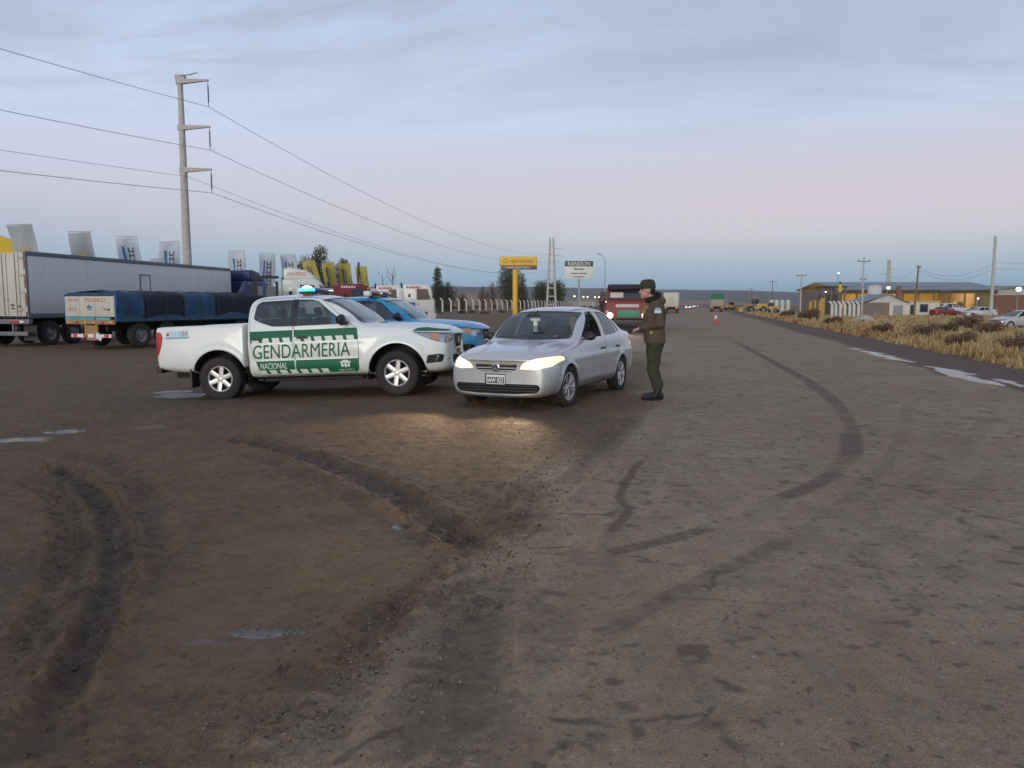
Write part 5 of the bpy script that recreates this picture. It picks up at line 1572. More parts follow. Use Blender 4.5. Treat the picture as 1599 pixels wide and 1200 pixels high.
for k in range(9):                                    # webbing straps over the sheets
    x = .5 + k * .95
    MB().tube([(x, -1.30, 1.05), (x, -1.305, 1.5), (x, -1.29, 1.86), (x + .01, -1.10, 2.075), (x, 0, 2.165), (x, 1.10, 2.075), (x, 1.29, 1.86), (x, 1.305, 1.5), (x, 1.30, 1.05)], .016, 5).build('strap', m_black, dp)
for k in range(12):                                   # panel joints and rubbing strip on the box trailer
    x = .95 + k * 1.24
    for sg in (1, -1): MB().span((x - .012, sg * (WT / 2 - .021), ZB + .20), (x + .012, sg * (WT / 2 - .0135), ZT - .18)).build('panel_joint', m_panel, tr)
for k in range(14):
    for sg in (1, -1): Box('side_marker', (.6 + k * 1.08, sg * (WT / 2 + .008), ZB + .10), (.09, .012, .035), m_amber if k % 2 else m_rail, tr)

# ---- tractor units
def tractor(label, paint, loc, rz, fairing=True, text=None, lower=None, group=None, sleeper=True, z=None, textmat=None):
    t = empty('tractor_unit', (*loc, gz(*loc) if z is None else z), R(rz), label, 'truck', group)
    lower = lower or paint
    # cab: side outline (x forward) pulled across with rounded corners
    out_ = [(-1.15, 1.0), (-1.15, 2.75), (.55, 2.78), (.80, 2.60), (1.02, 1.75), (1.06, 1.25), (1.06, .95), (.72, .9), (.4, 1.0)]
    MB().prism(out_, lambda p, q: (p[0], q, p[1]), -1.22, 1.22).build('cab', paint, t, bevel=.07, fixn=True)
    lo = MB().prism([(.62, .42), (.55, .98), (1.065, .96), (1.12, .72), (1.10, .40)], lambda p, q: (p[0], q, p[1]), -1.23, 1.23).build('bumper', paint, t, bevel=.05, fixn=True)
    ws = MB().prism([(.835, 2.50), (1.035, 1.72), (1.06, 1.72), (.86, 2.50)], lambda p, q: (p[0], q, p[1]), -1.08, 1.08).build('windscreen', m_glass_flat, t, fixn=True)
    gr = MB().span((1.06, -.70, 1.0), (1.075, .70, 1.55)).build('grille', m_black, t)
    for k in range(4): Box('grille_bar', (1.083, 0, 1.08 + .13 * k), (.02, 1.36, .035), m_steel, gr)
    for sg in (1, -1):
        d = MB().prism([(-.28, 1.05), (-.28, 2.60), (.62, 2.60), (.90, 1.75), (.94, 1.05)], lambda p, q: (p[0], q, p[1]), sg * 1.215, sg * 1.232).build('door', paint, t, fixn=True)
        MB().prism([(-.20, 1.78), (-.20, 2.48), (.56, 2.48), (.78, 1.80)], lambda p, q: (p[0], q, p[1]), sg * 1.233, sg * 1.242).build('window', m_glass_flat, d, fixn=True)
        Box('handle', (-.12, sg * 1.245, 1.5), (.18, .03, .04), m_black, d)
        MB().box((.98, sg * 1.42, 2.15), (.14, .22, .55)).cyl((.85, sg * 1.2, 2.45), (.95, sg * 1.40, 2.42), .02, n=6).build('mirror', m_black, t, bevel=.02)
        Box('headlight', (1.115, sg * .88, .70), (.05, .34, .18), m_reflector, t, bevel=.03)
        MB().box((-.72, sg * 1.226, 2.05), (.16, .012, .22)).build('vent', m_black, t, bevel=.004)
        MB().span((-2.9, sg * 1.02, .42), (-1.6, sg * 1.21, .98)).build('fuel_tank', lower if lower is not paint else m_steel, t, bevel=.08)
        MB().span((-1.62, sg * 1.10, .95), (-1.17, sg * 1.21, 2.55)).build('side_deflector', paint, t, bevel=.03)
        truck_wheel(t, .15, sg * 1.03)
        for x in (-3.55, -4.85): truck_wheel(t, x, sg * .98)
        if lower is not paint: MB().span((-1.13, sg * 1.221, 1.02), (-.31, sg * 1.23, 1.62)).build('colour_panel', lower, t)
    MB().span((-5.5, -.48, .62), (.4, -.36, .92)).span((-5.5, .36, .62), (.4, .48, .92)).box((-4.2, 0, 1.08), (1.1, .9, .12)).box((-5.5, 0, .75), (.1, 2.3, .25)).build('chassis', m_under, t)
    MB().cyl((-1.4, .75, .9), (-1.4, .75, 2.9), .07).build('exhaust_stack', m_black, t, smooth=50)
    if fairing:
        f = MB().prism([(-1.10, 2.76), (-1.10, 3.28), (-.75, 3.34), (.05, 3.22), (.45, 2.90), (.5, 2.77)], lambda p, q: (p[0], q, p[1]), -1.12, 1.12).build('roof_fairing', paint, t, bevel=.12, fixn=True, segs=3)
        if text:
            for sg in (1, -1): lettering(text, .3, textmat or m_redbright, f, frame_mat((-.40, sg * 1.126, 3.02), (-sg, 0, 0), (0, 0, 1)), .002, width=1.05, height=.17)
    else:
        if text:
            for sg in (1, -1): marks(t, textmat or m_redbright, (-.45, sg * 1.236, 2.58), (-sg, 0, 0), (0, 0, 1), [(-.5 + k * .17, -.07, -.37 + k * .17, .07 - .02 * (k % 2)) for k in range(6)])
        MB().prism([(.62, 2.70), (.95, 2.62), (.95, 2.55), (.70, 2.60)], lambda p, q: (p[0], q, p[1]), -1.1, 1.1).build('sun_visor', m_black, t, fixn=True)
    t.scale = (1.0, 1.0, 1.1)
    return t
m_glass_flat = mat('dark_cab_glass', (.03, .04, .05), .08, spec=.8, coat=.5)
tractor('dark navy truck cab coupled to the front of the white box trailer', m_navy, (-16.3, 48.3), 80, True)
tractor('white truck cab with rounded roof fairing lettered in red', m_cabwhite, (-11.7, 45.5), 8, True, 'DON PEDRO')
tractor('red truck cab with white lettering in front of yellow banners', m_red, (-11.3, 56), 25, False, True, textmat=m_white_print)
tractor('white truck cab with blue lower panel parked furthest right', m_cabwhite, (-6.65, 58), 4, False, True, m_blue2)
tractor('white truck cab between the red cab and the rightmost cab', m_cabwhite, (-9.0, 60.5), 4, False, True, m_blue2)
# trailer headboard frame behind the dark tarpaulins
hb = empty('headboard_frame', (-12.9, 42, gz(-12.9, 42)), R(15), 'black steel headboard frame with one blue post behind tarped trailer', 'frame')
MB().span((-.6, -.05, 0), (-.48, .07, 3.0)).build('post', m_black, hb); MB().span((.46, -.05, 0), (.6, .07, 2.85)).build('post', m_black, hb)
MB().span((-.62, -.06, 3.0), (.64, .08, 3.14)).build('top_beam', m_black, hb)
MB().span((-.18, -.04, 0), (-.06, .06, 2.98)).build('blue_post', m_tarp_blue, hb)
MB().span((-.45, .02, 0.2), (.45, .05, 2.6)).build('steel_sheet', m_rail, hb)
MB().prism([(-.7, 0), (-.7, 2.6), (-1.1, 2.9), (-1.9, 1.2), (-1.9, 0)], lambda p, q: (p[0], q, p[1]), -.3, .3).build('folded_sheet', m_navy, hb, bevel=.1, fixn=True)

# ---- red lorry coming towards the camera
lr = empty('lorry', (6.45, 44.0, 0), R(-103), 'red lorry with one headlight glaring, green panel under the grille', 'truck')
cabp = [(-1.3, .75), (-1.3, 2.30), (-1.1, 2.42), (.35, 2.42), (.60, 2.30), (.82, 1.75), (1.0, 1.66), (1.08, 1.2), (1.08, .72)]
MB().prism(cabp, lambda p, q: (p[0], q, p[1]), -1.16, 1.16).build('cab', m_red, lr, bevel=.08, fixn=True)
MB().prism([(.635, 2.26), (.835, 1.80), (.865, 1.80), (.665, 2.26)], lambda p, q: (p[0], q, p[1]), -1.02, 1.02).build('windscreen', m_glass_flat, lr, fixn=True)
MB().span((.69, -.95, 1.86), (.83, -.25, 2.16)).build('windscreen_reflection', m_door, lr)  # pale block added over the glass as a painted reflection
MB().prism([(.3, 2.40), (.3, 2.62), (.72, 2.56), (.95, 2.36), (.90, 2.30), (.62, 2.40)], lambda p, q: (p[0], q, p[1]), -1.10, 1.10).build('sun_visor', m_black, lr, bevel=.02, fixn=True)
MB().span((1.075, -.62, 1.36), (1.095, .62, 1.52)).build('name_strip', mat('name_strip', (.55, .50, .48), .6), lr)
MB().span((1.082, -.52, .82), (1.10, .66, 1.20)).build('green_panel', mat('panel_green', (.02, .26, .14), .5), lr, bevel=.01)
MB().span((1.0, -1.18, .42), (1.22, 1.18, .70)).build('bumper', m_black, lr, bevel=.04)
MB().span((1.0, -1.1, .22), (1.1, 1.1, .40)).build('air_dam', m_under, lr)
for sg in (1, -1):
    h = MB().lathe([(0, .02), (.09, .02), (.12, .05), (.13, 0), (.13, -.05)], 20, Matrix.Translation((1.10, sg * .92, .92)) @ Matrix.Rotation(math.pi / 2, 4, 'Y')).build('headlight', m_steel, lr, smooth=50)
    MB().ball((1.13, sg * .92, .92), (.05, .16, .16), 16, 10).build('lens', lamp_mat('lorry_lamp_lit', (1.0, .74, .36), 4.5) if sg < 0 else m_lens if False else (lamp_mat('lorry_lamp_dim', (1.0, .8, .5), .7)), h, smooth=60)
    MB().span((1.06, sg * 1.0, 1.05), (1.10, sg * 1.15, 1.18)).build('indicator', m_amber, lr)
    MB().box((.75, sg * 1.36, 1.95), (.06, .16, .42)).cyl((.6, sg * 1.15, 2.2), (.72, sg * 1.34, 2.15), .015, n=6).cyl((.8, sg * 1.15, 1.7), (.75, sg * 1.34, 1.8), .015, n=6).build('mirror', m_black, lr)
    dd = MB().prism([(-.9, .95), (-.9, 2.28), (.32, 2.28), (.60, 1.75), (.62, .95)], lambda p, q: (p[0], q, p[1]), sg * 1.155, sg * 1.172).build('door', m_red, lr, fixn=True)
    MB().prism([(-.8, 1.62), (-.8, 2.2), (.26, 2.2), (.48, 1.70)], lambda p, q: (p[0], q, p[1]), sg * 1.173, sg * 1.18).build('window', m_glass_flat, dd, fixn=True)
    truck_wheel(lr, .1, sg * .98, .48); truck_wheel(lr, -4.2, sg * .95, .48)
MB().span((-7.2, -1.2, 1.05), (-1.45, 1.2, 2.35)).build('cargo_body', m_tarp_navy, lr, bevel=.05)
MB().span((-7.0, -.5, .6), (.6, .5, .95)).build('chassis', m_under, lr)
head_lamp(lr, (1.25, -.92, .92), (1, .06, -.07), 900, R(60))

# ---- two lorries further along the road, seen from behind
def far_lorry(label, loc, rz, boxm, tarp=None, lights=True):
    t = empty('lorry', (*loc, gz(*loc)), R(rz), label, 'truck')
    MB().span((.02, -1.25, 1.05), (7.5, 1.25, 3.45 if not tarp else 2.5)).build('cargo_box', boxm, t, bevel=.03)
    if tarp: MB().prism([(-1.27, 2.4), (-1.27, 3.1), (-1.0, 3.5), (0, 3.6), (1.0, 3.5), (1.27, 3.1), (1.27, 2.4)], lambda p, q: (q, p[0], p[1]), -.02, 7.5).build('tarpaulin', tarp, t, bevel=.05, fixn=True)
    for sg in (1, -1):
        d = MB().span((-.03, sg * .02, 1.12), (.02, sg * 1.2, 3.36 if not tarp else 2.42)).build('rear_door', boxm, t, bevel=.01)
        MB().cyl((-.05, sg * .35, 1.15), (-.05, sg * .35, 3.3 if not tarp else 2.4), .025, n=6).build('lock_rod', m_steel, d)
        Box('tail_light', (-.03, sg * .95, .85), (.05, .30, .14), mat('tail_lit', (.5, .05, .03), .4, emit=(1, .25, .08), es=1.2) if 'tail_lit' not in MATS else MATS['tail_lit'], t)
        Box('mud_flap', (.25, sg * .9, .5), (.03, .6, .6), m_black, t)
        for x in (1.2, 2.4, 8.2): truck_wheel(t, x, sg * .95)
    MB().span((0, -1.2, .62), (.1, 1.2, .78)).span((.1, -.5, .7), (8.5, .5, 1.05)).build('chassis', m_under, t)
    MB().span((7.7, -1.2, .8), (9.4, 1.2, 2.9)).build('cab', m_cabwhite, t, bevel=.1)
    return t
far_lorry('white box lorry seen from behind just right of the officer', (xat(1046.5, 135), 135), 77, m_door)
far_lorry('lorry with green tarpaulin top seen from behind on the road', (xat(1118, 155), 155), 77, mat('cargo_tan', (.34, .29, .22), .7), mat('tarp_green', (.015, .16, .09), .7))
# ================================================================== STREET FURNITURE
# traffic cone
tcx = gpt(1117.5, 506)
cn = empty('traffic_cone', (*tcx, gz(*tcx) + .02), 0, 'orange traffic cone with pale collar standing on the road', 'traffic cone')
m_orange = mat('cone_orange', (.62, .10, .045), .55, var=.1)
cb = MB().lathe([(.19, .04), (.11, .40)], 20).build('lower_cone', m_orange, cn, smooth=50)
MB().lathe([(.112, .40), (.072, .62)], 20).build('collar', m_white_print, cn, smooth=50)
MB().lathe([(.07, .62), (.035, .84), (.02, .85)], 20).build('tip', m_orange, cn, smooth=50)
MB().box((0, 0, .025), (.46, .46, .05)).build('base', m_orange, cn, bevel=.015)

# ---- banners on bowed poles along the dealer's yard
m_bgrey = mat('banner_grey', (.36, .38, .40), .8, var=.06)
m_bwhite = mat('banner_white', (.55, .60, .68), .8, var=.05)
m_byellow = mat('banner_yellow', (.42, .37, .075), .8, var=.1)
m_bblue = mat('banner_blue', (.06, .22, .40), .8)
m_bdark = mat('banner_dark', (.03, .05, .08), .8)
m_bgold = mat('banner_gold', (.52, .42, .26), .8)
BAN = [(41, 346, 40, 'g', -7), (133, 358, 44, 'g', -4), (205, 366, 47, 'w', -7), (270, 374, 51, 'w', -2), (372, 389, 60, 'w', -7), (420, 393, 63, 'w', 0), (453, 395, 64.5, 'w', -3), (484, 404, 72.6, 'y', -14), (515, 407, 76, 'y', -6), (540, 409, 78, 'y', -5), (565, 414, 84.6, 'y', -8)]
WORDS = {'g': 'dull grey banner', 'w': 'white banner with blue and black upright lettering', 'y': 'yellow banner with dark upright stripes'}
PLACE = ['furthest left, beside the yellow tent', 'second from the left', 'left of the tall pylon, leaning', 'nearest left of the concrete pylon', 'first one right of the pylon', 'with straight top, above the black frame', 'beside the brown trees', 'leaning most, leftmost of the yellow ones', 'second of the yellow ones', 'third of the yellow ones, above the red cab', 'rightmost of the yellow ones, beside a dark post']
for i, (u, v, D, kd, lean) in enumerate(BAN):
    x = xat(u, D); top = at(u, v, D).z
    w_ = 1.22 if kd != 'y' else 1.16; hgt_ = 3.4
    bn = empty('banner', (x, D, gz(x, D)), 0, f'{WORDS[kd]}, {PLACE[i]}', 'banner', 'banners along the truck yard')
    def edge_x(z, s): return math.sin(R(-lean)) * (z - top) * -1.0
    sk_ = math.tan(R(lean))
    def bx(z): return (top - z) * -sk_ + .05 * math.sin(z * 1.8 + i)
    MB().tube([(w_ / 2 + bx(z * top) + .02 - .0, .03, z * top) for z in (0, .3, .5, .7, .85, .95, 1.0)], [.04, .035, .03, .028, .025, .02, .018], 8).build('pole', m_steel, bn, smooth=50)
    MB().tube([(w_ / 2 + bx(top) + .03, .03, top), (-w_ / 2 + bx(top), .02, top - .05 + .03 * (i % 3))], .016, 6).build('top_arm', m_steel, bn)
    b = MB(); nu, nv = 10, 18; vs = []
    for jv in range(nv + 1):
        z = top - .04 - hgt_ * jv / nv
        for iu in range(nu + 1):
            t = iu / nu
            vs.append((-w_ / 2 + w_ * t + bx(z), .07 * math.sin(t * 7 + jv * .35 + i) + .02 * math.sin(jv * .9 + i * 2), z - .05 * (1 - t)))
    b.add(vs, [(jv * (nu + 1) + iu, jv * (nu + 1) + iu + 1, (jv + 1) * (nu + 1) + iu + 1, (jv + 1) * (nu + 1) + iu) for jv in range(nv) for iu in range(nu)])
    cl = b.mesh(smooth=180)
    put('cloth', cl, {'g': m_bgrey, 'w': m_bwhite, 'y': m_byellow}[kd], bn)
    def on_cloth(t, zz):
        jv = (top - .04 - zz) / hgt_ * nv; z = zz
        return (-w_ / 2 + w_ * t + bx(z), .07 * math.sin(t * 7 + jv * .35 + i) + .02 * math.sin(jv * .9 + i * 2) - .012, z - .05 * (1 - t))
    def strip(t0, t1, z0, z1, m_, n=8, name='print'):
        bb = MB(); vv = []
        for k in range(n + 1):
            for q in range(4): vv.append(on_cloth(t0 + (t1 - t0) * q / 3, z0 + (z1 - z0) * k / n))
        bb.add(vv, [(k * 4 + q, k * 4 + q + 1, k * 4 + q + 5, k * 4 + q + 4) for k in range(n) for q in range(3)])
        return bb.build(name, m_, bn)
    if kd == 'w':
        strip(.26, .38, top - 2.4, top - .55, m_bblue)
        for k in range(6):                            # upright lettering: a stack of block letters
            z0 = top - .62 - k * .33
            strip(.50, .56, z0 - .27, z0, m_bdark, 3, 'letter_stroke'); strip(.72, .78, z0 - .27, z0, m_bdark, 3, 'letter_stroke')
            strip(.56, .72, z0 - .27 + (.1 if k % 2 else 0), z0 - .20 + (.1 if k % 2 else 0), m_bdark, 2, 'letter_stroke')
    elif kd == 'y':
        strip(.32, .42, top - 2.6, top - .5, m_bdark); strip(.52, .58, top - 2.7, top - .6, m_bdark); strip(.45, .49, top - 2.5, top - .7, m_bgold)
    else:
        strip(.35, .7, top - 1.35, top - 1.1, m_bgold, 4); strip(.30, .75, top - 1.65, top - 1.5, m_bwhite, 4)

# dark leaning post beside the yellow banners
pst = at(560, 410, 70)
tag(MB().tube([(pst.x - .2, 70, 0), (pst.x, 70, pst.z)], .10, 8).build('post', mat('rust_post', (.12, .06, .035), .8), smooth=50), 'thin dark rusty post leaning across the last yellow banner', 'post')

# yellow pavilion tent behind the box trailer
tx = xat(4, 42)
tent = empty('tent', (tx, 42, gz(tx, 42)), R(20), 'bright yellow peaked tent rising behind the box trailer', 'tent')
m_tenty = mat('tent_yellow', (.80, .52, .01), .6, var=.05)
b = MB()
b.add([(-2, -2, 4.35), (2, -2, 4.35), (2, 2, 4.35), (-2, 2, 4.35), (0, 0, 5.35), (-2, -2, 3.9), (2, -2, 3.9), (2, 2, 3.9), (-2, 2, 3.9)], [(0, 1, 4), (1, 2, 4), (2, 3, 4), (3, 0, 4), (5, 6, 1, 0), (6, 7, 2, 1), (7, 8, 3, 2), (8, 5, 0, 3)])
b.build('canopy', m_tenty, tent)
for a in (-1.95, 1.95):
    for c in (-1.95, 1.95): MB().cyl((a, c, 0), (a, c, 4.0), .04, n=8).build('leg', m_steel, tent)

# shiny tank roof showing over the trailer
tp = at(247, 404, 62)
tk = empty('storage_tank', (tp.x, 62, 0), 0, 'silver tank whose shining dome shows over the trailer roof', 'tank')
MB().lathe([(.75, 0), (.75, tp.z - .45)], 28).build('shell', m_alloy, tk, smooth=50)
MB().lathe([(.75, tp.z - .45), (.72, tp.z - .25), (.55, tp.z - .08), (.3, tp.z), (0, tp.z + .02)], 28).build('dome', m_alloy, tk, smooth=50)

# ---- signs
nd = 100.0
p0 = at(780, 421, nd); p1 = at(839, 401, nd)
cx = (p0.x + p1.x) / 2
nh = empty('sign', (at(804.5, 480, nd).x, nd, 0), 0, 'yellow dealer sign with dark lower strip on a yellow pole', 'sign')
ox = nh.location.x
m_signy = mat('sign_yellow', (.80, .48, .035), .5, var=.04)
m_signd = mat('sign_brown', (.16, .12, .085), .5)
zt_, zm, zb_ = at(0, 401, nd).z, at(0, 415.5, nd).z, at(0, 421, nd).z
wd = p1.x - p0.x
MB().span((p0.x - ox, -.22, zm), (p1.x - ox, .22, zt_)).build('panel', m_signy, nh, bevel=.16, segs=4)
MB().span((p0.x - ox + .12, -.20, zb_ - .02), (p1.x - ox - .02, .20, zm - .015)).build('lower_strip', m_signd, nh, bevel=.1, segs=3)
MB().cyl((0, 0, 0), (0, 0, zb_), .32, n=16).build('pole', m_signy, nh, smooth=50)
lettering('NEW HOLLAND', .6, m_signd, nh, frame_mat((p0.x - ox + wd * .60, -.225, (zt_ + zm) / 2 - .02), (1, 0, 0), (0, 0, 1)), .004, width=wd * .60, height=.42, bold=.01)
MB().lathe([(.20, 0), (.27, 0), (.27, .01), (.20, .01), (.20, 0)], 20, Matrix.Translation((p0.x - ox + wd * .16, -.23, (zt_ + zm) / 2)) @ Matrix.Rotation(math.pi / 2, 4, 'X')).build('emblem', m_signd, nh)
lettering('CONSTRUCTION', .3, m_white_print, nh, frame_mat((p0.x - ox + wd * .48, -.208, (zb_ + zm) / 2), (1, 0, 0), (0, 0, 1)), .004, width=wd * .62, height=.24)
rd = 105.0
q0 = at(882, 436, rd); q1 = at(926, 408, rd); oxr = at(904, 480, rd).x
rs = empty('sign', (oxr, rd, 0), 0, 'white sign board with dark green lettered header on grey pole', 'sign')
MB().span((q0.x - oxr, -.10, q0.z), (q1.x - oxr, .10, q1.z)).build('board', mat('sign_white', (.70, .72, .68), .5, var=.03), rs, bevel=.03)
zh = q1.z - (q1.z - q0.z) * .30
MB().span((q0.x - oxr - .01, -.115, zh), (q1.x - oxr + .01, .115, q1.z + .01)).build('header', mat('sign_darkgreen', (.045, .075, .05), .5), rs, bevel=.02)
lettering('RANDON', .6, m_white_print, rs, frame_mat(((q0.x + q1.x) / 2 - oxr, -.118, (zh + q1.z) / 2), (1, 0, 0), (0, 0, 1)), .004, width=2.9, height=.52, bold=.0)
marks(rs, m_ink, ((q0.x + q1.x) / 2 - oxr, -.104, zh - .38), (1, 0, 0), (0, 0, 1), [(-.62, -.10, -.50, .22), (-.45, -.06, -.22, .10), (-.16, -.06, .08, .10), (.14, -.06, .36, .12), (.42, -.06, .68, .08)])
marks(rs, m_ink, ((q0.x + q1.x) / 2 - oxr, -.104, zh - .98), (1, 0, 0), (0, 0, 1), [(-1.05, 0, -.7, .13), (-.64, 0, -.30, .13), (-.24, 0, -.04, .13), (.12, 0, .5, .13), (.56, 0, .98, .13)])
marks(rs, m_ink, ((q0.x + q1.x) / 2 - oxr, -.104, zh - 1.42), (1, 0, 0), (0, 0, 1), [(-.72, 0, -.4, .12), (-.33, 0, .05, .12), (.12, 0, .42, .12), (.5, 0, .7, .12)])
MB().span((-.13, -.1, 0), (.13, .1, q0.z)).build('pole', mat('sign_pole', (.30, .33, .32), .6), rs)

# ---- power line
def monopole(name, loc, label, hts, arms, top, r0, r1, cat='pylon'):
    t = empty(name, (*loc, 0), 0, label, cat)
    MB().cyl((0, 0, 0), (0, 0, top), r0, r1, n=20).build('shaft', m_concrete, t, smooth=50)
    return t
PY = Vector((at(293, 420, 65).x, 65, 0)); ztop = at(288, 122, 65).z
py = monopole('pylon', (PY.x, PY.y), 'tall concrete pylon with three arms pointing right', None, None, ztop, .39, .20)
wires = []
dirn = (Vector((at(861, 480, 223).x, 223, 0)) - PY).normalized(); acr = Vector((dirn.y, -dirn.x, 0))
ARM = []
for k, (v_, vw) in enumerate(((128, 170), (200, 237), (266, 303))):
    z = at(300, v_, 65).z; zw = at(340, vw, 65).z
    ln_ = 2.55
    e = acr * ln_
    a = MB().add([Vector((-.30, -.18, z - .22)), Vector((-.30, .18, z - .22)), Vector((-.30, .18, z + .22)), Vector((-.30, -.18, z + .22)),
                  e + Vector((0, -.08, z - .10)), e + Vector((0, .08, z - .10)), e + Vector((0, .08, z + .03)), e + Vector((0, -.08, z + .03))],
                 [(0, 3, 2, 1), (4, 5, 6, 7), (0, 1, 5, 4), (1, 2, 6, 5), (2, 3, 7, 6), (3, 0, 4, 7)])
    am = a.build('arm', m_concrete, py, bevel=.02, fixn=True)
    ins = MB()
    zz = [z - .1 - (z - .1 - zw) * t for t in np.linspace(0, 1, 25)]
    rr = [.025] * 4 + [.07 if q % 2 else .035 for q in range(17)] + [.025] * 4
    ins.tube([e * .97 + Vector((0, 0, q)) for q in zz], rr, 8).build('insulator', mat('insulator', (.10, .10, .12), .35) if 'insulator' not in MATS else MATS['insulator'], am)
    ARM.append((PY + e * .97 + Vector((0, 0, zw)), z))
MB().span((-.34, -.2, ztop - .10), (.42, .2, ztop + .22)).build('cap', m_concrete, py, bevel=.02)
MB().tube([(.1, -.2, ztop + .1), (.9, -.3, ztop + .16), (1.5, -.25, ztop + .34)], .04, 6).build('earth_wire_horn', m_steel, py)
# second pylon: twin concrete legs tied together
P2 = Vector((at(861, 480, 223).x, 223, 0)); zt2 = at(861, 372, 223).z
p2 = empty('pylon', (P2.x, P2.y, 0), 0, 'distant twin-leg concrete pylon between the two signs', 'pylon')
for sg in (1, -1): MB().cyl((sg * 1.25, 0, 0), (sg * .42, 0, zt2), .36, .24, n=12).build('leg', m_concrete, p2, smooth=50)
for k in range(8):
    z = zt2 * (k + .6) / 8.6; hw = 1.25 + (.42 - 1.25) * z / zt2
    MB().span((-hw, -.12, z - .16), (hw, .12, z + .16)).build('tie_beam', m_concrete, p2)
A2 = []
for v_ in (389, 400, 411):
    z = at(861, v_, 223).z
    MB().tube([(.3, 0, z + .25), (1.6, 0, z + .15), (3.2, 0, z - .15)], [.14, .10, .07], 6).build('arm', m_concrete, p2)
    A2.append(P2 + Vector((3.0, 0, z - 1.0)))
m_wire = mat('wire', (.20, .20, .22), .6)
def cable(a, b, sag, r=.022, n=36):
    a = Vector(a); b = Vector(b)
    return [a + (b - a) * (i / n) - Vector((0, 0, sag * 4 * (i / n) * (1 - i / n))) for i in range(n + 1)]
spn = P2 - PY
names = ['uppermost', 'middle', 'lowest']
for k in range(3):
    a = ARM[k][0]; prev = a - spn + Vector((0, 0, .3))
    MBw = MB().tube(cable(prev, a, 3.4), .019, 5).tube(cable(a, A2[k], 3.8 if k else 4.2), .019, 5)
    tag(MBw.build('power_cable', m_wire), f'{names[k]} of the thick power cables hung from the pylon arms', 'cable', 'cables of the power line')
zt4 = at(305, 276, 65).z
MB4 = MB().tube(cable(PY + Vector((.3, 0, zt4)) - spn, PY + Vector((.3, 0, zt4)), 3.0), .014, 5).tube(cable(PY + Vector((.3, 0, zt4)), P2 + Vector((0, 0, at(861, 425, 223).z)), 3.4), .014, 5)
tag(MB4.build('power_cable', m_wire), 'thin cable fixed to the pylon shaft under the lowest arm', 'cable', 'cables of the power line')

# ---- lamp posts and wooden poles
def lamp_post(u, vt, vb, D, label, arm=-1, lit=False, group=None, colr=None):
    a = at(u, vb, D); z1 = at(u, vt, D).z; z0 = gz(a.x, D)
    t = empty('street_lamp', (a.x, D, z0), 0, label, 'street lamp', group)
    h_ = z1 - z0
    MB().tube([(0, 0, 0), (0, 0, h_ * .5), (0, 0, h_ * .86)], [.12, .09, .07], 10).build('pole', m_steel, t, smooth=50)
    MB().tube([(0, 0, h_ * .86), (arm * .1, 0, h_ * .92), (arm * .55, 0, h_ * .985), (arm * .8, 0, h_)], [.06, .055, .05, .045], 8).build('arm', m_steel, t, smooth=50)
    MB().ball((arm * 1.0, 0, h_ - .01), (.38, .16, .09), 12, 8).build('lantern', m_steel if not lit else m_lamp_warm, t, smooth=60)
    return t
m_lamp_warm = lamp_mat('lamp_warm', (1.0, .68, .30), 4)
m_lamp_white = lamp_mat('lamp_white', (1.0, .97, .86), 8)
lamp_post(944, 397, 482, 140, 'slim curved street lamp right of the white sign board')
def utility(u, vt, vb, D, label, arms=(), m_=None, r=.14, tilt=0, z=None):
    a = at(u, vb, D); z0 = gz(a.x, D); h_ = at(u, vt, D).z - z0
    t = empty('utility_pole', (a.x, D, z0), 0, label, 'utility pole', 'poles along the right of the road')
    t.rotation_euler = (0, R(tilt), 0)
    MB().cyl((0, 0, 0), (0, 0, h_), r, r * .7, n=10).build('pole', m_ or m_concrete, t, smooth=50)
    for (f, w_) in arms:
        am = MB().box((0, -.05, h_ * f), (w_, .12, .14)).build('cross_arm', m_rail, t)
        for s_ in (-.45, .45): MB().cyl((w_ * s_, 0, h_ * f + .05), (w_ * s_, 0, h_ * f + .32), .05, n=6).build('insulator', m_rail, am)
    return t, Vector((a.x, D, z0 + h_))
m_polew = mat('wood_pole', (.20, .12, .085), .85, var=.3, scale=3)
u1, U1 = utility(1547.5, 369, 486, 120, 'tallest bare concrete pole near the right edge', (), None, .27)
u2, U2 = utility(1427, 415, 492, 118, 'reddish wooden pole leaning right beside the small white house', ((.97, .6),), m_polew, .16, 2.6)
u3, U3 = utility(1345.5, 402, 490, 128, 'pole with a wide crossarm left of the white water tank', ((.93, 2.0), (.63, 1.0)), None, .17)
u4, U4 = utility(1249.5, 427, 491, 150, 'thin crossarm pole left of the yellow posts', ((.94, 1.9),), None, .14)
u5, U5 = utility(1205, 438, 486, 260, 'small far pole with crossarm above the yellow machines', ((.95, 2.6),), m_polew, .16)
u6, U6 = utility(1173, 450, 484, 330, 'faintest farthest crossarm pole near the road', ((.95, 2.6),), m_polew, .16)
for k in range(2):
    tag(MB().tube(cable(U2 + Vector((.1, 0, -.3 - .3 * k)), U1 + Vector((0, 0, -3.9 - .9 * k)), 1.6), .022, 5).tube(cable(U1 + Vector((0, 0, -3.9 - .9 * k)), U1 + Vector((26, -18, -2.6 - .6 * k)), .9), .022, 5).build('wire', m_wire),
        f'{("upper", "lower")[k]} wire running from the leaning wooden pole to the right edge', 'wire', 'wires on the right')
tag(MB().tube(cable(U3 + Vector((0, 0, -4)), U2 + Vector((0, 0, -.4)), 1.4), .02, 5).build('wire', m_wire), 'sagging wire between the crossarm pole and the wooden pole', 'wire', 'wires on the right')
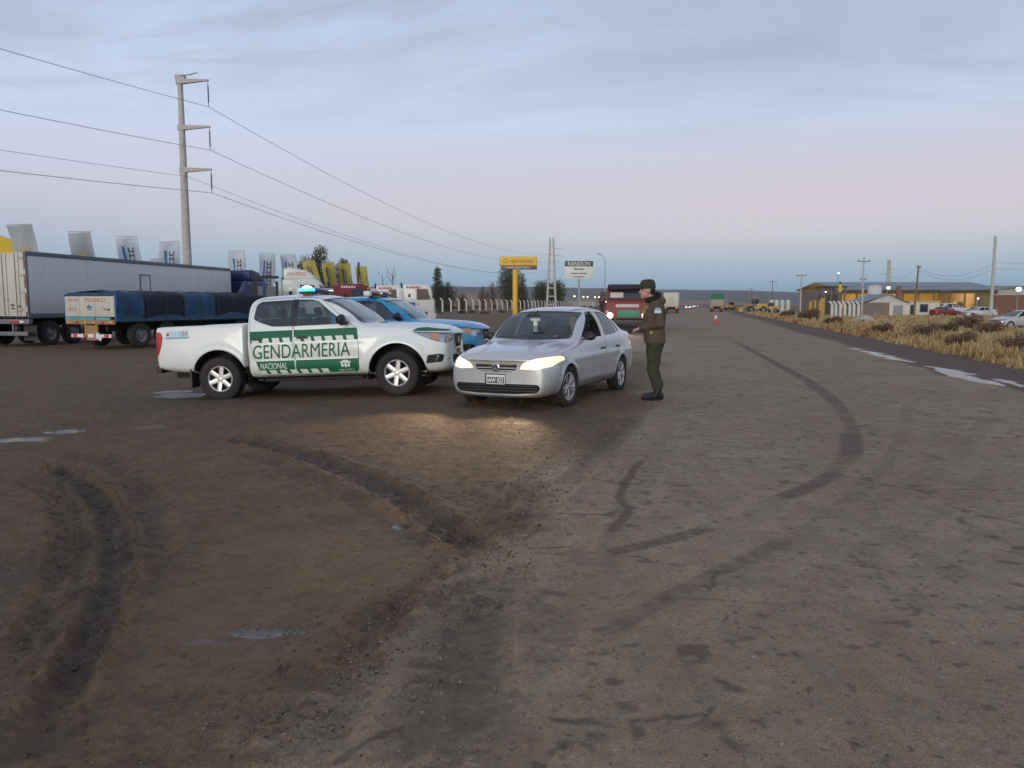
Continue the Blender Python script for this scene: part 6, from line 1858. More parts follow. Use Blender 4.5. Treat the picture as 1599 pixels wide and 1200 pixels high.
# far pylon on the right with arms both ways
D3 = 250
a3 = at(1385.5, 470, D3); z3 = at(1385.5, 406, D3).z
p3 = empty('pylon', (a3.x, D3, 0), 0, 'far grey pylon with short arms above the shed roof', 'pylon')
for sg in (1, -1): MB().cyl((sg * .5, 0, 0), (sg * .3, 0, z3), .34, .26, n=10).build('leg', m_concrete, p3, smooth=50)
for v_, s_ in ((421, 1), (429, -1), (434, 1)): MB().tube([(s_ * .2, 0, at(0, v_, D3).z), (s_ * 3.1, 0, at(0, v_, D3).z + .1)], [.16, .09], 6).build('arm', m_concrete, p3)

# ---- concrete-post fence beyond the yard: every post its own
fA, fB = Vector((xat(662, 145), 145, 0)), Vector((xat(930, 420), 420, 0))
fn = empty('fence', (fA.x, fA.y, 0), 0, 'wire fence with bent white concrete posts beyond the yard', 'fence')
pm = MB().span((-.16, -.13, 0), (.16, .13, 2.1)).add([(-.16, -.13, 2.1), (.16, -.13, 2.1), (.16, .13, 2.1), (-.16, .13, 2.1), (-.55, -.11, 2.62), (-.30, -.11, 2.72), (-.30, .11, 2.72), (-.55, .11, 2.62)], [(0, 1, 5, 4), (1, 2, 6, 5), (2, 3, 7, 6), (3, 0, 4, 7), (4, 5, 6, 7)]).mesh()
m_fpost = mat('fence_post', (.62, .60, .55), .85, var=.1)
t = 0.0; fp = []
while t < 1:
    p = (fB - fA) * t; o = put('post', pm, m_fpost, fn); o.location = p; fp.append(p); t += .0205
wb = MB()
for z in (.5, 1.1, 1.7, 2.1): wb.tube([fp[0] + Vector((0, 0, z)), fp[-1] + Vector((0, 0, z))], .02, 4)
wb.build('strand_wires', m_wire, fn)
# ================================================================== LAND BEHIND, TREES, BUILDINGS
m_hill = mat('hill_scrub', (.13, .115, .10), .95, var=.25, scale=.01)
m_hill2 = mat('hill_dry_slope', (.27, .185, .115), .95, var=.3, scale=.02)
def hill(name, D, depth, prof, m_, seed):
    us = np.linspace(prof[0][0], prof[-1][0], 150); vv = np.interp(us, [p[0] for p in prof], [p[1] for p in prof])
    b = MB(); vs = []; rows = [(-1.0, 0), (-.7, .12), (-.45, .38), (-.2, .72), (-.06, .95), (0, 1.0), (.15, .9), (.6, .4), (1, 0)]
    for (t, hf) in rows:
        for u, v in zip(us, vv):
            y = D + depth * t
            crest = at(u, v, D)
            n_ = float(fbm(np.array([u * .05]), np.array([t * 3.]), 1, 4, seed)[0]) - .5
            n2 = float(fbm(np.array([u * .012 + 7]), np.array([t]), 1, 3, seed)[0]) - .5
            vs.append((crest.x, y + n2 * depth * .3, max(-1, crest.z * hf * (1 + n_ * .5 * (1 - hf) + n_ * .07))))
    n = len(us)
    b.add(vs, [(r * n + i, r * n + i + 1, (r + 1) * n + i + 1, (r + 1) * n + i) for r in range(len(rows) - 1) for i in range(n - 1)])
    return tag(b.build(name, m_, smooth=180, fixn=True), kind='structure')
hill('hills', 3600, 1300, [(-500, 458), (0, 455), (400, 452), (560, 450), (690, 447), (800, 447), (930, 450), (1060, 452), (1180, 454), (1290, 457), (1450, 459), (1700, 462), (2100, 464)], m_hill, 3)
hill('hills', 1500, 500, [(300, 474), (560, 470), (660, 460), (720, 457), (800, 461), (880, 466), (960, 468), (1040, 467), (1110, 471), (1200, 474)], m_hill2, 8)

def rand_dir():
    z = random.uniform(-1, 1); a = random.uniform(0, 6.283); r = math.sqrt(1 - z * z)
    return Vector((r * math.cos(a), r * math.sin(a), z))
def leaf_mass(clumps, n, ls, seed, droop=0):
    """many small leaf faces filling uneven clumps"""
    random.seed(seed); vs = []; fs = []
    tot = sum(c[1][0] * c[1][1] * c[1][2] for c in clumps)
    for (c, r) in clumps:
        k = max(20, int(n * (r[0] * r[1] * r[2]) ** .8 / sum((q[1][0] * q[1][1] * q[1][2]) ** .8 for q in clumps)))
        for _ in range(k):
            d = rand_dir(); q = random.random() ** .45
            p = Vector((c[0] + d.x * r[0] * q, c[1] + d.y * r[1] * q, c[2] + d.z * r[2] * q))
            a = rand_dir(); b_ = a.orthogonal().normalized(); s = ls * random.uniform(.6, 1.4)
            if droop: a = (a + Vector((0, 0, -droop))).normalized(); b_ = a.orthogonal().normalized()
            i = len(vs)
            vs += [p + a * s, p + b_ * s * .5, p - a * s, p - b_ * s * .5]
            fs.append((i, i + 1, i + 2, i + 3))
    me = bpy.data.meshes.new('crown'); me.from_pydata([tuple(v) for v in vs], [], fs); me.update()
    return me
m_bark = mat('bark', (.09, .07, .055), .9, var=.3, scale=8)
LEAF = {'olive': mat('leaf_olive', (.085, .085, .040), .8, var=.5, scale=2.5), 'dark': mat('leaf_dark', (.058, .066, .034), .8, var=.5, scale=2.5),
        'brown': mat('leaf_brown', (.150, .092, .046), .85, var=.5, scale=2.5), 'rust': mat('leaf_rust', (.15, .085, .048), .85, var=.5, scale=2.5)}
def tree(u, vt, vb, D, wpx, leaf, label, shape='oval', n=2600, bare=False):
    bpt = at(u, vb, D); h_ = at(u, vt, D).z; w_ = wpx / FPX * D
    z0 = gz(bpt.x, D)
    t = empty('tree', (bpt.x, D, z0), 0, label, 'tree', 'trees behind the yard'); random.seed(int(u * 7))
    tr_ = MB().tube([(0, 0, 0), (.05 * w_, 0, h_ * .3), (-.03 * w_, .1, h_ * .6), (0, 0, h_ * .9)], [w_ * .05, w_ * .035, w_ * .02, w_ * .006], 8)
    cl = []
    for k in range(17):
        f = .12 + .84 * k / 16
        half = {'oval': math.sin(math.pi * min(1, f * 1.02)) ** .6, 'cone': (1.08 - f) * 1.1, 'wide': 1 - abs(f - .55) * .9}[shape] * w_ * .5
        a = k * 2.4 + random.random(); rr = half * random.uniform(.35, .75)
        c = (rr * math.cos(a), rr * math.sin(a) * .8, h_ * f)
        s = max(.17 * w_, half * random.uniform(.6, .9))
        cl.append((c, (s, s, s * random.uniform(.8, 1.15))))
        tr_.tube([(0, 0, h_ * f * .62), (c[0] * .5, c[1] * .5, h_ * f * .85), c], [w_ * .018, w_ * .01, w_ * .004], 5)
    tr_.build('trunk', m_bark, t, smooth=60)
    put('crown', leaf_mass(cl, int(n * 2.2), .030 * max(w_, 3.5), int(u)), LEAF[leaf], t)
    return t
tree(472, 402, 470, 105, 40, 'brown', 'brownish tree behind the last white banner', 'wide', 2600)
tree(499, 388, 470, 112, 46, 'olive', 'tallest tree behind the yellow banners', 'wide', 3000)
tree(534, 404, 470, 118, 30, 'brown', 'thin brown tree behind the third yellow banner', 'wide', 1800)
tree(574, 440, 470, 112, 16, 'dark', 'small dark bush-like tree left of the white cabs', 'oval', 900)
tree(684, 418, 485, 176, 34, 'dark', 'dark conical tree right of the white truck cabs', 'cone', 3400)
tree(699, 440, 485, 180, 28, 'dark', 'lower dark tree leaning on the conical one', 'oval', 1800)
tree(722, 460, 484, 190, 17, 'rust', 'low rust-coloured tree behind the fence', 'wide', 900)
tree(754, 446, 483, 215, 18, 'rust', 'smaller of two reddish trees left of the yellow sign', 'oval', 1100)
tree(769, 440, 483, 220, 20, 'rust', 'taller of two reddish trees left of the yellow sign', 'oval', 1300)
tree(797, 412, 482, 250, 38, 'olive', 'tall greyish tree behind the yellow sign pole', 'oval', 3200)
tree(816, 428, 482, 255, 26, 'dark', 'dark tree right of the yellow sign pole', 'cone', 1800)
tree(846, 441, 482, 300, 32, 'olive', 'rounded tree left of the twin-leg pylon', 'wide', 2200)
tree(868, 440, 482, 312, 34, 'olive', 'rounded tree right of the twin-leg pylon', 'wide', 2200)
tree(941, 455, 482, 120, 12, 'rust', 'small dark bare tree beside the red lorry', 'wide', 500)
# bare saplings behind the cabs
for (u, vt, D) in ((597, 425, 66), (612, 420, 66)):
    a = at(u, 470, D); h_ = at(u, vt, D).z; b = MB(); random.seed(u)
    b.tube([(0, 0, 0), (.1, 0, h_ * .5), (.05, 0, h_)], [.06, .04, .008], 6)
    for k in range(12):
        f = random.uniform(.4, .92); an = random.uniform(0, 6.28); ln_ = random.uniform(.5, 1.1)
        b.tube([(.08, 0, h_ * f), (.08 + ln_ * .5 * math.cos(an), ln_ * .4 * math.sin(an), h_ * f + .6 * ln_), (.08 + ln_ * .7 * math.cos(an), ln_ * .6 * math.sin(an), h_ * f + 1.2 * ln_)], [.02, .012, .005], 4)
    t = empty('tree', (a.x, D, 0), 0, 'leafless thin sapling behind the two white cabs, ' + ('left one' if u < 605 else 'right one'), 'tree', 'bare saplings')
    b.build('branches', m_bark, t)
# scrub band at the foot of the far fence
def scrub(name, label, spots, leaf, n_each, ls, seed):
    random.seed(seed); cl = []
    for (x, y, s) in spots: cl.append(((x, y, gz(x, y) + s * .35), (s * 1.5, s, s * .7)))
    return tag(put(name, leaf_mass(cl, n_each * len(spots), ls, seed), LEAF[leaf]), label, 'scrub', kind='stuff')
random.seed(4)
scrub('scrub', 'low brown scrub along the far fence and beyond the yard', [(xat(random.uniform(560, 950), y_), y_, random.uniform(.4, .9)) for y_ in [random.uniform(230, 420) for _ in range(90)]], 'rust', 110, .28, 4)
scrub('scrub', 'dark weeds growing along the edge of the truck yard', [(xat(random.uniform(600, 900), y_), y_, random.uniform(.25, .6)) for y_ in [random.uniform(125, 150) for _ in range(30)]], 'olive', 90, .16, 6)

# ---- right verge: dry grass, far too much to count
m_grass = bpy.data.materials.new('dry_grass'); m_grass.use_nodes = True
gn = m_grass.node_tree.nodes; gl_ = m_grass.node_tree.links
ga = gn.new('ShaderNodeAttribute'); ga.attribute_name = 'tone'
grm = gn.new('ShaderNodeValToRGB'); gl_.new(ga.outputs['Fac'], grm.inputs[0])
for i, (p, c) in enumerate(((0, (.085, .082, .032)), (.25, (.22, .165, .070)), (.52, (.47, .365, .19)), (.78, (.41, .265, .115)), (1, (.22, .105, .040)))):
    e = grm.color_ramp.elements[i] if i < 2 else grm.color_ramp.elements.new(p)
    e.position = p; e.color = (*c, 1)
gl_.new(grm.outputs[0], gn['Principled BSDF'].inputs['Base Color']); gn['Principled BSDF'].inputs['Roughness'].default_value = .8
def grass():
    n = 46000
    y = 14 + 118 * RNG.random(n) ** 1.5
    off = RNG.random(n) ** 1.3 * (5 + .75 * y)
    x = 7.7 + ROAD_K * y + off
    pat = fbm(x, y, .22, 3, 91); pat2 = fbm(x, y, .9, 3, 95)
    keep = (pat2 + .25 * RNG.random(n) > .44 + .25 * np.exp(-off / .5) * RNG.random(n)) & (x < .80 * y + 3)
    x, y, off, pat, pat2 = [a[keep] for a in (x, y, off, pat, pat2)]; n = len(x)
    z = base_z(x, y) - .02
    h = (.11 + .42 * pat2 ** 1.4) * (.5 + .9 * RNG.random(n)) * np.where(off < 1.2, .8, 1.0)
    vs = np.zeros((n, 9, 3)); tone = np.zeros((n, 9))
    for k in range(3):
        a = RNG.random(n) * 6.283; le = RNG.random(n) * .5 + .1; w_ = (.008 + .0011 * y) * (1 + RNG.random(n))
        bx_, by_ = x + (RNG.random(n) - .5) * .22, y + (RNG.random(n) - .5) * .22
        dx, dy = np.cos(a), np.sin(a)
        vs[:, 3 * k] = np.stack([bx_ - dy * w_, by_ + dx * w_, z], -1); vs[:, 3 * k + 1] = np.stack([bx_ + dy * w_, by_ - dx * w_, z], -1)
        hh = h * (.6 + .6 * RNG.random(n))
        vs[:, 3 * k + 2] = np.stack([bx_ + dx * le * hh, by_ + dy * le * hh, z + hh], -1)
    tn = np.clip(.05 + .95 * (.55 * pat + .45 * fbm(x, y, .6, 2, 99)) * 1.12 + (RNG.random(n) - .5) * .35 + .14 * (off < 1.8), 0, 1)
    tone[:] = tn[:, None]
    me = bpy.data.meshes.new('dry_grass'); me.vertices.add(n * 9); me.vertices.foreach_set('co', vs.astype('f').ravel())
    me.loops.add(n * 9); me.loops.foreach_set('vertex_index', np.arange(n * 9, dtype='i'))
    me.polygons.add(n * 3); me.polygons.foreach_set('loop_start', np.arange(0, n * 9, 3, dtype='i')); me.update(calc_edges=True)
    vattr(me, 'tone', tone.ravel()); return me
tag(put('dry_grass', grass(), m_grass), 'tall dry straw-coloured grass and weeds on the right verge', 'grass', kind='stuff')
SHR = [(1262, 506, 1.15, 'rust'), (1440, 540, .8, 'brown'), (1545, 520, 1.0, 'rust'), (1300, 517, .7, 'brown'), (1585, 566, .7, 'rust'), (1500, 556, .6, 'brown'), (1510, 512, 1.3, 'rust'), (1375, 533, .6, 'rust'), (1478, 519, .8, 'olive'), (1230, 500, .9, 'brown')]
WHERE = ['beside the road bend, leftmost rusty one', 'in the middle of the verge', 'just below the parked silver car', 'left of the pale rubble heap', 'nearest one at the right edge', 'near the puddles', 'left of the parked silver car', 'closest to the road edge in mid verge', 'greenish, below the small house', 'farthest one along the road']
for i, (u, v, s, lf) in enumerate(SHR):
    x, y = gpt(u, v, -.3); z = gz(x, y); random.seed(i)
    t = empty('shrub', (x, y, z), 0, f'dry {"green" if lf == "olive" else "brown"} shrub on the verge, {WHERE[i]}', 'shrub', 'shrubs on the verge')
    b = MB()
    for k in range(9):
        a = k * .7; b.tube([(0, 0, 0), (s * .35 * math.cos(a), s * .35 * math.sin(a), s * .5), (s * .7 * math.cos(a), s * .6 * math.sin(a), s * .8)], [.03 * s, .02 * s, .006], 5)
    b.build('stems', m_bark, t)
    put('twigs', leaf_mass([((s * .5 * math.cos(k * 1.3), s * .4 * math.sin(k * 1.3), s * (.3 + .08 * k)), (s * .5, s * .45, s * .35)) for k in range(6)], 900, .045 * max(1, y / 30), i, .2), LEAF[lf], t)

# ---- small white house
def bld(name, u0, u1, D, label, cat='building', rz=0):
    x0, x1 = xat(u0, D), xat(u1, D); z0 = gz((x0 + x1) / 2, D)
    return empty(name, (x0, D, z0), rz, label, cat), x1 - x0, z0
m_cream = mat('cream_wall', (.66, .62, .50), .8, var=.08, scale=.8)
m_greywall = mat('grey_brown_wall', (.23, .18, .14), .85, var=.1, scale=.8)
m_roofgrey = mat('sheet_roof_grey', (.20, .235, .26), .5, var=.12, scale=.4, metal=.3, streak=(4, .3, 1))
m_roofpale = mat('sheet_roof_pale', (.56, .56, .53), .55, var=.1)
hs, hw, z0 = bld('house', 1343, 1464, 138, 'small cream house with a pale gable beside the wooden pole')
k1 = xat(1386, 138) - xat(1343, 138); k2 = xat(1411, 138) - xat(1343, 138); ze = at(0, 473, 138).z - z0; zr = at(0, 460, 138).z - z0
MB().span((0, 0, 0), (k1, 7, ze)).build('wall', m_greywall, hs)  # left wall: its shadow is put into the grey-brown colour
MB().span((k1 + .003, -.05, 0), (hw, 7, ze + .02)).build('wall', m_cream, hs)
xr = xat(1383, 138) - xat(1343, 138)
MB().prism([(xat(1352, 138) - xat(1343, 138), ze + .022), (k2, ze + .022), (xr, zr)], lambda p, q: (p[0], q, p[1]), -.06, 6.9).build('gable', m_roofpale, hs, fixn=True)
MB().add([(-.6, -.5, ze - .05), (xr, -.5, zr + .06), (xr, 7.3, zr + .06), (-.6, 7.3, ze - .05), (k2 + .5, -.5, ze - .05), (k2 + .5, 7.3, ze - .05), (-.6, -.5, ze - .17), (xr, -.5, zr - .06), (k2 + .5, -.5, ze - .17)], [(0, 1, 2, 3), (1, 4, 5, 2), (6, 7, 1, 0), (7, 8, 4, 1)]).build('roof', m_roofgrey, hs)
MB().span((k2 + .51, -.15, ze + .03), (hw + .15, 7.2, ze + .34)).build('parapet', mat('parapet_ochre', (.52, .36, .20), .8), hs)
for (a, b_, c, d) in ((1433, 1446, 488, 475), (1418, 1424, 492, 476)):
    f = MB().span((xat(a, 138) - xat(1343, 138), -.075, max(.05, at(0, c, 138).z - z0)), (xat(b_, 138) - xat(1343, 138), -.052, at(0, d, 138).z - z0)).build('window' if c < 490 else 'door', m_rail, hs)
    MB().span((xat(a, 138) - xat(1343, 138) + .12, -.09, max(.05, at(0, c, 138).z - z0) + .12), (xat(b_, 138) - xat(1343, 138) - .12, -.078, at(0, d, 138).z - z0 - .12)).build('pane', m_glass_flat, f)
MB().span((xat(1392, 138) - xat(1343, 138), -.085, 0), (xat(1407, 138) - xat(1343, 138), -.053, ze * .8)).build('sheet_door', m_steel, hs)

# ---- big open shed with lit interior
sD = 200
sh_, sw, z0 = bld('shed', 1308, 1553, sD, 'long open industrial shed glowing yellow inside under grey roof', 'shed')
zE = at(0, 451.5, sD).z - z0; zR = at(0, 441, sD + 14).z - z0
m_shedin = mat('shed_interior_ochre', (.42, .30, .12), .8, var=.3, scale=.25)
MB().span((0, 27.5, 0), (sw, 28, zE + .2)).build('back_wall', m_shedin, sh_)
for x in (0, sw - .3): MB().span((x, .5, 0), (x + .3, 27.4, zE)).build('end_wall', m_greywall, sh_)
MB().add([(-1, -1, zE), (sw + 1, -1, zE), (sw + 1, 14, zR), (-1, 14, zR), (sw + 1, 29, zE), (-1, 29, zE), (-1, -1, zE - .35), (sw + 1, -1, zE - .35)], [(0, 1, 2, 3), (3, 2, 4, 5), (6, 7, 1, 0)]).build('roof', m_roofgrey, sh_)
for k in range(11):
    x = .4 + (sw - .8) * k / 10
    MB().span((x - .18, -.1, 0), (x + .18, .25, zE - .4)).build('column', mat('shed_column', (.16, .12, .07), .7) if 'shed_column' not in MATS else MATS['shed_column'], sh_)
    MB().span((x - .1, .3, zE - .9), (x + .1, 27, zE - .45)).build('truss', m_rail, sh_)
MB().span((.2, -.15, zE - 1.1), (sw - .2, -.02, zE - .38)).build('fascia', mat('shed_fascia', (.10, .085, .05), .7), sh_)
xs1 = xat(1500, sD) - xat(1308, sD)
MB().span((xs1 + 3.5, 1.0, 0), (sw - .4, 1.3, zE - 1.15)).build('partition', mat('shed_partition', (.24, .19, .08), .8), sh_)
for x in (3, 9, 15, 21, 27, 33):
    MB().span((x, 13, zE - .9), (x + 1.6, 13.25, zE - .75)).build('tube_lamp', lamp_mat('shed_tube_lit', (1, .72, .30), 10) if 'shed_tube_lit' not in MATS else MATS['shed_tube_lit'], sh_)
    ld = bpy.data.lights.new('shed_lamp', 'POINT'); ld.energy = 1700; ld.color = (1, .70, .28); ld.shadow_soft_size = .6
    lo_ = bpy.data.objects.new('shed_lamp', ld); COL.objects.link(lo_); lo_.parent = sh_; lo_.location = (x + .8, 13, zE - 1.4)
# pallets and stacked goods inside
for k in range(14):
    random.seed(k + 90); gx_ = 2 + k * 2.6; hh = random.uniform(1.0, 2.6)
    w2 = empty('stacked_goods', (sh_.location.x + gx_, sD + random.uniform(6, 16), z0), random.uniform(-.3, .3), f'stack of goods inside the lit shed, {["first", "second", "third", "fourth", "fifth", "sixth", "seventh", "eighth", "ninth", "tenth", "eleventh", "twelfth", "thirteenth", "fourteenth"][k]} from its left end', 'stack', 'goods inside the shed')
    cm = [m_wood, m_greywall, m_rail, m_black][k % 4]
    for q in range(int(hh / .5)): MB().span((-.8 + random.uniform(-.1, .1), -.6, .1 + q * .5), (.8 + random.uniform(-.1, .1), .6, .56 + q * .5)).build('crate', cm, w2, bevel=.03)
# annex to the right
ax, aw, z0 = bld('annex_building', 1553.5, 1592, 205, 'pale annex with dark roof beside the shed', 'building')
MB().span((0, 0, 0), (aw, 12, at(0, 452, 205).z - z0)).build('wall', mat('annex_pale', (.42, .41, .36), .8, var=.08, scale=.4), ax)
MB().span((-.3, -.5, at(0, 451.8, 205).z - z0), (aw + .3, 12.5, at(0, 446.5, 205).z - z0)).build('roof', m_roofgrey, ax, bevel=.1)
wl, ww, z0 = bld('wall', 1549, 1680, 170, 'red-brown boundary wall in front of the annex', 'wall')
MB().span((0, 0, 0), (ww, .3, at(0, 461, 170).z - z0)).build('wall_panel', mat('brick_wall', (.20, .10, .075), .85, var=.2, scale=2), wl)
MB().span((-.05, -.05, at(0, 461, 170).z - z0 + .002), (ww, .35, at(0, 460, 170).z - z0)).build('coping', m_concrete, wl)
# white water tank on a stand
D = 146; a = at(1365.5, 463, D); zt1 = at(0, 446, D).z; zt0 = at(0, 463, D).z
wt = empty('water_tank', (a.x, D, gz(a.x, D)), 0, 'white cylindrical water tank on a stand behind the house', 'tank')
g0 = gz(a.x, D)
MB().lathe([(0, zt0 - g0), (1.2, zt0 - g0), (1.22, zt1 - g0 - .25), (1.1, zt1 - g0), (0, zt1 - g0 + .05)], 24).build('drum', m_roofpale, wt, smooth=40)
for q in range(4): MB().cyl((.8 * math.cos(q * 1.57 + .78), .8 * math.sin(q * 1.57 + .78), 0), (.8 * math.cos(q * 1.57 + .78), .8 * math.sin(q * 1.57 + .78), zt0 - g0), .1, n=8).build('leg', m_rail, wt)
a = at(1403, 465, 148); g0 = gz(a.x, 148)
ch = empty('chimney', (a.x, 148, g0), 0, 'squat red-brown chimney right of the water tank', 'chimney')
MB().span((-.38, -.38, 0), (.38, .38, at(0, 449, 148).z - g0)).build('stack', mat('chimney_brick', (.24, .11, .08), .85, var=.2, scale=3), ch)
MB().span((-.46, -.46, at(0, 449, 148).z - g0 + .003), (.46, .46, at(0, 446.5, 148).z - g0)).build('cap', m_rail, ch)
# dark kiosk with yellow sign
kk, kw, z0 = bld('kiosk', 1281, 1317, 160, 'dark steel shelter with a small yellow sign on its roof', 'shelter')
kz = at(0, 449, 160).z - z0
for x in (.1, kw * .4, kw * .72, kw - .1):
    for y in (0, 3): MB().span((x - .12, y, 0), (x + .12, y + .2, kz)).build('post', m_rail, kk)
MB().span((-.2, -.3, kz), (kw + .2, 3.5, kz + .22)).build('roof', m_black, kk)
MB().span((.2, 2.5, 0), (kw - .2, 2.6, kz * .75)).build('back_panel', mat('kiosk_olive', (.10, .09, .05), .8), kk)
MB().span((kw * .66, -.4, kz - .9), (kw * .79, -.32, kz + .55)).build('sign_board', m_signy, kk)
MB().span((kw * .70, -.35, kz + .57), (kw * .76, -.2, kz + 1.1)).build('beacon', m_black, kk)
# yellow bollard columns and white posts
for i, (u, w_, v_) in enumerate(((1263, 3.5, 471), (1270, 3, 469), (1277.5, 3, 470), (1281.5, 5.5, 466))):
    D = 125; x = xat(u, D); z = gz(x, D)
    t = empty('column', (x, D, z), 0, f'yellow painted column by the yard entrance, {["leftmost", "second from left", "third from left", "widest, rightmost"][i]}', 'column', 'yellow columns at the yard entrance')
    w2 = w_ / FPX * D
    MB().span((-w2 / 2, -.2, 0), (w2 / 2, .2, at(0, v_, D).z - z)).build('shaft', mat('column_yellow', (.52, .28, .04), .6, var=.1) if 'column_yellow' not in MATS else MATS['column_yellow'], t, bevel=.03)
    MB().span((-w2 / 2 - .06, -.26, 0), (w2 / 2 + .06, .26, .18)).build('foot', m_concrete, t)
for i, u in enumerate((1297, 1303, 1310, 1317, 1324.5, 1331, 1338)):
    D = 120; x = xat(u, D); z = gz(x, D)
    t = empty('fence_post', (x, D, z), 0, 'pale concrete fence post between shelter and small house, ' + ['leftmost', 'second from left', 'third from left', 'middle one', 'third from right', 'second from right', 'rightmost'][i], 'post', 'pale posts left of the house')
    o = put('shaft', pm, m_fpost, t); o.scale = (1.1, 1, .92)
    MB().span((-.25, -.22, 0), (.25, .22, .1)).build('foot', m_concrete, t)
# lit lamps of the yard
for (u, v, D, lab, rr) in ((1387, 450, 150, 'bright white yard lamp above the small house', .30), (1309, 427, 170, 'pale globe lamp high over the dark shelter', .20), (1590.5, 452, 160, 'glaring floodlight at the end of the annex', .55), (1527, 466.5, 170, 'dim lamp at the right end of the shed', .20), (1289, 456, 150, 'small lamp on the dark shelter', .13)):
    p = at(u, v, D); z = gz(p.x, D)
    t = empty('yard_lamp', (p.x, D, z), 0, lab, 'lamp')
    MB().tube([(0, .2, 0), (0, .2, p.z - z - .3), (0, .05, p.z - z - .05)], [.09, .07, .05], 8).build('pole', m_steel, t, smooth=50)
    MB().ball((0, -.1, p.z - z), (rr, rr * .5, rr * .7), 14, 10).build('lantern', m_lamp_white if u != 1309 else lamp_mat('lamp_pale', (.85, .95, 1), 2.2), t, smooth=60)
for i, (u, v, D) in enumerate(((897, 463, 330), (911, 464, 360), (917.5, 464, 380), (929, 464.5, 400), (935, 464.5, 420), (940.5, 471, 260), (947, 472, 270))):
    p = at(u, v, D); t = empty('street_lamp', (p.x, D, 0), 0, 'tiny warm lit street lamp left of the red lorry, ' + ['leftmost', 'second from left', 'third from left', 'fourth from left', 'fifth from left', 'lower left one', 'lower one next to the lorry'][i], 'street lamp', 'lit lamps far left of the lorry')
    MB().cyl((0, 0, 0), (0, 0, p.z), .12, n=6).build('pole', m_steel, t)
    MB().ball((0, -.1, p.z), (.36, .25, .28), 10, 8).build('lantern', m_lamp_warm, t, smooth=60)

# ---- yellow loaders and white tanks in the distance
def loader(u, v, D, s, label, rz):
    x = xat(u, D); t = empty('wheel_loader', (x, D, gz(x, D)), R(rz), label, 'loader', 'yellow machines', s)
    my = MATS.get('loader_yellow') or mat('loader_yellow', (.45, .30, .03), .5, var=.1)
    MB().prism([(-2.8, .8), (-2.8, 1.9), (-.6, 2.0), (-.4, 1.3), (.9, 1.2), (.9, .8)], lambda p, q: (p[0], q, p[1]), -.9, .9).build('body', my, t, bevel=.06, fixn=True)
    cb_ = MB().span((-.9, -.7, 1.9), (.5, .7, 3.1)).build('cab', m_black, t, bevel=.05)
    MB().span((-1.0, -.78, 3.1), (.6, .78, 3.25)).build('cab_roof', my, cb_)
    for sg in (1, -1):
        MB().tube([(.5, sg * .5, 1.5), (1.7, sg * .5, 1.7), (2.6, sg * .5, .8)], [.14, .14, .1], 6).build('arm', my, t)
        for wx in (-1.9, .7): truck_wheel(t, wx, sg * 1.0, .68)
    MB().prism([(2.5, .15), (3.4, .15), (3.5, .3), (2.9, 1.1), (2.5, 1.1)], lambda p, q: (p[0], q, p[1]), -1.25, 1.25).build('bucket', my, t, fixn=True)
loader(1176, 489, 150, .85, 'yellow wheel loader parked beside the road, larger and nearer', 170)
loader(1201, 487, 190, .75, 'yellow wheel loader behind, right of the larger one', 150)
loader(1141, 486, 210, .65, 'small yellow loader closest to the green-topped lorry', 20)
for i, u in enumerate((1205, 1213, 1222, 1231)):
    D = 215; p = at(u, 468, D); z = gz(p.x, D)
    t = empty('silo', (p.x, D, z), 0, f'white domed silo in the distant row, {["leftmost", "second", "third", "rightmost"][i]}', 'silo', 'white silos beyond the machines')
    MB().lathe([(.62, .3), (.62, p.z - z - .6)], 18).build('shell', m_roofpale, t, smooth=50)
    MB().lathe([(.62, p.z - z - .6), (.45, p.z - z - .2), (0, p.z - z)], 18).build('dome', m_roofpale, t, smooth=50)
    MB().lathe([(.7, 0), (.7, .3), (0, .3)], 18).build('plinth', m_concrete, t)
# rubble heap and pale debris on the verge
def heap(u, v, rx, rz_, label, m_, n=60):
    x, y = gpt(u, v, -.35); z = gz(x, y); b = MB(); random.seed(int(u))
    for k in range(n):
        a = random.random() * 6.28; r = random.random() ** .6; s = random.uniform(.10, .26) * rx / 1.2
        b.ball((rx * r * math.cos(a), rx * .6 * r * math.sin(a), rz_ * (1 - r ** 1.4) * random.uniform(.6, 1)), (s, s * .8, s * .6), 6, 4, Matrix.Rotation(random.random() * 3, 3, rand_dir()))
    o = b.build('rubble_heap', m_); o.location = (x, y, z + .02)
    return tag(o, label, 'rubble')
m_rubble = mat('rubble', (.44, .40, .35), .9, var=.3, scale=3)
heap(1350, 503, 1.5, .8, 'pale rubble heap in the grass below the small house', m_rubble)
heap(1232, 489.5, 2.0, .7, 'pale rubble heap beside the road near the machines', m_rubble)
heap(1250, 496, .7, .4, 'small white debris lying at the road bend', m_rubble, 20)

# ---- parked cars
m_p_white = mat('car_white', (.62, .62, .60), .35, coat=.5, var=.03)
m_p_red = mat('car_red', (.20, .03, .027), .35, coat=.5, var=.05)
m_p_grey = mat('car_grey', (.12, .125, .13), .35, coat=.5, var=.05)
m_p_silver = mat('car_silver', (.55, .55, .53), .32, metal=.4, coat=.5, var=.03)
def parked(u, D, rz, paint, label, s=1.0, lit=False):
    c = copy_tree(sedan, None, {m_silver: paint, **({m_head_on: m_reflector} if not lit else {})}, skip=('headlight_beam', 'number_plate') + (() if lit else ('bulb',)))
    x = xat(u, D); c.location = (x, D, gz(x, D) - .02); c.rotation_euler = (0, 0, R(rz)); c.scale = (s,) * 3
    tag(c, label, 'car', 'parked and distant cars'); return c
parked(1564, 66, 187, m_p_silver, 'silver car parked on the far side of the grass at right edge', 1.06)
parked(1487, 128, 10, m_p_red, 'red car parked in front of the shed', 1.15)
parked(1512, 124, 175, m_p_white, 'white car parked in front of the shed beside the red one', 1.1)
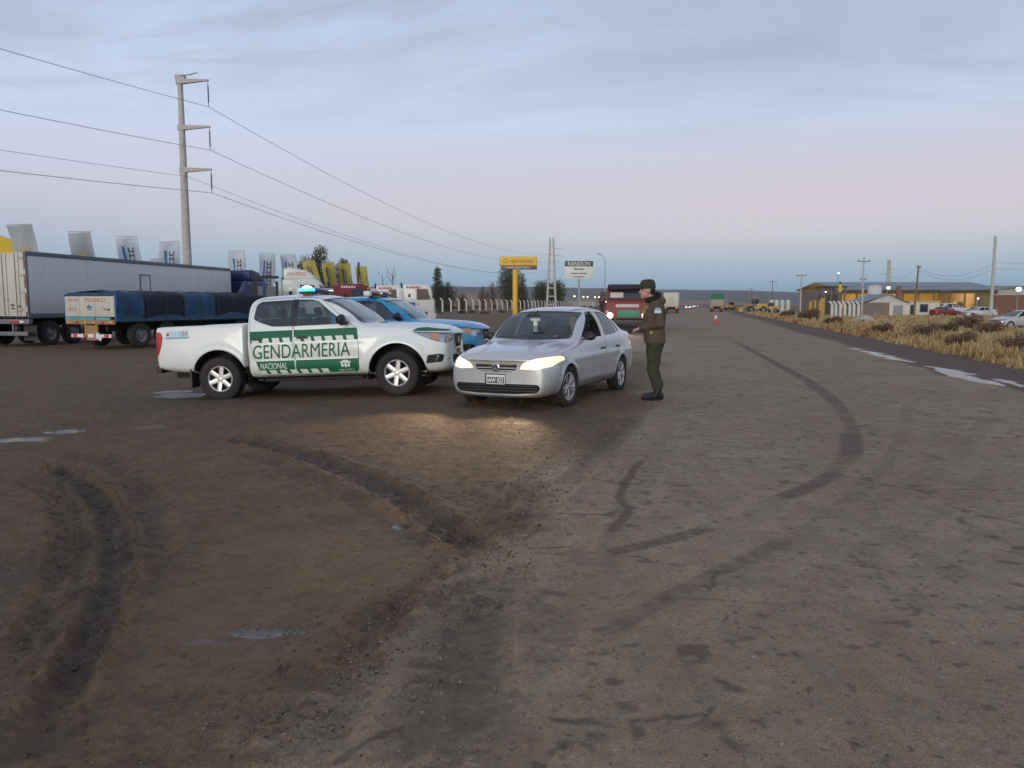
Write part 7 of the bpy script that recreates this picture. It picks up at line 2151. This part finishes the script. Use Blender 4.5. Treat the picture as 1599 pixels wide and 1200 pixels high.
parked(1538, 130, 20, m_p_grey, 'dark grey car parked before the shed, right of the white one', 1.1)
parked(1498, 140, 5, m_p_white, 'white van-like car behind the red parked car', 1.5)
parked(1073, 240, -103, m_p_silver, 'distant oncoming car with lit headlights right of the white lorry', 1.0, True)
parked(1079, 290, -103, m_p_white, 'farther oncoming car with lit headlights on the road', 1.0, True)
parked(1086, 350, -103, m_p_grey, 'farthest oncoming car, a speck on the road', 1.0, True)
# ================================================================== PEOPLE
def organic(mb, voxel, smooth_it=6, noise=0.0, nscale=14, seed=0):
    """fuse overlapping forms into one continuous surface"""
    me = evaluated(mb.mesh(), [('REMESH', dict(mode='VOXEL', voxel_size=voxel, use_smooth_shade=True)), ('SMOOTH', dict(factor=.5, iterations=smooth_it))])
    if noise:
        c = np.array([q.co[:] for q in me.vertices]); nn = np.array([q.normal[:] for q in me.vertices])
        w_ = fbm(c[:, 0] * 3 + c[:, 1] * 2, c[:, 2] * 1.0 + c[:, 1] * .6, nscale, 3, seed) - .5
        c += nn * (w_ * noise)[:, None]; me.vertices.foreach_set('co', c.astype('f').ravel())
    me.update(); shade(me, 180); me.materials.clear()
    return me
def ellipse_stack(b, rows, n=20):
    """rows: (x, y, z, rx, ry)"""
    vs = []; fs = []
    for (x, y, z, rx, ry) in rows:
        for k in range(n):
            a = 2 * math.pi * k / n
            ca, sa = math.cos(a), math.sin(a)
            e = .8
            vs.append((x + rx * math.copysign(abs(ca) ** e, ca), y + ry * math.copysign(abs(sa) ** e, sa), z))
    for i in range(len(rows) - 1):
        for k in range(n): fs.append((i * n + k, i * n + (k + 1) % n, (i + 1) * n + (k + 1) % n, (i + 1) * n + k))
    fs.append(tuple(range(n - 1, -1, -1))); fs.append(tuple(range((len(rows) - 1) * n, len(rows) * n)))
    return b.add(vs, fs)
m_skin = mat('skin', (.50, .29, .21), .55, var=.08, scale=20)
m_jacket = mat('brown_jacket', (.088, .062, .042), .85, var=.18, scale=9, bump=.3, bscale=60)
m_trouser = mat('olive_trousers', (.044, .045, .028), .9, var=.2, scale=9, bump=.3, bscale=60)
m_cap = mat('olive_cap', (.034, .040, .022), .85, var=.15)
m_scarf = mat('black_knit', (.010, .010, .011), .95, var=.3)
m_boot = mat('black_boots', (.012, .012, .013), .4, var=.3)
m_hiviz = mat('reflective_yellow', (.40, .40, .04), .5)
m_hair = mat('dark_hair', (.015, .012, .010), .8)
def hand(b, wrist, d, up, side, curl=.9, s=1.0):
    """palm, four unequal bent fingers and a thumb leaving the side of the palm"""
    d = Vector(d).normalized(); up = Vector(up); up = (up - d * up.dot(d)).normalized(); lat = d.cross(up) * side
    w0 = Vector(wrist)
    b.capsule(w0, w0 + d * .035 * s, .026 * s, .03 * s, 10)
    for k, (o, ln_) in enumerate(((-.030, .062), (-.010, .072), (.011, .068), (.030, .052))):
        p = w0 + d * .075 * s + lat * o * s
        b.capsule(w0 + d * .02 * s + lat * o * .8 * s, p, .0145 * s, .0125 * s, 8)
        a1 = curl * .7; q = p + (d * math.cos(a1) - up * math.sin(a1)) * ln_ * .5 * s
        a2 = curl * 1.7; r = q + (d * math.cos(a2) - up * math.sin(a2)) * ln_ * .42 * s
        b.capsule(p, q, .0105 * s, .0095 * s, 8); b.capsule(q, r, .0095 * s, .008 * s, 8)
    t0 = w0 + d * .02 * s - lat * .03 * s; t1 = t0 + (d * .6 - lat * .6 - up * .3).normalized() * .042 * s; t2 = t1 + (d * .9 - up * .5).normalized() * .032 * s
    b.capsule(t0, t1, .014 * s, .012 * s, 8); b.capsule(t1, t2, .0115 * s, .009 * s, 8)
def head_form(b, c, s=1.0):
    c = Vector(c)
    b.ball(c + Vector((-.012, 0, .012)) * s, (.098 * s, .076 * s, .105 * s), 16, 12)
    b.ball(c + Vector((.028, 0, -.045)) * s, (.066 * s, .060 * s, .075 * s), 14, 10)
    b.ball(c + Vector((.070, 0, -.098)) * s, (.026 * s, .028 * s, .024 * s), 10, 8)      # chin
    b.capsule(c + Vector((.088, 0, .018)) * s, c + Vector((.112, 0, -.024)) * s, .010 * s, .016 * s, 8)   # nose
    b.ball(c + Vector((.082, 0, .034)) * s, (.018 * s, .055 * s, .014 * s), 10, 6)       # brow
    b.ball(c + Vector((.088, 0, -.058)) * s, (.014 * s, .026 * s, .012 * s), 10, 6)      # lips
    for sg in (1, -1): b.ball(c + Vector((-.012, sg * .077, -.006)) * s, (.020 * s, .010 * s, .032 * s), 10, 8)
def face_marks(parent, c, s=1.0):
    c = Vector(c)
    for sg in (1, -1):
        MB().ball(c + Vector((.083, sg * .032, .008)) * s, (.008 * s, .014 * s, .009 * s), 10, 6).build('eye', m_hair, parent, smooth=60)
        MB().capsule(c + Vector((.091, sg * .016, .036)) * s, c + Vector((.080, sg * .050, .034)) * s, .0045 * s, .004 * s, 6).build('eyebrow', m_hair, parent, smooth=60)

OX, OY = 2.336, 12.79
of = empty('person', (OX, OY, gz(OX, OY) + .012), R(178), 'officer in brown jacket, olive trousers and cap standing beside the silver car', 'person')
HC = Vector((.172, 0, 1.742))
b = MB(); head_form(b, HC, 1.08); b.capsule((.14, 0, 1.66), (.06, 0, 1.52), .058, .066, 12)
ellipse_stack(b, [(.06, 0, .95, .10, .14), (.05, 0, 1.2, .11, .15), (.05, 0, 1.45, .11, .17), (.05, 0, 1.54, .07, .10)])
for sg in (1, -1):
    b.capsule((.04, sg * .16, 1.48), (.0, sg * .24, 1.22), .045, .04); b.capsule((.0, sg * .24, 1.22), (.245, sg * .085, 1.145), .04, .028)
    b.capsule((.03, sg * .09, .95), (.07, sg * .10, .52), .085, .055); b.capsule((.065, sg * .10, .52), (.01, sg * .105, .30), .055, .045)
hand(b, (.265, .055, 1.140), (.75, -.5, -.12), (.2, 0, 1), 1, .8, 1.05)
hand(b, (.272, -.045, 1.120), (.8, .35, .05), (.2, 0, 1), -1, .8, 1.05)
body = put('body', organic(b, .0075, 2), m_skin, of)
face_marks(of, HC, 1.08)
# jacket
b = MB()
ellipse_stack(b, [(.035, 0, .905, .165, .215), (.035, 0, .95, .172, .222), (.04, 0, 1.03, .170, .222), (.05, 0, 1.12, .165, .215), (.055, 0, 1.22, .172, .222), (.055, 0, 1.33, .178, .235), (.045, 0, 1.43, .168, .235), (.035, 0, 1.50, .135, .205), (.045, 0, 1.555, .10, .13), (.065, 0, 1.60, .09, .10)])
for sg in (1, -1):
    b.ball((.035, sg * .205, 1.475), (.092, .085, .088), 14, 10)
    b.capsule((.035, sg * .225, 1.46), (-.005, sg * .275, 1.215), .082, .070, 14)
    b.capsule((-.005, sg * .275, 1.215), (.245, sg * .095, 1.150), .070, .050, 14)
    b.capsule((.235, sg * .10, 1.152), (.262, sg * .078, 1.146), .050, .047, 14)
b.ball((-.055, 0, 1.575), (.075, .125, .075), 14, 10)   # folded hood
put('jacket', organic(b, .0115, 2, .034, 5, 3), m_jacket, of)
MB().lathe([(.001, 0), (1, 0), (1.0, .03), (.001, .03)], 28, Matrix.Translation((.035, 0, .915)) @ Matrix.Diagonal((.172, .222, 1, 1))).build('jacket_hem', m_jacket, of, smooth=50)
# trousers and boots
b = MB()
ellipse_stack(b, [(.03, 0, .86, .125, .175), (.03, 0, .97, .135, .18)])
b.capsule((.035, .088, .90), (.075, .100, .52), .128, .094, 16); b.capsule((.075, .100, .52), (.008, .105, .225), .094, .082, 16)
b.capsule((.040, -.088, .90), (.050, -.100, .52), .126, .094, 16); b.capsule((.050, -.100, .52), (-.035, -.110, .225), .094, .082, 16)
for x, y in ((.005, .105), (-.038, -.110)): b.capsule((x, y, .235), (x, y, .205), .086, .082, 14)
put('trousers', organic(b, .0115, 2, .042, 6, 9), m_trouser, of)
for i, (ax_, ay_, yaw) in enumerate(((.0, .108, R(6)), (-.05, -.112, R(-12)))):
    b = MB(); rot = Matrix.Rotation(yaw, 3, 'Z')
    def P_(x, y, z): return Vector((ax_, ay_, 0)) + rot @ Vector((x, y, z))
    b.capsule(P_(0, 0, .25), P_(0, 0, .10), .062, .058, 14); b.ball(P_(-.025, 0, .055), (.062, .048, .055), 12, 8, rot); b.capsule(P_(.02, 0, .055), P_(.16, 0, .042), .05, .043, 14); b.ball(P_(.19, 0, .04), (.065, .048, .04), 12, 8, rot)
    bo_ = put('boot', organic(b, .010, 3), m_boot, of)
    so = MB()
    so.prism([(-.088, -.035), (-.088, .035), (.0, .042), (.12, .052), (.22, .045), (.258, 0), (.22, -.045), (.12, -.052), (.0, -.042)], lambda p, q: tuple(P_(p[0], p[1], q)), .0, .026).build('sole', m_scarf, bo_, fixn=True)
# cap with brim and ear flaps rolled up
b = MB().lathe([(0, .118), (.055, .116), (.092, .095), (.108, .055), (.112, .0), (.113, -.03), (.108, -.032), (.10, 0)], 24, Matrix.Translation(HC + Vector((-.010, 0, .062))) @ Matrix.Rotation(R(4), 4, 'Y') @ Matrix.Diagonal((1.12, .90, 1, 1)))
cp = b.build('cap', m_cap, of, smooth=60)
MB().prism([(.085, -.085), (.15, -.065), (.175, 0), (.15, .065), (.085, .085)], lambda p, q: (HC.x + p[0], p[1], HC.z + .052 + q - .12 * (p[0] - .085)), -.006, .006).build('brim', m_cap, cp, fixn=True)
b = MB().ball(HC + Vector((-.058, 0, -.005)), (.075, .084, .075), 14, 10)
put('hair', organic(b, .009, 2), m_hair, of)
b = MB()
for k in range(20):
    a = k * math.pi / 10; b.ball((.095 + .080 * math.cos(a), .084 * math.sin(a), 1.605 + .028 * math.cos(a) * -.6), (.040, .040, .048), 10, 8)
b.ball((-.0, 0, 1.665), (.062, .088, .062), 12, 8)
put('neck_warmer', organic(b, .011, 2, .012, 8, 5), m_scarf, of)
# arm patch, reflective trim, radio lamp
jb = BVHTree.FromPolygons([q.co.copy() for q in of.children[0].data.vertices], [tuple(p.vertices) for p in of.children[0].data.polygons])
jk = [c for c in KIDS[of] if c.name.startswith('jacket')][0].data
jt = BVHTree.FromPolygons([q.co.copy() for q in jk.vertices], [tuple(p.vertices) for p in jk.polygons])
def on_jacket(o, d, off=.004):
    h = jt.ray_cast(Vector(o), Vector(d)); return (h[0] + h[1] * off) if h[0] else Vector(o)
def patch(x0, x1, z0, z1, name, m_, rnd=False, off=.004, n=8):
    b = MB(); vs = []
    for j in range(n + 1):
        for i in range(n + 1):
            x = x0 + (x1 - x0) * i / n; z = z0 + (z1 - z0) * j / n
            if rnd and j > n / 2:
                k = math.sqrt(max(0, 1 - ((j / n - .5) * 2) ** 2 * .75)); x = (x0 + x1) / 2 + (x - (x0 + x1) / 2) * k
            vs.append(on_jacket((x, 1, z), (0, -1, 0), off))
    return b.add(vs, [(j * (n + 1) + i, j * (n + 1) + i + 1, (j + 1) * (n + 1) + i + 1, (j + 1) * (n + 1) + i) for j in range(n) for i in range(n)]).build(name, m_, of, smooth=180, fixn=True)
patch(-.010, .088, 1.385, 1.465, 'arm_patch', mat('patch_pale', (.62, .68, .70), .6), True)
patch(-.002, .080, 1.425, 1.458, 'patch_band', mat('patch_sky', (.22, .40, .52), .6), True, .007)
MB().tube([on_jacket((1, .10, z), (-1, 0, 0), .006) for z in (1.50, 1.46, 1.42, 1.38)], .007, 6).build('reflective_trim', m_hiviz, of)
MB().tube([on_jacket((1, -.10, z), (-1, 0, 0), .006) for z in (1.50, 1.46, 1.42, 1.38)], .006, 6).build('reflective_trim', m_hiviz, of)
p = on_jacket((.12, 1, 1.075), (0, -1, 0), .012)
MB().box(p, (.035, .03, .045)).build('clip_light', m_hiviz, of, bevel=.006)

# driver seated behind the wheel of the silver car
dr = empty('person', (0, 0, 0), 0, 'driver in dark clothes seated at the wheel of the silver car', 'person')
dr.matrix_world = Matrix.Translation(sedan.location) @ sedan.rotation_euler.to_matrix().to_4x4() @ Matrix.Scale(1.026, 4)
DC = Vector((-1.30, .38, 1.235))
b = MB(); head_form(b, DC, .98); b.capsule(DC + Vector((-.01, 0, -.08)), DC + Vector((-.05, 0, -.20)), .052, .06, 12)
ellipse_stack(b, [(-1.36, .37, .60, .11, .15), (-1.38, .37, .85, .11, .16), (-1.38, .37, 1.02, .09, .13)])
for sg in (1, -1):
    b.capsule((-1.36, .37 + sg * .17, 1.0), (-1.18, .37 + sg * .22, .80), .045, .04); b.capsule((-1.18, .37 + sg * .22, .80), (-.96, .37 + sg * .13, .98), .038, .028)
    b.capsule((-1.32, .37 + sg * .09, .56), (-.92, .37 + sg * .11, .60), .075, .06); b.capsule((-.92, .37 + sg * .11, .60), (-.75, .37 + sg * .11, .32), .055, .045)
    hand(b, (-.955, .37 + sg * .13, .985), (.8, 0, .4), (-.3, 0, 1), sg, 1.1, .95)
put('body', organic(b, .009, 2), m_skin, dr)
face_marks(dr, DC, .98)
b = MB()
ellipse_stack(b, [(-1.36, .37, .56, .15, .19), (-1.37, .37, .80, .15, .21), (-1.38, .37, .96, .13, .22), (-1.38, .37, 1.04, .09, .14)])
for sg in (1, -1): b.capsule((-1.37, .37 + sg * .18, .99), (-1.18, .37 + sg * .22, .80), .07, .058); b.capsule((-1.18, .37 + sg * .22, .80), (-.98, .37 + sg * .135, .965), .055, .042)
put('jacket', organic(b, .014, 3, .015, 6, 2), mat('driver_jacket', (.04, .035, .035), .9, var=.2), dr)
b = MB()
for sg in (1, -1): b.capsule((-1.32, .37 + sg * .09, .56), (-.92, .37 + sg * .11, .60), .09, .072); b.capsule((-.92, .37 + sg * .11, .60), (-.76, .37 + sg * .11, .34), .07, .055)
put('trousers', organic(b, .014, 3), m_seat, dr)
put('hair', organic(MB().ball(DC + Vector((-.03, 0, .045)), (.10, .084, .085), 14, 10), .01, 2), m_hair, dr)

# ================================================================== AIR
hz = MB().span((-5150, -640, -2.0), (5150, 6100, 110)).build('haze', None)
hm = bpy.data.materials.new('haze_air'); hm.use_nodes = True
hm.node_tree.nodes.clear()
ho = hm.node_tree.nodes.new('ShaderNodeOutputMaterial'); hv = hm.node_tree.nodes.new('ShaderNodeVolumePrincipled')
hv.inputs['Density'].default_value = .00007; hv.inputs['Color'].default_value = (.80, .88, 1.0, 1); hv.inputs['Anisotropy'].default_value = .2
hm.node_tree.links.new(hv.outputs[0], ho.inputs['Volume'])
hz.data.materials.append(hm)
tag(hz, 'thin evening haze over the plain', 'haze', kind='stuff')
